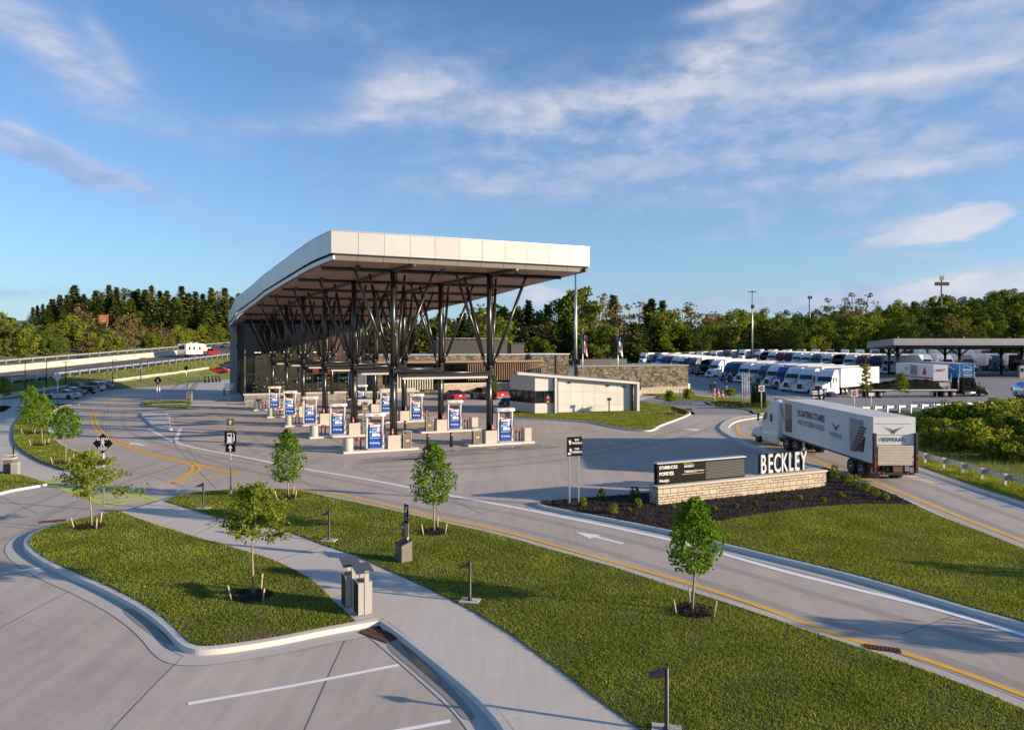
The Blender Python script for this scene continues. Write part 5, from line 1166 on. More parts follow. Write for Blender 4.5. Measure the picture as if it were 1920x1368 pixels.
def bollard_light(px, py, ptop, lab):
    b = G(px, py, Z); Y = b[1]; h = ZA(ptop, Y) - Z; r = thing('bollard_light', lab, 'path light', (*b, Z + .01), R(-12), 'low path lights beside the walkway')
    k = MB(); k.box((0, 0, .015), (.60, .42, .035)); k.build('base_pad', M['walk'], r); k = MB(); k.lathe([(.075, .03), (.075, .06), (.045, .10), (.045, h), (.03, h + .01)], n=12); k.build('pole', M['steel_dark'], r)
    k = MB(); k.add([(-.05, -.07, h - .03), (-.05, .07, h - .03), (-.36, .13, h - .18), (-.36, -.13, h - .18), (-.05, -.07, h - .17), (-.05, .07, h - .17), (-.36, .13, h - .20), (-.36, -.13, h - .20)], [(0, 1, 2, 3), (7, 6, 5, 4), (0, 3, 7, 4), (1, 5, 6, 2), (3, 2, 6, 7), (0, 4, 5, 1)]); k.build('lamp_head', M['steel_dark'], r, fix=True)
bollard_light(381, 953, 905, 'path light near the fuel sign, farthest along the lawn'); bollard_light(617, 1013, 957, 'path light between the walkway and the slim signpost tree'); bollard_light(881, 1127, 1053, 'path light at the walkway edge right of the two bins'); bollard_light(1250, 1370, 1252, 'nearest path light, cut by the bottom edge of the photo')
# plain road signs seen from behind or afar
def diamond(px, py, pc, half, lab, m, sym=False, posts=(0,), dz=0.0):
    b = G(px, py, dz); Y = b[1]; s = Y / FPX; r = thing('road_sign', lab, 'sign', (*b, dz)); zc = ZA(pc, Y) - dz; w = half * s
    for x in posts: k = MB(); post(k, x, .06, zc, .06); k.build('post', M['alu'], r)
    k = MB(); k.prism([(-w, 0), (0, -w), (w, 0), (0, w)], 0, .02); k.xf(Matrix.Translation((0, 0, zc)) @ Matrix.Rotation(R(90), 4, 'X')); p = k.build('panel', m, r)
    if sym: k = MB(); pedestrian(k, 0, -.03, zc - w * .5, w * 1.0); k.build('pedestrian_symbol', M['sign_white'], p)
diamond(107.5, 757, 706.5, 9, 'grey back of a diamond road sign beside the parked silver car', M['alu'])
diamond(296, 755, 713, 8, 'black diamond pedestrian sign on two pale posts in a grass strip', M['sign_black'], True, (-.15, .2))
diamond(349, 716, 690, 5, 'small black diamond sign on a post beyond the terrace railing', M['sign_black'], False, (0,))
diamond(265, 720, 690, 4.5, 'little grey diamond sign by the car park wall lamp', M['alu'])
def marker(px, py, pt, lab, m='white_paint', w=.12): b = hit(px, py); k = MB(); k.box((0, 0, (ZA(pt, b[1]) - b[2]) / 2), (w, .06, ZA(pt, b[1]) - b[2])); k.box((0, -.04, (ZA(pt, b[1]) - b[2]) * .9), (w * .8, .02, .1)); o = k.build('marker_post', M[m], loc=b); tag(o, lab, 'post')
marker(83, 757, 725, 'thin white post just right of the left car park sapling'); marker(70, 754, 731, 'short white post at the nose of the silver car')
def stop_sign(px, py, pc, half, lab, words='STOP'):
    b = G(px, py, 0); Y = b[1]; s = Y / FPX; r = thing('stop_sign', lab, 'sign', (*b, 0)); zc = ZA(pc, Y); w = half * s
    k = MB(); post(k, 0, .05, zc, .05); k.build('post', M['white_paint'], r); k = MB(); k.box((0, 0, zc), (2 * w, .03, 2 * w)); p = k.build('panel', M['sign_white'], r)
    k = MB(); k.prism([(w * .82 * math.cos(R(22.5 + 45 * i)), w * .82 * math.sin(R(22.5 + 45 * i))) for i in range(8)], 0, .012); k.xf(Matrix.Translation((0, -.018, zc)) @ Matrix.Rotation(R(90), 4, 'X')); k.build('red_octagon', M['sign_red'], p)
    text(words, w * .62, M['sign_white'], p, (0, -.034, zc), bold=.015)
stop_sign(1428, 767, 728, 5.6, 'red STOP octagon on white board beside the clipped conifers'); stop_sign(1602, 772, 737, 6.2, 'red STOP octagon on white board in front of the flatbed trailer')
def small_board(px, py, pt, pb, w, lab, m, text_=None):
    b = G(px, py, 0); Y = b[1]; s = Y / FPX; r = thing('small_sign', lab, 'sign', (*b, 0)); zt, zb = ZA(pt, Y), ZA(pb, Y); k = MB(); post(k, 0, .05, zt, .05); k.build('post', M['white_paint'], r)
    k = MB(); k.box((0, 0, (zt + zb) / 2), (w * s, .03, zt - zb)); p = k.build('panel', M[m], r); return r, p, zt, zb, s
small_board(1633.5, 775, 736, 742, 10, 'small blank white sign right of the second stop sign', 'sign_white')
def guide_sign():
    for px, lab, top in ((1528, 'black guide sign with bus, car and left arrow symbols', 0), (1540.5, 'black guide sign with fuel pump and up arrow symbols', 1)):
        r, p, zt, zb, s = small_board(px, 770, 729 - top * .5, 749, 11, lab, 'sign_black'); H_ = zt - zb; y = -.02; k = MB()
        if top: k.add([(-.25, y, zb + H_ * .5), (.12, y, zb + H_ * .5), (.12, y, zb + H_ * .92), (-.25, y, zb + H_ * .92)], [(0, 1, 2, 3)]); k.path([(.12, y, zb + H_ * .6), (.26, y, zb + H_ * .6), (.28, y, zb + H_ * .85)], .03, 4); up_arrow(k, 0, y, zb + H_ * .06, H_ * .3, .35, .12)
        else:
            for q in (.78, .56): k.add([(-.32, y, zb + H_ * (q - .08)), (.32, y, zb + H_ * (q - .08)), (.32, y, zb + H_ * (q + .06)), (-.32, y, zb + H_ * (q + .06))], [(0, 1, 2, 3)])
            k.add([(-.1, y, zb + H_ * .17), (.32, y, zb + H_ * .17), (.32, y, zb + H_ * .25), (-.1, y, zb + H_ * .25)], [(0, 1, 2, 3)]); k.add([(-.36, y, zb + H_ * .21), (-.08, y, zb + H_ * .08), (-.08, y, zb + H_ * .34)], [(0, 1, 2)])
        k.build('symbols', M['sign_white'], p)
guide_sign()
def kiosk_signs():
    b = G(1027.5, 783, .14); Y = b[1]; s = Y / FPX; r = thing('small_sign', 'two small red plates on a post in front of the kiosk window', 'sign', (*b, .14)); k = MB(); k.box((0, .03, ZA(741, Y) / 2), (.14, .1, ZA(741, Y))); k.build('post', M['taupe'], r)
    for a, c in ((742, 749.5), (750.5, 757)): k = MB(); k.box((0, -.03, (ZA(a, Y) + ZA(c, Y)) / 2 - .14), (7.2 * s, .03, ZA(a, Y) - ZA(c, Y))); q = k.build('plate', M['sign_red'], r); k = MB(); k.box((0, -.05, (ZA(a, Y) + ZA(c, Y)) / 2 - .14), (5 * s, .01, .06)); k.box((0, -.05, (ZA(a, Y) + ZA(c, Y)) / 2 - .02), (4 * s, .01, .05)); k.build('illegible_lettering', M['sign_white'], q)
    b = G(1142, 774, .14); Y = b[1]; s = Y / FPX; r = thing('small_sign', 'brown post with a small box top before the kiosk panels', 'sign', (*b, .14)); k = MB(); k.box((0, 0, ZA(752, Y) / 2), (.14, .12, ZA(752, Y))); k.build('post', M['taupe'], r); k = MB(); k.box((0, -.05, ZA(748, Y) - .14), (7 * s, .25, 4.6 * s)); k.build('box_head', M['steel_dark'], r)
    b = G(1197, 764, .14); Y = b[1]; s = Y / FPX; r = thing('sign_post', 'twin post with dark and white plates at the kiosk corner', 'sign', (*b, .14))
    for x in (-.06, .12): k = MB(); k.box((x, 0, 1.2), (.08, .08, 2.4)); k.build('post', M['pale_bark'], r)
    k = MB(); k.box((.12, -.06, ZA(737, Y) - .14), (5.5 * s, .03, 10 * s)); k.build('white_plate', M['sign_white'], r); k = MB(); k.prism([(.36 * math.cos(R(22.5 + 45 * i)), .5 * math.sin(R(22.5 + 45 * i))) for i in range(8)], 0, .03); k.xf(Matrix.Translation((0, -.05, ZA(726, Y) - .14)) @ Matrix.Rotation(R(90), 4, 'X')); k.build('dark_plate', mat('navy', (.03, .035, .09), .5), r)
kiosk_signs()
# white stakes by the low building, flagpole cluster in the arborvitae bed
for i, (x, y) in enumerate(((1264.5, 745), (1268.5, 745.5), (1271.5, 745.5), (1274.5, 745.7), (1277.5, 745.8), (1281.5, 746))):
    b = G(x, y); k = MB(); h = ZA(727 if i in (0, 5) else 728.5, b[1]); k.tube((0, 0, 0), (.03 * (i % 3 - 1), 0, h), .06, .05, 6); o = k.build('white_post', M['white_paint'], loc=(*b, 0)); tag(o, 'thin white post in a close row on the lawn before the low stone building', 'post', 'white posts before the low stone building')
for i, (x, y) in enumerate(((1391.5, 760), (1395, 760.5), (1398.5, 760.5), (1401.5, 760.5), (1404.5, 760))):
    b = G(x, y); k = MB(); h = ZA(700 + (i % 2), b[1]); k.tube((0, 0, 0), (0, 0, h), .055, .045, 6); k.tube((0, 0, h), (0, 0, h + .08), .07, n=6); o = k.build('tall_white_pole', M['white_paint'], loc=(*b, 0)); tag(o, 'tall thin white pole in the tight cluster left of the clipped conifers', 'pole', 'cluster of tall white poles')
for x, y, pt, lab in ((1340, 754, 716, 'white post with dark box head left of the cones'), (1362.5, 742, 713, 'pale post standing behind the little round tree'), (1456.5, 757, 743.5, 'short pale post with a dark panel near the truck cab')):
    b = G(x, y); r = thing('marker_sign', lab, 'post', (*b, 0)); h = ZA(pt, b[1]); k = MB(); post(k, 0, 0, h, .06); k.build('post', M['white_paint'], r); k = MB(); k.box((-.1, -.08, h - .5), (.4, .12, .6)); k.build('dark_box', M['steel_black'], r)
def cone(px, py, lab):
    r = thing('traffic_cone', lab, 'traffic cone', (*G(px, py), 0), .2); k = MB(); k.lathe([(.2, .03), (.17, .06), (.115, .38)], n=12); k.lathe([(.09, .55), (.045, .98), (.03, 1.0)], n=12); k.lathe([(.095, .50), (.088, .56)], n=12); k.build('cone_body', M['orange'], r)
    k = MB(); k.lathe([(.118, .36), (.088, .57)], n=12); k.build('white_band', M['sign_white'], r); k = MB(); k.box((0, 0, .02), (.5, .5, .04)); k.build('base', M['orange'], r); r.scale = (1.25,) * 3
cone(1338, 752, 'orange traffic cone left of the white post on the island'); cone(1347, 743, 'orange traffic cone farthest back behind the white post'); cone(1355, 747, 'orange traffic cone right of the white post, nearest the round tree')
# ================================================================== LIGHT POLES, FLAGS
def high_mast(px, pb, pt, Y, lab, head=True):
    x = XA(px, Y); z = site_z(x, Y); h = ZA(pt, Y) - z; r = thing('light_pole', lab, 'light pole', (x, Y, z)); k = MB(); k.tube((0, 0, 0), (0, 0, h), .32, .16, 10); k.build('pole', M['alu'], r)
    if head:
        k = MB()
        for a in (-1, 1): k.box((a * .9, 0, h - .25), (.9, .5, .25)); k.tube((0, 0, h - .1), (a * 1.2, 0, h - .2), .06, n=5)
        k.box((0, 0, h), (.5, .5, .4)); k.build('lamp_head', M['steel_dark'], r); k = MB(); k.box((0, -.3, h - 5.2), (1.0, .5, 1.2)); k.build('equipment_box', M['steel_dark'], r)
high_mast(1410.5, 664, 546, 235, 'tall grey high mast light above the parked trucks'); high_mast(1079.5, 735, 505, 122, 'tall plain pole rising beside the stone wing corner to the canopy', False)
for i, (px, py, pt, arm) in enumerate(((47, 731, 680, 0), (87, 727, 678, 0), (123.5, 724, 679, 0), (211.5, 717, 675, 1), (264, 713, 670.5, 1))):
    b = hit(px, py); h = ZA(pt, b[1]) - b[2]
    r = thing('lamp_post', ['dark lamp post leftmost beside the car park wall', 'dark lamp post above the two white marker posts', 'dark lamp post right of the grey diamond sign', 'dark lamp post with short arm beyond the parked cars', 'dark lamp post with short arm by the little diamond sign'][i], 'lamp post', b, 0, 'lamp posts along the car park wall')
    k = MB(); k.tube((0, 0, -.2), (0, 0, h), .085, .065, 8); k.build('pole', M['steel_black'], r); k = MB(); k.box((.35 if arm else 0, 0, h), (.9, .25, .12)); k.build('lamp_head', M['steel_black'], r)
def flag(px, pb, pt, Y, lab, us):
    x = XA(px, Y); zt = ZA(pt, Y); r = thing('flagpole', lab, 'flag', (x, Y, 0)); k = MB(); k.tube((0, 0, 0), (0, 0, zt), .07, .05, 8); k.lathe([(.02, 0), (.1, .08), (.02, .18)], (0, 0, zt), 8); k.build('pole', M['alu'], r)
    k = MB(); n = 13; H_ = 3.6
    for i in range(n):      # hanging cloth, stripes falling with the folds
        for j in range(8):
            def P(u, v): return (.08 + .62 * u + .10 * math.sin(v * 5 + u * 9), .16 * math.sin(u * 11 + v * 2), zt - .3 - H_ * (v * .82 + u * .24))
            u0, u1, v0, v1 = i / n, (i + 1) / n, j / 8, (j + 1) / 8
            mi = (2 if (j < 3 and i < 8) else i % 2) if us else (2 if (j < 2 or j > 6) else (0 if 2 < i < 10 and 3 < j < 6 else 1))
            k.add([P(u0, v1), P(u1, v1), P(u1, v0), P(u0, v0)], [(0, 1, 2, 3)], mi, True)
    k.build('flag_cloth', [mat('flag_red', (.42, .03, .05), .7), M['sign_white'], mat('flag_blue', (.03, .04, .16), .7)], r)
flag(1092.5, 735, 618, 104, 'United States flag hanging limp on a pole behind the kiosk', True); flag(1158.5, 735, 622, 104, 'white state flag with blue edge hanging on the right flagpole', False)
# ================================================================== MONUMENT SIGN
def monument():
    a = Vector(G(1234, 947, .15)); b = Vector(G(1549, 912, .15)); d = (b - a); L_ = d.length; rz = math.atan2(d.y, d.x); s = a.y / FPX
    root = thing('monument_sign', 'long cream stone sign wall with black board and white BECKLEY letters in the mulch bed', 'sign', (*a, .15), rz)
    zt = ZA(918, a.y) - .15 - .05
    zt = .84
    w = MB(); w.box((L_ / 2, .36, zt / 2), (L_, .72, zt)); w.build('stone_base', M['cream_stone'], root)
    c = MB(); c.box((L_ / 2, .36, zt + .045), (L_ + .12, .86, .09)); c.build('cap', M['walk'], root, bevel=.01)
    x0, x1 = .12, L_ * .505; hb = 1.04; z0 = zt + .09
    p = MB(); p.box(((x0 + x1) / 2, .38, z0 + hb / 2), (x1 - x0, .26, hb)); pb = p.build('board', M['sign_black'], root)
    f = MB(); f.box(((x0 + x1) / 2, .36, z0 + hb + .03), (x1 - x0 + .06, .36, .06)); f.build('board_frame', M['alu'], root)
    W_ = x1 - x0; y = .245
    text('STARBUCKS', .225, M['sign_white'], pb, (x0 + .12, y, z0 + hb * .80), align='LEFT', bold=.02, sx=.90); text('POPEYES', .235, M['sign_white'], pb, (x0 + .12, y, z0 + hb * .50), align='LEFT', bold=.024, sx=.95); text("Wendy's", .20, M['sign_white'], pb, (x0 + .12, y, z0 + hb * .18), align='LEFT', bold=.016, sx=.85)
    text('Mountain State', .085, M['gold'], pb, (x0 + W_ * .29, y, z0 + hb * .92), align='LEFT', bold=.01); text('MARKET', .18, M['sign_white'], pb, (x0 + W_ * .295, y, z0 + hb * .78), align='LEFT', bold=.008, sx=.9); text('TAMARACK', .165, M['sign_white'], pb, (x0 + W_ * .295, y, z0 + hb * .52), align='LEFT', bold=.008, sx=.9); text('Marketplace', .10, M['sign_white'], pb, (x0 + W_ * .445, y, z0 + hb * .54), align='LEFT', bold=.006, sx=.85)
    k = MB(); k.box((x0 + W_ * .395, y - .002, z0 + hb * .41), (W_ * .25, .008, .018)); k.build('gold_rule', M['gold'], pb)
    k = MB()
    for i in range(11): k.box((x0 + W_ * .765, .24, z0 + .13 + i * .078), (W_ * .46, .012, .022))
    for i in range(46): k.box((x0 + W_ * (.54 + .0098 * i), .236, z0 + hb * .5), (.014, .008, hb * .86))
    k.build('led_grid', mat('led_grey', (.15, .16, .155), .7), pb)
    # stand-off letters
    lx = [L_ * (t - .795) * .93 + L_ * .742 for t in (.665, .712, .758, .807, .852, .894, .940)]
    ht = 1.02
    for ch, x in zip('BECKLEY', lx):
        k = text(ch, ht * 1.40, M['white_paint'], root, (x, .30, z0 + ht * .5), bold=.010, depth=.035, sx=.50, name='letter')
        k2 = text(ch, ht * 1.40, M['black'], root, (x, .42, z0 + ht * .5), bold=.010, depth=.085, sx=.50, name='letter_return')
    k = MB(); k.box((L_ * .744, .42, z0 + .02), (L_ * .31, .14, .04)); k.build('letter_rail', M['black'], root)
monument()
# ================================================================== VEHICLES
def wheel(parent, x, y, r, w, rimm=None, name='wheel', dual=False):
    k = MB(); ww = w * (2.1 if dual else 1); k.lathe([(r * .55, -ww / 2), (r * .93, -ww / 2), (r, -ww / 2 + .04), (r, ww / 2 - .04), (r * .93, ww / 2), (r * .55, ww / 2)], (0, 0, 0), 20, axis='x')
    o = k.build(name, M['rubber'], parent, loc=(x, y, r)); sg = 1 if x > 0 else -1
    k = MB(); e = sg * ww / 2
    k.lathe([(r * .60, e - sg * .01), (r * .56, e + sg * .012), (r * .36, e - sg * (.07 if dual else .03)), (r * .14, e + sg * .02), (0.01, e + sg * .03)], (0, 0, 0), 16, axis='x'); k.build('rim', rimm or M['alu'], o); return o
def make_car(kind='sedan', color='white'):
    r = thing('parked_car' if kind != 'pickup' else 'pickup_truck', 'x', 'car' if kind != 'pickup' else 'pickup'); m = M[color]
    Lh = {'sedan': 2.42, 'suv': 2.35, 'pickup': 2.85, 'sports': 2.4}[kind]; W = .92 if kind in ('sedan', 'sports') else .98
    if kind in ('sedan', 'sports'):
        prof = [(-Lh, .32), (-Lh + .02, .62), (-Lh + .18, .92), (-1.5, .98), (.85, .95), (1.6, .88), (2.2, .72), (Lh, .55), (Lh, .30), (2.1, .22), (-2.1, .22)]; cab = [(-1.75, .96), (-.95, 1.36), (-.2, 1.44), (.25, 1.40), (1.15, .93)]
    elif kind == 'suv':
        prof = [(-Lh, .38), (-Lh, 1.05), (-2.2, 1.12), (.95, 1.08), (1.7, 1.02), (2.2, .86), (Lh, .65), (Lh, .35), (2.1, .28), (-2.1, .28)]; cab = [(-2.25, 1.1), (-1.95, 1.62), (-1.0, 1.74), (.1, 1.70), (1.15, 1.07)]
    else:
        prof = [(-Lh, .50), (-Lh, 1.22), (-.55, 1.22), (-.5, 1.20), (1.1, 1.18), (1.5, 1.16), (2.5, 1.05), (Lh, .85), (Lh, .45), (2.5, .40), (-2.5, .42)]; cab = [(-.62, 1.2), (-.5, 1.86), (.4, 1.90), (.75, 1.86), (1.45, 1.17)]
    k = MB(); k.side(prof, -W, W); body = k.build('body', m, r, bevel=.07, seg=2)
    n = len(cab); zt = max(z for _, z in cab); zb = cab[0][1]; nar = lambda z: 1 - .2 * (z - zb) / (zt - zb)
    k = MB(); k.side(cab, -W * .97, W * .97, zk=nar); k.build('window', M['glass_dark'], r, bevel=.03)
    rp = [(y * .86 + .02, z + .012) for y, z in cab[1:-1]] + [(y * .86 + .02, z - .04) for y, z in reversed(cab[1:-1])]; k = MB(); k.side(rp, -W * .78, W * .78)
    for s in (-1, 1):
        for a, b in ((cab[0], cab[1]), (cab[-1], cab[-2])): k.tube((s * W * .93 * nar(a[1]), a[0], a[1]), (s * W * .97 * nar(b[1]), b[0], b[1]), .04, n=5)
        k.tube((s * W * .955, -.25, zb), (s * W * .79, -.2, zt - .02), .035, n=5)
    k.build('roof', m, r)
    wb = 1.45 if kind != 'pickup' else 1.8; wr = .33 if kind in ('sedan', 'sports') else .40
    arch = MB()
    for s in (-1, 1):
        for y in (wb, -wb): arch.lathe([(wr + .07, s * (W + .004) - .03), (wr + .07, s * (W + .004))], (0, y, wr + .02), 16, axis='x')
    arch.build('wheel_arch', M['black'], r)
    for x in (-1, 1):
        for y in (wb, -wb): wheel(r, x * (W - .10), y, wr, .23, M['black'] if kind == 'sports' or color == 'car_silver' else M['alu'])
    for s in (-1, 1):
        k = MB(); k.box((s * (W - .26), Lh - .10, .66 if kind in ('sedan', 'sports') else .86), (.36, .16, .14)); k.build('headlight', M['lamp_lens'], r)
        k = MB(); k.box((s * (W - .22), -Lh + .03, .78 if kind in ('sedan', 'sports') else 1.0), (.38 if kind != 'pickup' else .2, .10, .15 if kind != 'pickup' else .4)); k.box((s * (W - .02), -Lh + .16, .78 if kind in ('sedan', 'sports') else 1.0), (.05, .26, .13)); k.build('tail_light', M['tail_red'], r)
        k = MB(); k.box((s * (W + .07), .85, zb + .06), (.16, .10, .13)); k.build('mirror', m, r)
    k = MB(); k.box((0, -Lh - .005, .72 if kind in ('sedan', 'sports') else .8), (.42, .02, .16)); k.build('licence_plate', M['sign_white'], r)
    k = MB(); k.box((0, Lh, .45 if kind in ('sedan', 'sports') else .72), (1.1, .03, .22)); k.build('grille', M['black'], r)
    if kind == 'pickup':
        k = MB(); k.box((0, -1.75, 1.225), (1.66, 2.0, .02)); k.build('bed', M['black'], r); k = MB(); k.box((0, -Lh - .05, .5), (1.8, .14, .18)); k.build('rear_bumper', M['chrome'], r)
    return r
mat('car_silver', (.48, .49, .51), .28, .5, coat=.6); mat('car_black', (.014, .014, .016), .2, coat=.8); mat('car_red', (.42, .014, .016), .22, .1, coat=.8); mat('car_white', (.70, .70, .70), .3, coat=.6); mat('car_grey', (.12, .13, .15), .25, .4, coat=.6); mat('car_blue', (.05, .09, .17), .25, .3, coat=.6)
def put(o, loc, heading, label, group=None):
    """heading: world direction the nose points to (degrees, 0 = +X, 90 = +Y)"""
    o.location = loc; o.rotation_euler = (0, 0, R(heading - 90)); o['label'] = label
    if group: o['group'] = group
    return o
g = 'cars parked at the left edge'
put(make_car('sedan', 'car_silver'), (*G(119, 748), 0), 176, 'silver sedan with dark wheels parked by the grey diamond sign', g)
put(make_car('sedan', 'car_black'), (*G(131, 742.5), 0), 176, 'black sedan half hidden behind the silver sedan', g)
put(make_car('pickup', 'car_black'), (*G(148, 738), 0), 178, 'black pickup parked beyond the silver sedan', g)
put(make_car('suv', 'car_silver'), (*G(168, 733.5), 0), 178, 'silver sport utility car parked right of the black pickup', g)
put(make_car('sedan', 'car_grey'), (*G(187, 729.5), 0), 178, 'dark grey sedan at the right end of the left car row', g)
p = hit(410.5, 699); put(make_car('sports', 'car_red'), p, 182, 'red car seen side on left of the grey pier')
p = hit(428, 690); put(make_car('suv', 'car_blue'), p, 182, 'blue grey car partly hidden behind the red car and the pier')
p = (*G(851, 749), 0); put(make_car('sedan', 'car_red'), p, 118, 'red coupe seen from behind before the cream stone wall')
p = (*G(926, 747.5), 0); put(make_car('pickup', 'car_red'), p, 118, 'red pickup seen from behind, beside a small green tree')
p = (*G(712, 765), 0); put(make_car('pickup', 'car_white'), (p[0], p[1], 0), 8, 'white pickup refuelling under the canopy behind the columns')
p = (*G(903, 747), 0); put(make_car('suv', 'car_black'), p, 118, 'black car hidden behind the front right column')
p = (*G(957, 765), 0); put(make_car('sedan', 'car_black'), p, 75, 'dark car in the shade of the kiosk at its left wall')
p = hit(155, 679, lambda x, y: hz(*hw_st(x, y)) if hw_st(x, y)[1] > 0 else -5); put(make_car('sedan', 'car_grey'), p, 264, 'grey car driving along the far lanes of the highway')
p = hit(424, 651, lambda x, y: hz(*hw_st(x, y)) if hw_st(x, y)[1] > 0 else -5); put(make_car('sedan', 'car_grey'), p, 264, 'small car far up the highway beside the canopy end')
# motorhome towed by a red pickup
def travel_trailer():
    p = hit(360, 669.5, lambda x, y: hz(*hw_st(x, y)) if hw_st(x, y)[1] > 0 else -5)
    r = thing('travel_trailer', 'white fifth wheel travel trailer towed along the highway', 'caravan', p, R(90 - 84.3 - 92 + 0) if False else R(-5.7)); s = 1
    k = MB(); k.side([(-4.6, .75), (-4.6, 3.45), (3.0, 3.55), (4.6, 3.2), (5.0, 1.9), (3.3, 1.7), (3.2, .75)], -1.25, 1.25); k.build('body', M['white_paint'], r, bevel=.12, seg=2)
    k = MB(); k.box((0, -4.62, 2.5), (1.5, .04, .9)); k.box((.5, -4.62, 3.1), (.6, .04, .2)); 
    for y in (-3.2, -1.2, 1.5): k.box((1.26, y, 2.3), (.03, .8, .8))
    k.build('window', M['glass_dark'], r); k = MB(); k.box((1.27, .3, 1.85), (.03, .8, 1.9)); k.build('door', M['offwhite'], r)
    k = MB(); k.box((0, -4.64, .95), (2.4, .06, .3)); k.build('bumper', M['grey_panel'], r); k = MB(); k.box((0, -1, 3.65), (.8, .9, .3)); k.box((0, 1.6, 3.7), (.7, .7, .3)); k.build('roof_vents', M['white_paint'], r)
    for y in (-1.2, -.2):
        for x in (-1, 1): wheel(r, x * 1.1, y, .38, .24)
    for s in (-1, 1): k = MB(); k.box((s * 1.0, -4.63, 1.35), (.2, .05, .3)); k.build('tail_light', M['tail_red'], r)
    q = Vector(p) + Vector((.0995, .995, .044)) * 7.4 + Vector((1.1, 0, 0)); put(make_car('pickup', 'car_red'), q, 84.3, 'red pickup towing the white travel trailer on the highway')
travel_trailer()
# ---------------------------------------------------------------- articulated trucks
mat('tr_white', (.72, .73, .74), .3, coat=.5, var=.05, vscale=1.5); mat('tr_blue', (.022, .085, .33), .25, .1, coat=.7); mat('tr_navy', (.015, .028, .085), .25, .1, coat=.7); mat('tr_teal', (.012, .045, .060), .3, coat=.6); mat('tr_grey', (.16, .175, .20), .3, .3, coat=.5); mat('tr_red', (.32, .012, .016), .25, coat=.7); mat('tr_black', (.004, .004, .0045), .5, spec=.05); mat('tr_maroon', (.12, .012, .018), .25, coat=.6)
mat('trailer_white', (.66, .67, .69), .45, var=.05, vscale=.8); mat('trailer_orange', (.70, .20, .05), .45); mat('trailer_blue', (.02, .20, .46), .4); mat('trailer_roof', (.62, .62, .61), .6, var=.15, vscale=.5)
def tractor_parts(r, paint, lod=0, classic=False, dz=0):
    m = M[paint]
    k = MB()
    if classic: prof = [(-4.3, .75), (-4.3, 3.05), (-2.2, 3.05), (-2.1, 2.6), (-1.95, 1.9), (-1.95, .75)]
    else: prof = [(-4.3, .75), (-4.3, 3.60), (-3.6, 3.68), (-3.0, 3.52), (-2.55, 3.05), (-2.25, 2.72), (-1.85, 1.95), (-1.85, .75)]
    k.side(prof, -1.18, 1.18, zk=lambda z: 1 if z < 2.3 else 1 - .10 * (z - 2.3) / 1.4); k.build('cab', m, r, bevel=.10, seg=2)
    k = MB(); k.add([(-.92, -1.85, .85), (.92, -1.85, .85), (.62, -.12, .85), (-.62, -.12, .85), (-.98, -1.85, 1.98), (.98, -1.85, 1.98), (.60, -.22, 1.52), (-.60, -.22, 1.52)], [(0, 1, 2, 3), (7, 6, 5, 4), (4, 5, 1, 0), (5, 6, 2, 1), (6, 7, 3, 2), (7, 4, 0, 3)]); k.build('hood', m, r, bevel=.10, seg=2, fix=True)
    for s in (-1, 1):
        k = MB(); k.side([(-1.85, .55), (-1.75, 1.12), (-1.25, 1.28), (-.6, 1.18), (-.25, .85), (-.2, .55)], s * .62, s * 1.2); k.build('fender', m, r, bevel=.06, fix=True)
        k = MB(); k.box((s * .86, -.24, .90), (.34, .16, .20)); k.build('headlight', M['lamp_lens'], r)
        wheel(r, s * 1.03, -1.15, .5, .28, M['chrome'])
        k = MB(); k.quad((s * 1.188, -2.55, 2.05), (s * 1.188, -2.02, 2.05), (s * 1.165, -2.28, 2.62), (s * 1.165, -2.6, 2.62)); k.build('side_window', M['glass_dark'], r)
        k = MB(); k.box((s * 1.17, -3.3, 2.25), (.04, .22, .6)); k.build('sleeper_window', M['glass_dark'], r)
        k = MB(); k.box((s * 1.42, -1.72, 2.15), (.10, .14, .62)); k.tube((s * 1.12, -1.8, 2.35), (s * 1.42, -1.72, 2.35), .025, n=5); k.build('mirror', M['black'], r)
        if classic: k = MB(); k.tube((s * .85, -4.55, 1.0), (s * .85, -4.55, 3.7), .09, n=10); k.build('exhaust_stack', M['chrome'], r); k = MB(); k.tube((s * .98, -3.9, .72), (s * .98, -2.2, .72), .32, n=14); k.build('fuel_tank', M['chrome'], r)
        else: k = MB(); k.box((s * 1.10, -3.1, .62), (.14, 2.5, .62)); k.build('side_skirt', m, r, bevel=.03)
        for y in (-5.55, -6.80): wheel(r, s * .88, y, .5, .27, M['alu'], dual=True)
    k = MB(); k.box((0, -.10, 1.05), (.86, .08, .75)); g_ = k.build('grille', M['black'], r); k = MB()
    for x in (-.44, .44): k.box((x, -.09, 1.05), (.05, .10, .80))
    k.box((0, -.09, 1.45), (.93, .10, .05)); k.build('grille_surround', M['chrome'], g_)
    k = MB(); k.box((0, -.08, .50), (2.3, .22, .36)); k.build('bumper', M['chrome'] if classic else m, r, bevel=.04)
    k = MB(); k.quad((-1.0, -1.86, 2.02), (1.0, -1.86, 2.02), (.96, -2.235, 2.68), (-.96, -2.235, 2.68)); ws = k.build('windscreen', M['glass_dark'], r); ws.location = (0, .02, .015)
    k = MB(); k.box((0, -5.0, .78), (.9, 5.6, .26)); k.box((0, -6.1, 1.0), (1.0, 1.2, .2)); k.build('chassis', M['steel_black'], r)
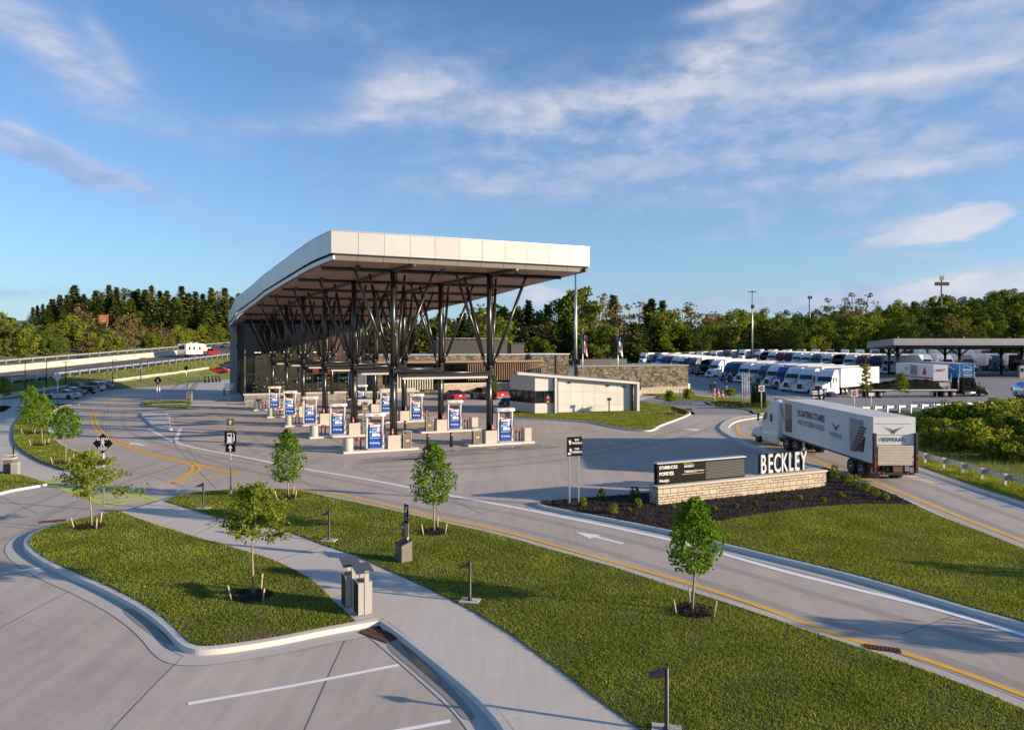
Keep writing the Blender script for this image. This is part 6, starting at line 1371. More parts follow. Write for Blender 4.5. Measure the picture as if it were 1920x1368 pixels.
def trailer_parts(r, body='trailer_white', L0=-4.75, L1=-18.2, H=3.80, skirt=True, flat=False):
    if not flat:
        k = MB(); k.box((0, (L0 + L1) / 2, (1.12 + H) / 2), (2.44, L0 - L1, H - 1.12)); tb = k.build('trailer_body', M[body], r)
        k = MB(); n = 24
        for i in range(n + 1):
            y = L0 + (L1 - L0) * i / n
            for s in (-1, 1): k.box((s * 1.222, y, (1.3 + H) / 2), (.012, .03, H - 1.45))
        k.build('side_posts', M[body], tb)
        k = MB(); k.box((0, (L0 + L1) / 2, H + .012), (2.40, L0 - L1 - .06, .024))
        for s in (-1, 1): k.box((s * 1.205, (L0 + L1) / 2, H - .03), (.06, L0 - L1, .10))
        k.build('trailer_roof', M['trailer_roof'], r)
        k = MB(); k.box((0, L1 - .03, (1.1 + H) / 2), (2.46, .06, H - 1.06)); dr = k.build('rear_door', M[body], r); k = MB(); k.box((0, L1 - .07, (1.2 + H) / 2), (.03, .03, H - 1.3))
        for x in (-.55, .55): k.tube((x, L1 - .08, 1.2), (x, L1 - .08, H - .1), .018, n=5)
        for x in (-1.19, 1.19): k.box((x, L1 - .07, (1.1 + H) / 2), (.08, .05, H - 1.1))
        k.build('door_hardware', M['galv'], dr)
    k = MB(); k.box((0, (L0 + L1) / 2, 1.06), (2.42, L0 - L1, .14)); k.box((0, L1 + 2.0, .85), (.9, 3.8, .3)); k.box((0, L1 + .05, .62), (1.9, .12, .12)); k.box((-.6, L1 + .05, .85), (.1, .1, .4)); k.box((.6, L1 + .05, .85), (.1, .1, .4)); k.build('underframe', M['steel_dark'], r)
    for s in (-1, 1):
        k = MB(); k.box((s * .8, L0 - 2.9, .62), (.12, .12, .85)); k.box((s * .8, L0 - 2.9, .2), (.3, .3, .05)); k.build('landing_leg', M['galv'], r)
        for y in (L1 + 1.5, L1 + 2.75): wheel(r, s * .90, y, .5, .27, M['alu'], dual=True)
        k = MB(); k.box((s * 1.0, L1 - .06, .98), (.28, .06, .12)); k.build('tail_light', M['tail_red'], r)
def base_truck(): 
    r = thing('semi_truck', 'x', 'truck'); tractor_parts(r, 'tr_white'); trailer_parts(r); return r
TRUCK = base_truck()
PAINTED = ('cab', 'hood', 'fender', 'side_skirt', 'bumper'); BOX = ('trailer_body', 'side_posts', 'rear_door')
def recolor(o, paint, box):
    for c in o.children:
        n = c.name.split('.')[0]
        t = paint if n in PAINTED else (box if n in BOX else None)
        if t: s = c.material_slots[0]; s.link = 'OBJECT'; s.material = M[t]
        recolor(c, paint, box)
TRW = ['white tractor nearest in the lot, with plain white trailer', 'white tractor second from the near end of the front row', 'white tractor third from the near end, chrome grille', 'bright blue tractor fourth in the front row', 'small white tractor between the blue and grey ones', 'grey tractor in the middle of the front row', 'white tractor left of the grey one', 'white tractor behind the cluster of white poles', 'dark teal tractor left of the white poles', 'deep blue tractor in the front row', 'white cab with blue sleeper farther up the front row', 'black tractor near the end of the stone building', 'dark grey tractor just clear of the stone building', 'maroon tractor peeping over the low stone building', 'white tractor above the low stone building, right one', 'white tractor above the low stone building, left one', 'red tractor glinting above the low stone building', 'blue tractor above the low stone building', 'pale tractor above the low stone wall beside the flagpole', 'navy tractor farthest left in the front row']
cols = ['tr_white', 'tr_white', 'tr_white', 'tr_blue', 'tr_white', 'tr_grey', 'tr_white', 'tr_white', 'tr_teal', 'tr_blue', 'tr_white', 'tr_black', 'tr_grey', 'tr_maroon', 'tr_white', 'tr_white', 'tr_red', 'tr_blue', 'tr_white', 'tr_navy']
HD = 221.0
first = True
def lot_truck(x, y, hd, paint, box, label, group):
    global first
    o = TRUCK if first else copy_tree(TRUCK); first = False
    o.scale = (1.1, 1.1, 1.12); put(o, (x, y, site_z(x, y) + .01), hd, label, group); recolor(o, paint, box); return o
fx = [(1533, 743), (1499, 737.5), (1473, 734), (1456, 730), (1437, 727), (1421, 724), (1404, 721), (1384, 718), (1368, 716), (1356, 714), (1329, 708), (1310, 705.5), (1288, 702)]
fronts = [Vector(G(x, y)) for x, y in fx]
while len(fronts) < 20: i = len(fronts); fronts.append(Vector((47.9 - .25 * (i - 12), fronts[12].y + (i - 12) * 6.0)))
for i, f in enumerate(fronts): lot_truck(f.x, f.y, HD, cols[i], ['trailer_white', 'trailer_white', 'trailer_white', 'trailer_orange', 'trailer_white'][i % 5] if i != 3 else 'trailer_orange', TRW[i], 'trucks in the front row of the lot')
c2 = ['tr_white', 'tr_navy', 'tr_red', 'tr_white', 'tr_black', 'tr_white', 'tr_grey', 'tr_white']
for i in range(14): lot_truck(86 - i * .4, 160 + i * 5.6, HD, c2[i % 8], 'trailer_white', 'truck in the second row showing a %s cab above the front row trailers' % ['white', 'navy', 'red', 'white', 'black', 'white', 'grey', 'white'][i % 8] if i not in (0, 3, 5, 7, 8, 11, 13) else 'truck in the second row showing a white cab above the front row trailers', 'trucks in the second row of the lot')
for i in range(24): lot_truck(50 + i * 5.2, 268 - .9 * i, 245, ['tr_white', 'tr_grey', 'tr_white', 'tr_maroon', 'tr_white'][i % 5], 'trailer_white', 'truck far back in the lot of which mainly the white trailer top shows', 'trucks in the far row of the lot')
for i in range(9): lot_truck(104 + i * 6.0, 172 + (i % 3) * 1.2, 262, c2[(i * 3) % 8], 'trailer_white', ['truck parked beneath the far canopy, half hidden by its columns'][0], 'trucks beneath the far canopy')
# the hero: white truck leaving by the ramp
def hero():
    r = thing('semi_truck', 'large white semi truck with lettered trailer driving up the ramp', 'truck', (21.0 + 1.22, 58.5, 0), 0)
    tm = thing('tractor', None, None); del_ = tm; tm.parent = r; tm.rotation_euler = (0, 0, R(9)); tm.location = (-.75, .0, 0)
    bpy.data.objects.remove(tm)
    tractor_parts(r, 'tr_white'); trailer_parts(r, 'trailer_white', -4.65, -18.15, 3.80)
    M9 = Matrix.Translation((-.62, -5.6, 0)) @ Matrix.Rotation(R(8), 4, 'Z') @ Matrix.Translation((.45, 5.6, 0))
    for c in list(r.children):
        n = c.name.split('.')[0]
        if n in ('cab', 'hood', 'fender', 'headlight', 'side_window', 'sleeper_window', 'mirror', 'side_skirt', 'grille', 'bumper', 'windscreen', 'chassis') or (n == 'wheel' and c.location.y > -7.5):
            c.matrix_basis = M9 @ c.matrix_basis
    body = next(c for c in r.children if c.name.split('.')[0] == 'trailer_body'); door = next(c for c in r.children if c.name.split('.')[0] == 'rear_door')
    x = -1.236; rl = (R(90), 0, R(-90))
    for c in list(door.children): bpy.data.objects.remove(c)
    mt = mat('decal_black', (.02, .02, .022), .5); mg = mat('decal_grey', (.22, .23, .25), .5)
    text('FLOATING STAIRS', .64, mt, body, (x, -9.75, 3.02), rl, bold=.018, sx=.84); text('AND MODERN RAILING', .56, mg, body, (x, -9.75, 2.38), rl, bold=-.004, sx=.72)
    text('VIEWRAIL', .46, mg, body, (x, -13.55, 2.15), rl, bold=.0, sx=.72, spacing=1.25)
    def wings(mb, cx, cz, k, plane):
        for s in (-1, 1):
            for j in range(4):
                a = (s * .06, .0 - j * .09); b = (s * (1.0 - j * .17), .30 - j * .085); w = .055
                pts = [(a[0], a[1]), (a[0], a[1] - w), (b[0] * .8, b[1] - w), (b[0], b[1])]
                v = [plane(cx + p * k, cz + q * k) for p, q in pts]; mb.add(v, [(0, 1, 2, 3)]); 
        mb.add([plane(cx - .1 * k, cz - .1 * k), plane(cx + .1 * k, cz - .1 * k), plane(cx, cz - .5 * k)], [(0, 1, 2)])
    k = MB(); wings(k, 13.55, 2.75, .80, lambda u, v: (x, -u, v)); k.build('wing_emblem', mt, body)
    # photo panels printed on the side
    def stairs(nm, y0, y1, z0, z1, kind):
        mats = [mat('print_tan', (.26, .19, .13), .5, var=.35, vscale=2.5), mat('print_brown', (.13, .055, .03), .5, var=.3, vscale=5), mat('print_grey', (.30, .30, .31), .5, var=.3, vscale=1.5), mat('print_dark', (.05, .035, .03), .5)]
        k = MB(); k.quad((x, y0, z0), (x, y1, z0), (x, y1, z1), (x, y0, z1), 2 if kind else 0)
        n = 9; xx = x - .002
        if kind:
            for i in range(n):
                t = i / n; yy = y0 + (y1 - y0) * (.05 + .75 * t); zz = z0 - .12 + (z1 - z0) * (t * .88)
                k.quad((xx, yy, zz), (xx, yy + (y1 - y0) * .48, zz + .04), (xx, yy + (y1 - y0) * .48, zz + .17), (xx, yy, zz + .13), 1)
            k.quad((xx + .001, y0 + (y1 - y0) * .35, z0), (xx + .001, y1, z0), (xx + .001, y1, z0 + (z1 - z0) * .5), (xx + .001, y1 - .2, z0 + (z1 - z0) * .5), 3)
        else:
            k.quad((xx, y0 - .06, z0 - .12), (xx, y1, z0 - .05), (xx, y1, z0 + .9), (xx, y0 - .12, z0 + .8), 1)
            for i in range(6): zz = z0 + .7 + i * .2; k.quad((xx - .001, y0 + .08 * i, zz), (xx - .001, y0 + .08 * i + .6, zz + .3), (xx - .001, y0 + .08 * i + .6, zz + .38), (xx - .001, y0 + .08 * i, zz + .08), 3 if i % 2 else 2)
        k.build(nm, mats, body, fix=False)
    stairs('staircase_print', -5.2, -6.5, 1.5, 3.55, 0); stairs('staircase_print', -15.4, -17.1, 1.6, 3.5, 1)
    # lift gate and rear lettering
    yb = -18.24
    text('VIEWRAIL', .34, mt, door, (-.08, yb - .01, 2.52), (R(90), 0, 0), bold=.010, sx=.86, spacing=1.15); k = MB(); wings(k, -.05, 3.10, .66, lambda u, v: (u, yb, v)); k.build('wing_emblem', mt, door)
    k = MB()
    for z in (1.35, 1.71, 2.22, 2.80, 3.45): k.box((0, yb + .01, z), (2.1, .03, .012))
    k.build('door_ribs', M['grey_panel'], door)
    k = MB(); k.box((0, yb - .10, 1.62), (2.1, .08, 1.15)); lg = k.build('lift_gate', mat('gate_metal', (.50, .44, .36), .6, .2, var=.15, vscale=3), r, bevel=.02); k = MB()
    for i in range(7): k.box((0, yb - .145, 1.15 + i * .155), (2.05, .012, .015))
    k.build('gate_ribs', M['grey_panel'], lg)
    for s in (-1, 1):
        k = MB(); k.box((s * 1.20, yb - .06, 1.75), (.14, .22, 2.3)); k.build('gate_rail', M['steel_dark'], r); k = MB()
        for z in (1.05, 1.25, 1.6): k.box((s * 1.20, yb - .18, z), (.11, .03, .16))
        k.build('tail_light', M['tail_red'], r)
    k = MB(); k.box((0, yb - .02, .55), (2.2, .16, .14)); k.build('rear_bumper', M['steel_dark'], r); k = MB()
    for a in (-.95, -.7, .7, .95): k.lathe([(.06, -.03), (.06, .0)], (a, yb - .1, .62), 10, axis='y')
    k.build('lamp_cluster', M['tail_red'], r)
    k = MB(); k.box((-.85, -17.55, .55), (.72, .03, .78)); mf = k.build('mud_flap', M['steel_black'], r); k = MB(); k.box((-.85, -17.57, .62), (.34, .01, .36)); k.build('flap_print', M['gold'], mf); k = MB(); k.box((-.85, -17.578, .68), (.2, .01, .16)); k.build('flap_mark', M['red_pump'], mf)
    k = MB(); k.box((.15, yb - .05, .82), (.55, .05, .34)); k.build('badge_plate', mat('badge_brown', (.16, .06, .04), .5), r)
hero()
# black flatbed passing in front
def flatbed():
    A_ = G(1845, 744.5); r = thing('semi_truck', 'black tractor hauling a flatbed covered by a dark tarp', 'truck', (A_[0], A_[1], .01), R(-90 + 1.5)); r.scale = (1, 1, 1)
    tractor_parts(r, 'tr_black', classic=True); trailer_parts(r, L0=-5.0, L1=-19.5, flat=True)
    k = MB(); k.box((0, -12.2, 1.2), (2.44, 14.4, .16)); k.build('flatbed_deck', M['galv'], r)
    tp = MB(); n = 26; mN = 7; V = []
    for i in range(n):
        y = -7.0 - 12.0 * i / (n - 1); t = i / (n - 1); h = .25 + 1.15 * min(1, t * 7) * (1 - .75 * max(0, (t - .55) / .45)) + .08 * math.sin(i * 1.9)
        for j in range(mN): a = -1 + 2 * j / (mN - 1); V.append((1.2 * a, y, 1.28 + h * (1 - abs(a) ** 5) + .03 * math.sin(i * 2.7 + j * 1.3)))
    tp.add(V, [(i * mN + j, i * mN + j + 1, (i + 1) * mN + j + 1, (i + 1) * mN + j) for i in range(n - 1) for j in range(mN - 1)], 0, False); tp.build('tarpaulin', mat('tarp', (.008, .008, .0085), .8, spec=.05, var=.3, vscale=3), r, fix=True)
    k = MB(); k.box((0, -6.2, 1.75), (2.2, .12, 1.0)); k.build('headboard', M['alu'], r)
    k = MB(); k.box((1.2, -3.2, 1.1), (.03, 1.7, .06)); k.build('side_trim', M['chrome'], r)
flatbed()
def far_trailer(px, py, hd, box, label, writing, tone):
    x, y = XA(px, 121), 121; z = site_z(x, y); r = thing('semi_trailer', label, 'trailer', (x, y, z), R(hd - 90)); r2 = MB()
    trailer_parts(r, box, 13.4, 0, 3.85)
    body = next(c for c in r.children if c.name.split('.')[0] == 'trailer_body'); door = next(c for c in r.children if c.name.split('.')[0] == 'rear_door')
    return r, body, door
r, body, door = far_trailer(1763.5, 712, 86, 'trailer_white', 'white LINET trailer with red stripe seen from behind left', 'LINET', 0)
for c in list(door.children): bpy.data.objects.remove(c)
text('LINET', .62, M['sign_red'], door, (0, -.13, 2.9), (R(90), 0, 0), bold=.012); text('LINET', .55, M['sign_red'], body, (-1.236, 9.4, 2.9), (R(90), 0, R(-90)), bold=.012)
k = MB(); k.quad((-1.236, 13, 1.35), (-1.236, 0, 1.35), (-1.236, 0, 1.6), (-1.236, 13, 1.6)); k.build('red_stripe', M['sign_red'], body)
k = MB(); k.quad((-1.237, 8.0, 1.8), (-1.237, 5.4, 1.8), (-1.237, 5.4, 3.6), (-1.237, 8.0, 3.6)); k.build('hospital_bed_print', mat('print_slate', (.20, .21, .24), .5, var=.5, vscale=2), body)
k = MB()
for a, b in ((2.9, 2.9), (2.6, 2.35), (3.2, 2.3)): k.add([(-1.237, a + .42 * math.cos(t * .785), b + .38 * math.sin(t * .785)) for t in range(8)], [(0, 1, 2, 3, 4, 5, 6, 7)])
k.build('chair_print', M['sign_red'], body)
r, body, door = far_trailer(1812.5, 712, 84, 'trailer_blue', 'bright blue trailer with white swirl printing right of the white one', '', 1)
k = MB()
for i in range(8): t = i / 8; k.box((-.85 + 1.7 * (t + .06), -.115, 3.35 + .22 * math.sin(t * 5)), (.22, .02, .10))
k.box((0, -.115, 2.75), (1.5, .02, .28)); k.box((0, -.115, 2.3), (1.0, .02, .1)); k.box((.1, -.115, 1.9), (1.5, .02, .16)); k.box((.1, -.115, 1.6), (1.3, .02, .12)); k.build('illegible_lettering', mat('pale_blue', (.42, .60, .72), .5), door)
k = MB()
for i in range(9): t = i / 9; k.quad((-1.237, 6.5 - t * 5, 2.9 + .4 * math.sin(t * 4)), (-1.237, 5.9 - t * 5, 2.9 + .4 * math.sin(t * 4 + .4)), (-1.237, 5.9 - t * 5, 3.1 + .4 * math.sin(t * 4 + .4)), (-1.237, 6.5 - t * 5, 3.1 + .4 * math.sin(t * 4)))
k.build('swirl_print', M['sign_white'], body)
def tanker():
    b = G(1914, 758); r = thing('tank_truck', 'polished tank trailer cut by the right edge of the photo', 'truck', (*b, 0), R(-90))
    k = MB(); k.lathe([(.05, -.9), (.8, -.75), (1.12, -.3), (1.18, .2), (1.18, 10), (1.0, 10.6), (.05, 10.8)], (0, 0, 1.95), 24, axis='y'); k.build('tank', M['chrome'], r); k = MB(); k.box((0, 5, .85), (.9, 10.5, .25)); k.box((0, -.6, .75), (2.2, .6, .12)); k.box((0, -1.0, .55), (2.3, .1, .2)); k.build('underframe', M['steel_dark'], r)
    for s in (-1, 1):
        for y in (1.2, 2.45, 9.0): wheel(r, s * .9, y, .5, .27, dual=True)
        k = MB(); k.box((s * .9, -1.06, .6), (.3, .05, .14)); k.build('tail_light', M['tail_red'], r)
tanker()
# ================================================================== VEGETATION
def quads_mesh(name, P, A, B, m, parent=None, shape=None):
    """numpy: leaf cards centred at P with half axes A and B"""
    n = len(P)
    if shape is None: shape = [(-1, -1), (1, -1), (1, 1), (-1, 1)]
    k = len(shape); V = np.empty((n, k, 3), np.float32)
    for i, (a, b) in enumerate(shape): V[:, i] = P + A * a + B * b
    me = bpy.data.meshes.new(name); me.vertices.add(n * k); me.vertices.foreach_set('co', V.reshape(-1)); me.loops.add(n * k); me.loops.foreach_set('vertex_index', np.arange(n * k, dtype=np.int32))
    me.polygons.add(n); me.polygons.foreach_set('loop_start', np.arange(0, n * k, k, dtype=np.int32)); me.polygons.foreach_set('loop_total', np.full(n, k, np.int32)); me.materials.append(m); me.update(); me.validate()
    o = bpy.data.objects.new(name, me); C.objects.link(o)
    if parent is not None: o.parent = parent
    return o
def rand_axes(rng, n, size, up=.3, aspect=.6):
    a = rng.normal(size=(n, 3)); a /= np.linalg.norm(a, axis=1)[:, None]; b = rng.normal(size=(n, 3)); b[:, 2] += up; b -= a * (a * b).sum(1)[:, None]; b /= np.linalg.norm(b, axis=1)[:, None]
    s = size * rng.uniform(.65, 1.25, (n, 1)); return a * s, b * s * aspect
LEAF6 = [(-1, 0), (-.35, -.8), (.45, -.75), (1, 0), (.45, .75), (-.35, .8)]
def young_tree(px, py, ptop, pcb, wpx, kind, label, seed, z=Z, stakes=True, guy=True, group='young staked trees on the lawns'):
    b = G(px, py, z); Y = b[1]; s = Y / FPX; H = ZA(ptop, Y) - z; cb = ZA(pcb, Y) - z; Rr = wpx * s / 2; rng = np.random.default_rng(seed); rr = random.Random(seed)
    r = thing('young_tree', label, 'tree', (*b, z + .03), 0, group)
    tr = MB(); lean = rr.uniform(-.05, .05); top = cb + (H - cb) * .92
    pts = [(lean * t * 2 + .03 * math.sin(t * 7 + seed), .03 * math.cos(t * 5), top * t) for t in np.linspace(0, 1, 7)]; tr.path(pts, [.034 * (1 - .8 * t) + .006 for t in np.linspace(0, 1, 7)], 7)
    limbs = []
    nl = 16 if kind == 'oak' else 14
    for i in range(nl):
        t = (i + .3) / nl; z0 = cb + (top - cb) * (t * .8); a = i * 2.4 + rr.uniform(-.4, .4); L_ = Rr * (1.05 - .75 * t if kind == 'oak' else .85 * (1 - .55 * t)) * rr.uniform(.75, 1.1)
        dz = L_ * (rr.uniform(-.05, .25) if kind == 'oak' else rr.uniform(.45, .9)); p0 = Vector((lean * 2 * z0 / top, 0, z0)); p1 = p0 + Vector((math.cos(a) * L_, math.sin(a) * L_, dz)); mid = p0.lerp(p1, .5) + Vector((0, 0, .06)); tr.path([p0, mid, p1], [.014, .009, .004], 5); limbs.append((p0, p1))
    twigs = MB(); tr.build('trunk', M['pale_bark'], r)
    if kind == 'oak':
        n = 3700; P = []
        for p0, p1 in limbs:
            for k in range(n // len(limbs)):
                if k % 14 == 0:
                    t = rr.uniform(.22, 1.0); tw0 = p0.lerp(p1, t); a_ = rr.uniform(0, 6.283); l_ = rr.uniform(.18, .50) * (.7 + .5 * t); tw1 = tw0 + Vector((math.cos(a_) * l_, math.sin(a_) * l_, rr.uniform(-.14, .24))); twigs.tube(tw0, tw1, .004, .002, 3)
                q = tw0.lerp(tw1, rr.uniform(.2, 1.1)); sp = .060; P.append((q.x + rr.gauss(0, sp), q.y + rr.gauss(0, sp), q.z + rr.gauss(.01, sp)))
        P = np.array(P, np.float32); sz = .058; twigs.build('twigs', M['bark'], r)
    else:
        n = 3600; t = rng.uniform(0, 1, n) ** .9; prof = np.interp(t, [0, .08, .25, .5, .75, .92, 1], [.42, .86, 1.0, .95, .70, .42, .12]) * Rr
        ang = rng.uniform(0, 6.283, n); lump = 1 + .20 * np.sin(ang * 3 + t * 9 + seed) + .16 * np.sin(ang * 7 - t * 17 + seed) + .10 * np.sin(ang * 2 + t * 31); rad = prof * lump * np.sqrt(rng.uniform(.18, 1, n))
        P = np.stack([np.cos(ang) * rad + lean * 2, np.sin(ang) * rad, cb + (H - cb) * t + rng.normal(0, .04, n)], 1).astype(np.float32); sz = .062
        g = np.sin(P[:, 0] * 9 + seed) * np.sin(P[:, 1] * 9) * np.sin(P[:, 2] * 8); P = P[g > -.30]
    if Y > 45: P = P[::2]; sz *= 1.45
    A_, B_ = rand_axes(rng, len(P), sz, .6, .62); quads_mesh('crown', P, A_, B_, M['leaf_oak' if kind == 'oak' else 'leaf_maple'], r, LEAF6)
    if stakes:
        for i, a in enumerate((R(200 + seed * 7 % 30), R(320), R(85))):
            d = Vector((math.cos(a), math.sin(a), 0)) * (.62 if Y < 45 else .7); k = MB(); k.tube(d, d * 1.16 + Vector((0, 0, .46)), .028, .026, 6); k.build('stake', M['stake'], r)
            if guy: k = MB(); k.tube(d * 1.15 + Vector((0, 0, .42)), Vector((lean, 0, cb * .92)), .006, n=4); k.build('guy_wire', M['wire'], r)
    ring = [(b[0] + .62 * math.cos(t) * (1 + .06 * math.sin(t * 5 + seed)), b[1] + .55 * math.sin(t) * (1 + .05 * math.cos(t * 4))) for t in np.linspace(0, 6.283, 28)[:-1]]; mulch_patch(ring, z + .015, .07, 3)
    return r
young_tree(170, 988, 826, 930, 158, 'oak', 'thin leafed young tree half hiding the SLOW sign', 1); young_tree(473, 1118, 882, 1010, 140, 'oak', 'airy young tree on the front lawn left of the bins', 2)
young_tree(541, 933, 807, 902, 60, 'maple', 'compact young maple right of the stacked fuel sign', 3); young_tree(815, 998, 834, 944, 76, 'maple', 'compact young maple behind the pet waste station', 4); young_tree(1300, 1147, 937, 1070, 94, 'maple', 'nearest young maple on the lawn below the sign wall', 5)
young_tree(122, 868, 765, 822, 52, 'maple', 'young tree at the tip of the left verge', 6, .12); young_tree(78, 834, 741, 800, 52, 'maple', 'middle young tree of the left verge', 7, .12); young_tree(60, 813, 726, 786, 42, 'maple', 'rearmost young tree of the left verge', 8, .12)
young_tree(7, 762, 696, 742, 34, 'oak', 'dark young tree cut by the left edge of the photo', 9, .02)
young_tree(927, 748, 703, 742, 17, 'maple', 'small bright green tree beside the red pickup', 10, .02, False, False); young_tree(1256, 776, 729, 752, 15, 'oak', 'sparse sapling on the kiosk lawn, left one', 11, .14); young_tree(1289, 768, 726, 748, 10, 'oak', 'sparse sapling on the kiosk lawn, right one', 12, .14)
young_tree(1371, 755, 728, 741, 27, 'oak', 'little round headed tree on the island by the cones', 13, .14, False, False); young_tree(1624, 766, 666, 735, 22, 'oak', 'tall narrow young tree before the white trailer, left one', 14, .02, False, False); young_tree(1689, 764, 688, 735, 26, 'oak', 'thin leafed young tree before the white trailer, right one', 15, .02, False, False)
# trees just off the right edge and behind the camera: their long shadows cross the lawns
def shrub(loc, w, h, label, m, seed, n=260, leaf=.07, group=None, name='shrub'):
    rng = np.random.default_rng(seed); r = thing(name, label, 'shrub', loc, 0, group); th = rng.uniform(0, 6.283, n); t = rng.uniform(0, 1, n); rad = w / 2 * np.sqrt(rng.uniform(.1, 1, n)) * np.sin(np.clip(t * .85 + .15, 0, 1) * 3.0) ** .5
    P = np.stack([np.cos(th) * rad, np.sin(th) * rad, h * (t * .95 + .05)], 1).astype(np.float32); P += rng.normal(0, .02, P.shape); A_, B_ = rand_axes(rng, n, leaf, .5); quads_mesh('foliage', P, A_, B_, M[m], r, LEAF6)
    k = MB()
    for i in range(4): a = i * 1.6; k.path([(0, 0, -.03), (math.cos(a) * w * .15, math.sin(a) * w * .15, h * .35), (math.cos(a) * w * .3, math.sin(a) * w * .3, h * .7)], [.014, .01, .005], 4)
    k.build('stems', M['bark'], r); return r
MS = [(1094, 949, 14, 16), (1128, 938, 16, 22), (1150, 962, 20, 16), (1190, 938, 22, 26), (1196, 950, 16, 15), (1180, 957, 7, 5), (1193, 965, 7, 5), (1262, 952, 9, 6), (1566, 898, 22, 26), (1589, 905, 18, 16), (1606, 913, 26, 22), (1624, 920, 18, 16), (1640, 930, 22, 16), (1660, 936, 14, 10), (1545, 940, 10, 7), (1500, 935, 10, 6), (1454, 938, 8, 6), (1416, 945, 8, 6), (1380, 950, 9, 6), (1340, 956, 9, 7), (1306, 962, 8, 6), (1578, 932, 12, 8)]
MSW = ['small yellow green shrub at the foot of the parking sign posts', 'dark rounded shrub left of the sign wall', 'yellow green shrub in the mulch right of the parking sign', 'largest dark shrub at the left end of the sign wall', 'pale green shrub at the corner of the stone sign wall', 'tiny plant in the mulch below the sign wall corner', 'tiny plant lowest in the mulch before the sign wall', 'small grassy plant under the STARBUCKS board', 'bright shrub behind the right end of the sign wall', 'low green shrub just right of the sign wall', 'broad green shrub along the ramp kerb', 'middle green shrub along the ramp kerb', 'green shrub near the narrow end of the mulch bed', 'last small shrub at the narrow end of the mulch bed']
for i, (x, y, w, h) in enumerate(MS):
    b = G(x, y, .17); s = b[1] / FPX; shrub((*b, .17), w * s, h * s, MSW[i] if i < len(MSW) else 'small grassy plant in the mulch along the front of the sign wall', ('leaf_lime', 'leaf_dark', 'leaf_lime', 'leaf_dark', 'leaf_lime')[i % 5] if i < 5 else ('leaf_lime' if i % 2 else 'leaf_mid'), 40 + i, 240 if w > 12 else 90, .055, 'shrubs in the sign bed')
for i, (x, y, pt, w) in enumerate(((1412.5, 759, 722, 8), (1421, 759.5, 721, 8.5), (1432, 760, 727, 7))):
    b = G(x, y, .17); s = b[1] / FPX; h = ZA(pt, b[1]) - .17; rng = np.random.default_rng(70 + i); r = thing('columnar_conifer', ['left one of three clipped columnar conifers on the island', 'middle one of three clipped columnar conifers on the island', 'right one of three columnar conifers, behind the stop sign'][i], 'conifer', (*b, .17), 0, 'columnar conifers on the island')
    n = 900; t = rng.uniform(0, 1, n); th = rng.uniform(0, 6.283, n); rad = w * s / 2 * np.interp(t, [0, .1, .5, .85, 1], [.75, 1, .9, .5, .05]) * rng.uniform(.75, 1.05, n); P = np.stack([np.cos(th) * rad, np.sin(th) * rad, h * t], 1).astype(np.float32); A_, B_ = rand_axes(rng, n, .10, 1.5, .5); quads_mesh('foliage', P, A_, B_, M['leaf_dark'], r); k = MB(); k.tube((0, 0, -.05), (0, 0, h * .8), .05, .02, 6); k.build('trunk', M['bark'], r)
for i in range(16):
    x = 1345 + i * 5.4; b = G(x, 762 + 1.2 * (i % 2), .17); shrub((*b, .17), .6, .5, 'low dark clump of the planted row at the island edge', 'leaf_dark', 90 + i, 60, .09, 'low planting along the island edge')
# ---------------------------------------------------------------- forest prototypes
def conifer_proto(seed, H, Rr, m, lo=.12, dens=1.0):
    rng = np.random.default_rng(seed); r = thing('conifer_tree', 'x', 'tree'); P, A_, B_ = [], [], []; nl = int(H * 1.7 * dens)
    for i in range(nl):
        t = lo + (1 - lo) * (i / nl) ** .95; z = H * t; L_ = Rr * (1 - t) ** .85 * (1.12 if t > lo + .1 else .8) + .25
        for j in range(10):
            a = rng.uniform(0, 6.283); l = L_ * rng.uniform(.6, 1.12); dr = rng.uniform(-.32, .02)
            for q in np.linspace(.22, 1, max(2, int(l / .75))):
                c = np.array([math.cos(a) * l * q, math.sin(a) * l * q, z + dr * l * q + .10 * l * q * q]); P.append(c + rng.normal(0, .10, 3)); w = .95 * (1.15 - .5 * q)
                A_.append(np.array([math.cos(a + rng.normal(0, .3)), math.sin(a + rng.normal(0, .3)), dr + rng.normal(0, .25)]) * w); B_.append(np.array([-math.sin(a) + rng.normal(0, .3), math.cos(a) + rng.normal(0, .3), rng.normal(-.1, .45)]) * w * .55)
    quads_mesh('crown', np.array(P, np.float32), np.array(A_, np.float32), np.array(B_, np.float32), M[m], r, [(-1, -.5), (.3, -.8), (1.1, 0), (.3, .8), (-1, .5)])
    k = MB(); k.tube((0, 0, -1.5), (0, 0, H * .95), .26, .03, 6); k.build('trunk', M['bark'], r); return r
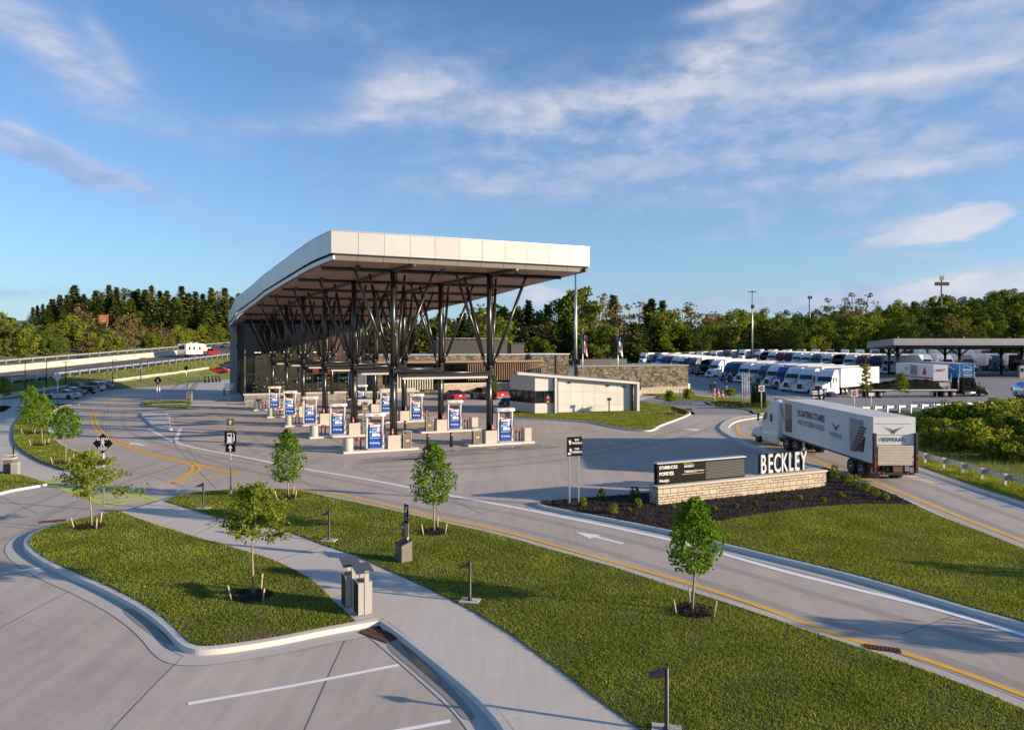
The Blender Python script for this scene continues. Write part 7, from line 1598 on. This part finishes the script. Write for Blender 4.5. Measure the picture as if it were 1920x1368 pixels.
def broad_proto(seed, H, Rr, m, lo=.22, clumps=26, per=62, leaf=.42, bare=False):
    rng = np.random.default_rng(seed); rr = random.Random(seed); r = thing('broadleaf_tree', 'x', 'tree'); P = []; k = MB(); k.path([(0, 0, -1.5), (.15, .1, H * .3), (.1, -.1, H * .6), (0, 0, H * .85)], [.28, .2, .12, .04], 6)
    for i in range(clumps):
        u = rr.uniform(0, 1); z = H * (lo + (1 - lo) * u); R_ = Rr * math.sin(math.pi * min(1, .18 + u * .78)) ** .6; a = i * 2.4 + rr.uniform(-.5, .5); q = R_ * math.sqrt(rr.uniform(.15, 1)); c = Vector((math.cos(a) * q, math.sin(a) * q, z - .06 * H)); cs = Rr * rr.uniform(.24, .42)
        k.path([(0, 0, max(H * .15, z * .62)), tuple(c * .55 + Vector((0, 0, z * .32))), tuple(c)], [.10, .06, .02], 4)
        d = rng.normal(size=(per, 3)); d /= np.linalg.norm(d, axis=1)[:, None]; d[:, 2] *= .75; P.append(np.array(c) + d * cs * rng.uniform(.45, 1.08, (per, 1)))
    P = np.concatenate(P).astype(np.float32); A_, B_ = rand_axes(rng, len(P), leaf, .4, .65); quads_mesh('crown', P, A_, B_, M[m], r, LEAF6); k.build('trunk', M['bark' if not bare else 'pale_bark'], r); return r
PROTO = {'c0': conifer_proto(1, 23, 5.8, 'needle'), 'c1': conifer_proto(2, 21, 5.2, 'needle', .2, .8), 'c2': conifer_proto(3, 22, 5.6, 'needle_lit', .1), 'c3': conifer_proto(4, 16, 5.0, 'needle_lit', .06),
         'b0': broad_proto(5, 15, 5.2, 'leaf_mid'), 'b1': broad_proto(6, 13, 5.0, 'leaf_lime'), 'b2': broad_proto(7, 16, 5.4, 'leaf_dark'), 'b3': broad_proto(8, 14, 5.0, 'leaf_brown', .2, 24, 42, .34), 'b4': broad_proto(9, 11, 4.6, 'leaf_mid', .12, 24), 'b5': broad_proto(12, 17, 4.2, 'leaf_brown', .40, 16, 26, .34, True)}
TL = {'c0': 'tall dark spruce', 'c1': 'ragged dark pine', 'c2': 'slender sunlit conifer', 'c3': 'shorter sunlit conifer', 'b0': 'mid green broadleaf tree', 'b1': 'yellow green broadleaf tree', 'b2': 'dark green broadleaf tree', 'b3': 'russet budding tree', 'b4': 'bushy low green tree', 'b5': 'thin half bare tree'}
tr_r = random.Random(21); tused = set(); ntree = [0]
def plant(kind, x, y, sc, place_, group):
    p = PROTO[kind]; o = p if kind not in tused else copy_tree(p); tused.add(kind); s = sc * tr_r.uniform(.88, 1.12); o.location = (x, y, terrain(x, y) - .2); o.rotation_euler = (0, 0, tr_r.uniform(0, 6.28)); w_ = 1.28 if kind[0] == 'c' else 1.0; o.scale = (s * w_ * tr_r.uniform(.85, 1.15), s * w_ * tr_r.uniform(.85, 1.15), s); o['label'] = f'{TL[kind]} {place_}'; o['group'] = group; ntree[0] += 1
def plant_top(kind, px, ptop, y, place_, group):
    """a tree standing at distance y whose top reaches the row ptop"""
    x = XA(px, y); zt = ZA(ptop, y); h0 = {'c0': 23, 'c1': 21, 'c2': 22, 'c3': 16, 'b0': 15, 'b1': 13, 'b2': 16, 'b3': 14, 'b4': 11, 'b5': 17}[kind]; h = zt - terrain(x, y); plant(kind, x, y, max(.35, h / h0), place_, group)
gl = 'wood beyond the highway'; pl_ = 'in the wood beyond the highway'
for px, pt in ((62, 578), (80, 568), (98, 560), (112, 552), (126, 548), (143, 540), (160, 543), (176, 541), (191, 546), (206, 542), (222, 540), (238, 544), (253, 537), (268, 543), (283, 541), (297, 545), (310, 541), (325, 546), (340, 540), (352, 547), (366, 541), (380, 545), (394, 541), (408, 546), (420, 541), (434, 545), (447, 542)):
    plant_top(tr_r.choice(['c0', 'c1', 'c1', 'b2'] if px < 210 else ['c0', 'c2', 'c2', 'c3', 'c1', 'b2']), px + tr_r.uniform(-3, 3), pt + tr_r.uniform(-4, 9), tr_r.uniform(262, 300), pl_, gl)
for px, pt in [(70 + 13.5 * i, 570 - 22 * sm(i / 6) + 8 * math.sin(i * 2.1)) for i in range(28)]:
    plant_top(tr_r.choice(['c0', 'c2', 'c1']), px, pt, tr_r.uniform(300, 325), pl_, gl)
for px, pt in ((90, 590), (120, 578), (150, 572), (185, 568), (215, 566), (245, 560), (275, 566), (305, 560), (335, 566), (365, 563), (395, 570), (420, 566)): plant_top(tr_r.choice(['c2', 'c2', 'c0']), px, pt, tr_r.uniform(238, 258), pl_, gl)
for px, pt, k in ((20, 605, 'b0'), (0, 590, 'b1'), (-14, 612, 'b4'), (40, 600, 'b2'), (12, 625, 'b1'), (60, 612, 'b0'), (80, 604, 'b1'), (100, 600, 'b0'), (118, 596, 'b1'), (140, 590, 'b1'), (152, 572, 'b3'), (165, 600, 'b0'), (182, 608, 'b2'), (203, 612, 'b4'), (222, 586, 'b3'), (240, 580, 'b3'), (258, 590, 'b3'), (272, 604, 'b3'), (288, 604, 'b5'), (302, 606, 'b5'), (318, 612, 'b3'), (336, 612, 'b1'), (352, 614, 'b1'), (374, 610, 'b1'), (392, 607, 'b4'), (408, 608, 'b1'), (420, 612, 'b4'), (126, 612, 'b3'), (150, 618, 'b0'), (70, 632, 'b2'), (30, 640, 'b4'), (110, 628, 'b2'), (180, 630, 'b3'), (210, 634, 'b3'), (250, 622, 'b3'), (290, 630, 'b3'), (45, 660, 'b1'), (10, 668, 'b4'), (330, 634, 'b3'), (362, 632, 'b4'), (-5, 650, 'b0')):
    Y = 172 + tr_r.uniform(-6, 10) if pt > 585 else 200 + tr_r.uniform(-8, 8)
    x = XA(px, Y)
    if hw_st(x, Y)[1] < 32: Y = max(Y, 172) + 16 if px < 250 else Y + 45; x = XA(px, Y)
    n_ = 0
    while hw_st(XA(px, Y), Y)[1] < 33 and n_ < 60: Y += 3; n_ += 1
    plant_top(k, px, pt, Y, pl_, gl)
for i in range(42):     # undergrowth along the verge
    s = tr_r.uniform(0, 190); t = tr_r.uniform(32, 40); x, y = hw_xy(s, t); plant(tr_r.choice(['b4', 'b4', 'b3', 'b1']), x, y, tr_r.uniform(.28, .5), 'low on the verge beyond the far guardrail', 'undergrowth on the highway verge')
gc = 'wood behind the truck lot'; pc = 'in the wood behind the truck lot'
for px, pt, k in ((905, 590, 'c0'), (925, 575, 'b2'), (944, 562, 'c1'), (960, 578, 'c3'), (978, 575, 'b0'), (991, 553, 'c1'), (1010, 575, 'c0'), (1027, 557, 'c1'), (1042, 552, 'b2'), (1060, 550, 'c1'), (1075, 552, 'b2'), (1092, 550, 'b0'), (1108, 552, 'b5'), (1124, 551, 'b5'), (1138, 556, 'b5'), (1150, 562, 'c1'), (1166, 568, 'b5'), (1182, 568, 'b5'), (1198, 561, 'b5'), (1212, 566, 'c1'), (1222, 560, 'c1'), (1242, 557, 'c1'), (1262, 576, 'b0'), (1280, 572, 'b3'), (1296, 574, 'b3'), (1312, 578, 'b5'), (1326, 584, 'b3'), (1345, 590, 'b3'), (880, 600, 'c1'), (860, 590, 'c0'), (840, 600, 'c2'), (820, 596, 'b0'), (1360, 586, 'b2')): plant_top(k, px, pt, tr_r.uniform(300, 330), pc, gc)
for px, pt, k in ((935, 622, 'b1'), (960, 618, 'b1'), (985, 612, 'c0'), (1005, 600, 'b3'), (1022, 608, 'b3'), (1040, 600, 'c1'), (1062, 606, 'c1'), (1085, 598, 'b0'), (1100, 610, 'b1'), (1118, 604, 'b1'), (1135, 612, 'b0'), (1152, 600, 'b3'), (1170, 600, 'b3'), (1188, 596, 'c3'), (1205, 600, 'c1'), (1225, 598, 'c3'), (1245, 588, 'b1'), (1262, 596, 'c3'), (1280, 604, 'b1'), (1298, 612, 'b0'), (1315, 610, 'b2'), (1330, 600, 'b1'), (1352, 608, 'b3'), (1372, 598, 'b0'), (1390, 600, 'b1'), (1410, 604, 'c3'), (1430, 600, 'b0'), (1452, 606, 'b3'), (1470, 604, 'b0'), (1490, 600, 'b2'), (1508, 612, 'b1'), (1528, 612, 'b1'), (1545, 604, 'b0'), (1565, 608, 'b2'), (1585, 606, 'b1'), (1605, 600, 'b1'), (1622, 604, 'b1'), (1640, 600, 'b1'), (1660, 606, 'b0'), (1684, 602, 'b1'), (1702, 598, 'b0'), (1722, 600, 'b2'), (1742, 598, 'c3'), (1765, 602, 'b0'), (1790, 600, 'b3'), (1812, 598, 'b0'), (1832, 600, 'b2'), (1856, 596, 'b0'), (1880, 600, 'b1'), (1904, 598, 'c3'), (1924, 596, 'b0'), (1015, 632, 'b4'), (1050, 636, 'b4'), (910, 612, 'b2'), (880, 618, 'b0'), (1950, 590, 'b0')): plant_top(k, px, pt, tr_r.uniform(278, 300), pc, gc)
for i in range(30):
    px = 640 + i * 9.5 + tr_r.uniform(-4, 4); Y = tr_r.uniform(200, 275); x = XA(px, Y)
    if hw_st(x, Y)[1] > -5: Y = 190; x = XA(px, Y)
    plant_top(('c0', 'b2', 'c1', 'b0', 'c2', 'b1')[i % 6], px, 598 + tr_r.uniform(-14, 14), Y, 'behind the shop hall, seen between the canopy struts', 'trees behind the shop hall')
gh = 'wooded hill on the right'; ph = 'on the wooded hill at the right'
for px, pt in ((1370, 584), (1384, 583), (1398, 581), (1414, 583), (1432, 580), (1450, 583), (1466, 582), (1482, 578), (1500, 580), (1516, 582), (1534, 580), (1552, 576), (1570, 577), (1590, 570), (1612, 576), (1630, 574), (1648, 570), (1664, 572), (1682, 566), (1700, 566), (1718, 562), (1736, 562), (1752, 558), (1768, 552), (1784, 550), (1800, 550), (1816, 553), (1834, 556), (1850, 547), (1868, 545), (1884, 536), (1898, 538), (1916, 540), (1936, 536), (1960, 530)): plant_top(tr_r.choice(['b0', 'b2', 'b2', 'b1']), px + tr_r.uniform(-3, 3), pt + tr_r.uniform(-2, 4), tr_r.uniform(430, 480), ph, gh)
for i in range(62):
    px = 1380 + i * 9.2 + tr_r.uniform(-5, 5); Y = tr_r.uniform(345, 420); base = 596 - 34 * sm((px - 1560) / 300); plant_top(tr_r.choice(['b0', 'b2', 'b1', 'b2', 'b4']), px, base + tr_r.uniform(-8, 12), Y, ph, gh)
for px, pt in ((1556, 562), (1598, 553), (1612, 552), (1625, 556), (1585, 560)): plant_top('b5', px, pt, 425, 'standing thin on the skyline left of the far canopy', 'bare trees on the skyline')
# ---------------------------------------------------------------- bushes on the bank right of the ramp
gb = 'bushes on the bank beside the ramp'
BK = {'b0': 15, 'b1': 13, 'b2': 16, 'b4': 11, 'b3': 14}
def bank_bush(): pass
BUSH = []
def bush_proto(seed, m, n=1500):
    rng = np.random.default_rng(seed); r = thing('bush', 'x', 'bush'); P = []
    for i in range(16):
        c = np.array([rng.uniform(-1.2, 1.2), rng.uniform(-1.1, 1.1), rng.uniform(.35, 1.6)]); d = rng.normal(size=(n // 16, 3)); d /= np.linalg.norm(d, axis=1)[:, None]; P.append(c + d * rng.uniform(.35, .62) * rng.uniform(.5, 1.05, (n // 16, 1)))
    P = np.concatenate(P).astype(np.float32); P = P[P[:, 2] > 0]; A_, B_ = rand_axes(rng, len(P), .13, .5, .6); quads_mesh('foliage', P, A_, B_, M[m], r, LEAF6); k = MB()
    for i in range(7): a = i * .9; k.path([(0, 0, -.4), (.4 * math.cos(a), .4 * math.sin(a), .7), (.9 * math.cos(a), .9 * math.sin(a), 1.5)], [.05, .035, .012], 5)
    k.build('stems', M['bark'], r); return r
BP = [bush_proto(31, 'leaf_lime'), bush_proto(32, 'leaf_mid'), bush_proto(33, 'leaf_lime', 1100)]; bu = set()
BW = ['yellow green bush', 'full mid green bush', 'loose pale green bush']
bl = [(1738, 806, .9, 0), (1760, 798, 1.1, 1), (1790, 792, 1.2, 2), (1815, 800, 1.2, 1), (1850, 795, 1.3, 1), (1885, 792, 1.4, 2), (1915, 796, 1.4, 1), (1748, 826, 1.1, 1), (1775, 832, 1.2, 2), (1800, 842, 1.6, 0), (1832, 842, 1.25, 0), (1868, 834, 1.4, 1), (1900, 832, 1.5, 1), (1930, 836, 1.5, 2), (1850, 858, .8, 2), (1885, 858, .9, 1), (1912, 866, .9, 0), (1870, 812, 1.5, 2), (1905, 812, 1.5, 2), (1985, 800, 1.4, 1), (2030, 812, 1.4, 2), (2010, 846, 1.3, 0), (2080, 830, 1.5, 1), (2060, 870, 1.1, 2), (2140, 800, 1.4, 0), (1945, 862, 1.1, 1), (1800, 781, .7, 0)]
for i, (x, y, s, k_) in enumerate(bl):
    p = hit(x, y); o = BP[k_] if k_ not in bu else copy_tree(BP[k_]); bu.add(k_); o.location = (p[0], p[1], p[2]); o.rotation_euler = (0, 0, i * 1.3); o.scale = (s * 1.25, s * 1.25, s); o['group'] = gb
    o['label'] = f'{BW[k_]} on the bank by the ramp, ' + ('behind the trailer' if x < 1770 else ('upper slope' if y < 815 else 'lower slope')) + (' near the right edge' if x > 1880 else '')
# trees outside the frame whose long shadows reach into it
for i, (x, y, s) in enumerate(((22.7, 15.9, .27), (30.5, 20.3, .27), (50, 33, .40), (57, 36, .45))): plant(('b0', 'b2', 'b4')[i % 3], x, y, s, 'standing outside the right edge of the photo', 'trees outside the right edge')
# ---------------------------------------------------------------- mulch with loose chips
def chips():
    P = []; rng = np.random.default_rng(5)
    for poly, z in MULCH_ZONES:
        xs = [p[0] for p in poly]; ys = [p[1] for p in poly]; area = (max(xs) - min(xs)) * (max(ys) - min(ys)); n = int(min(26000, area * 260)); x = rng.uniform(min(xs), max(xs), n); y = rng.uniform(min(ys), max(ys), n); k = np_inpoly(x, y, poly); x, y = x[k], y[k]; P.append(np.stack([x, y, np.full(len(x), z + .012)], 1))
    P = np.concatenate(P).astype(np.float32); P[:, 2] += rng.uniform(0, .03, len(P)); A_, B_ = rand_axes(rng, len(P), .035, 2.5, .4); o = quads_mesh('mulch_chips', P, A_, B_, M['mulch_chip']); tag(o, 'loose dark bark chips on the planting beds', 'mulch', kind='stuff')
tag(MUL.build('mulch', M['mulch']), 'dark brown bark mulch in beds and rings around the young trees', 'mulch', kind='stuff'); chips()
# ---------------------------------------------------------------- grass blades
def grass():
    rng = np.random.default_rng(9); out = {'lawn': [], 'wild': []}
    for poly, z, kind in GRASS_ZONES:
        xs = np.array([p[0] for p in poly]); ys = np.array([p[1] for p in poly]); x0, x1, y0, y1 = max(xs.min(), -60), min(xs.max(), 60), max(ys.min(), 11.5), ys.max()
        if y1 <= y0: continue
        for a in np.arange(y0, y1, 2.0):
            b = min(a + 2.0, y1); mid = (a + b) / 2; xl = max(x0, -.78 * mid - 1); xr = min(x1, .78 * mid + 1)
            if xr <= xl: continue
            d = float(np.interp(mid, [12, 20, 30, 45, 80], [1250, 950, 560, 210, 70])); n = int((xr - xl) * (b - a) * d); x = rng.uniform(xl, xr, n); y = rng.uniform(a, b, n); k = np_inpoly(x, y, poly); x, y = x[k], y[k]
            w = float(np.interp(mid, [12, 20, 30, 45, 80], [.0105, .012, .017, .027, .06])); patch = np.sin(x * 1.7 + 1.3 * np.sin(y * .9)) * np.sin(y * 1.3 + 1.1 * np.sin(x * .8)); h = (.052 + .016 * patch + rng.normal(0, .010, len(x))) * (1.0 if kind == 'lawn' else 2.2); out['lawn'].append((x, y, np.full(len(x), z - .004), np.clip(h, .02, .3), np.full(len(x), w)))
    def emit(name, L_, m, label):
        x, y, z, h, w = [np.concatenate(q) for q in zip(*L_)]; n = len(x); th = rng.uniform(0, 6.283, n); ln = rng.normal(0, .55, (n, 2)) * h[:, None]
        V = np.empty((n, 3, 3), np.float32); dx, dy = np.cos(th) * w, np.sin(th) * w; V[:, 0] = np.stack([x - dx, y - dy, z], 1); V[:, 1] = np.stack([x + dx, y + dy, z], 1); V[:, 2] = np.stack([x + ln[:, 0], y + ln[:, 1], z + h], 1)
        me = bpy.data.meshes.new(name); me.vertices.add(n * 3); me.vertices.foreach_set('co', V.reshape(-1)); me.loops.add(n * 3); me.loops.foreach_set('vertex_index', np.arange(n * 3, dtype=np.int32)); me.polygons.add(n); me.polygons.foreach_set('loop_start', np.arange(0, n * 3, 3, dtype=np.int32)); me.polygons.foreach_set('loop_total', np.full(n, 3, np.int32)); me.materials.append(M[m]); me.update(); o = bpy.data.objects.new(name, me); C.objects.link(o); tag(o, label, 'grass', kind='stuff'); print('grass', name, n)
    emit('grass', out['lawn'], 'blade', 'short green mown grass on the lawns and verges')
    # rough grass on the banks
    W_ = []
    for a in range(60):
        pass
    n = 60000; x = rng.uniform(24, 78, n); y = rng.uniform(22, 90, n); vis = (x / y < .80); x, y = x[vis], y[vis]
    rk = off(RK, 3.0); poly = rk + [(75, 91), (44, 82), (31, 74)]; k = np_inpoly(x, y, poly); x, y = x[k], y[k]; z = np.array([terrain(a, b) for a, b in zip(x, y)]) - .06; W_.append((x, y, z, np.abs(rng.normal(.42, .16, len(x))), np.full(len(x), .022)))
    n = 26000; s = rng.uniform(-20, 120, n); t = rng.uniform(-15, -.6, n); x = -83 + .0995 * s - .995 * t; y = 115 + .995 * s + .0995 * t; z = np.array([terrain(a, b) for a, b in zip(x, y)]) - .06; k = np.array([not inpoly(a, b, SITE) for a, b in zip(x, y)]); x, y, z = x[k], y[k], z[k]; W_.append((x, y, z, np.abs(rng.normal(.25, .08, len(x))), np.full(len(x), .05)))
    emit('rough_grass', W_, 'blade_wild', 'long rough grass and weeds on the banks')
grass()
# ================================================================== PERSON
def person():
    b = G(1333.5, 735.5); r = thing('person', 'person in black clothes walking away across the truck lot road', 'person', (*b, .0), R(165))
    def skin(name, verts, edges, rad, m, root):
        me = bpy.data.meshes.new(name); me.from_pydata(verts, edges, []); o = bpy.data.objects.new(name, me); C.objects.link(o); md = o.modifiers.new('skin', 'SKIN'); 
        for i, q in enumerate(rad): me.skin_vertices[0].data[i].radius = (q, q) if not isinstance(q, tuple) else q
        me.skin_vertices[0].data[0].use_root = True; o.modifiers.new('sub', 'SUBSURF').levels = 1; o.modifiers['sub'].render_levels = 2; o.parent = root
        me.materials.append(M[m]); return o
    mat('skin_tone', (.32, .19, .13), .6); mat('cloth_black', (.014, .014, .016), .85); mat('hair_dark', (.02, .015, .012), .7)
    J = [(0, 0, .95), (0, .02, 1.15), (0, .02, 1.38), (0, .01, 1.50), (0, 0, 1.62), (0, .01, 1.74), (-.18, .01, 1.42), (-.25, -.04, 1.15), (-.24, -.14, .92), (-.24, -.17, .83), (.18, .01, 1.42), (.25, .06, 1.15), (.24, .02, .92), (.24, .01, .83), (-.09, 0, .90), (-.10, -.12, .50), (-.10, -.16, .09), (-.10, -.28, .05), (.09, 0, .90), (.10, .12, .50), (.10, .30, .12), (.10, .24, .04)]
    E = [(0, 1), (1, 2), (2, 3), (3, 4), (4, 5), (2, 6), (6, 7), (7, 8), (8, 9), (2, 10), (10, 11), (11, 12), (12, 13), (0, 14), (14, 15), (15, 16), (16, 17), (0, 18), (18, 19), (19, 20), (20, 21)]
    Rd = [.13, .125, .15, .055, .092, .075, .065, .048, .038, .035, .065, .048, .038, .035, .085, .06, .045, .04, .085, .06, .045, .04]
    skin('body', J, E, Rd, 'skin_tone', r)
    skin('jacket', [J[i] for i in (0, 1, 2, 6, 7, 8, 10, 11, 12)], [(0, 1), (1, 2), (2, 3), (3, 4), (4, 5), (2, 6), (6, 7), (7, 8)], [.16, .155, .175, .085, .068, .055, .085, .068, .055], 'cloth_black', r)
    skin('trousers', [J[i] for i in (0, 14, 15, 16, 18, 19, 20)], [(0, 1), (1, 2), (2, 3), (0, 4), (4, 5), (5, 6)], [.15, .10, .078, .065, .10, .078, .065], 'cloth_black', r)
    k = MB(); k.lathe([(.01, .10), (.07, .085), (.10, .03), (.098, -.03), (.07, -.06)], (0, .015, 1.69), 12); k.build('hair', M['hair_dark'], r)
person()
print('trees', ntree[0], 'objects', len(bpy.data.objects))
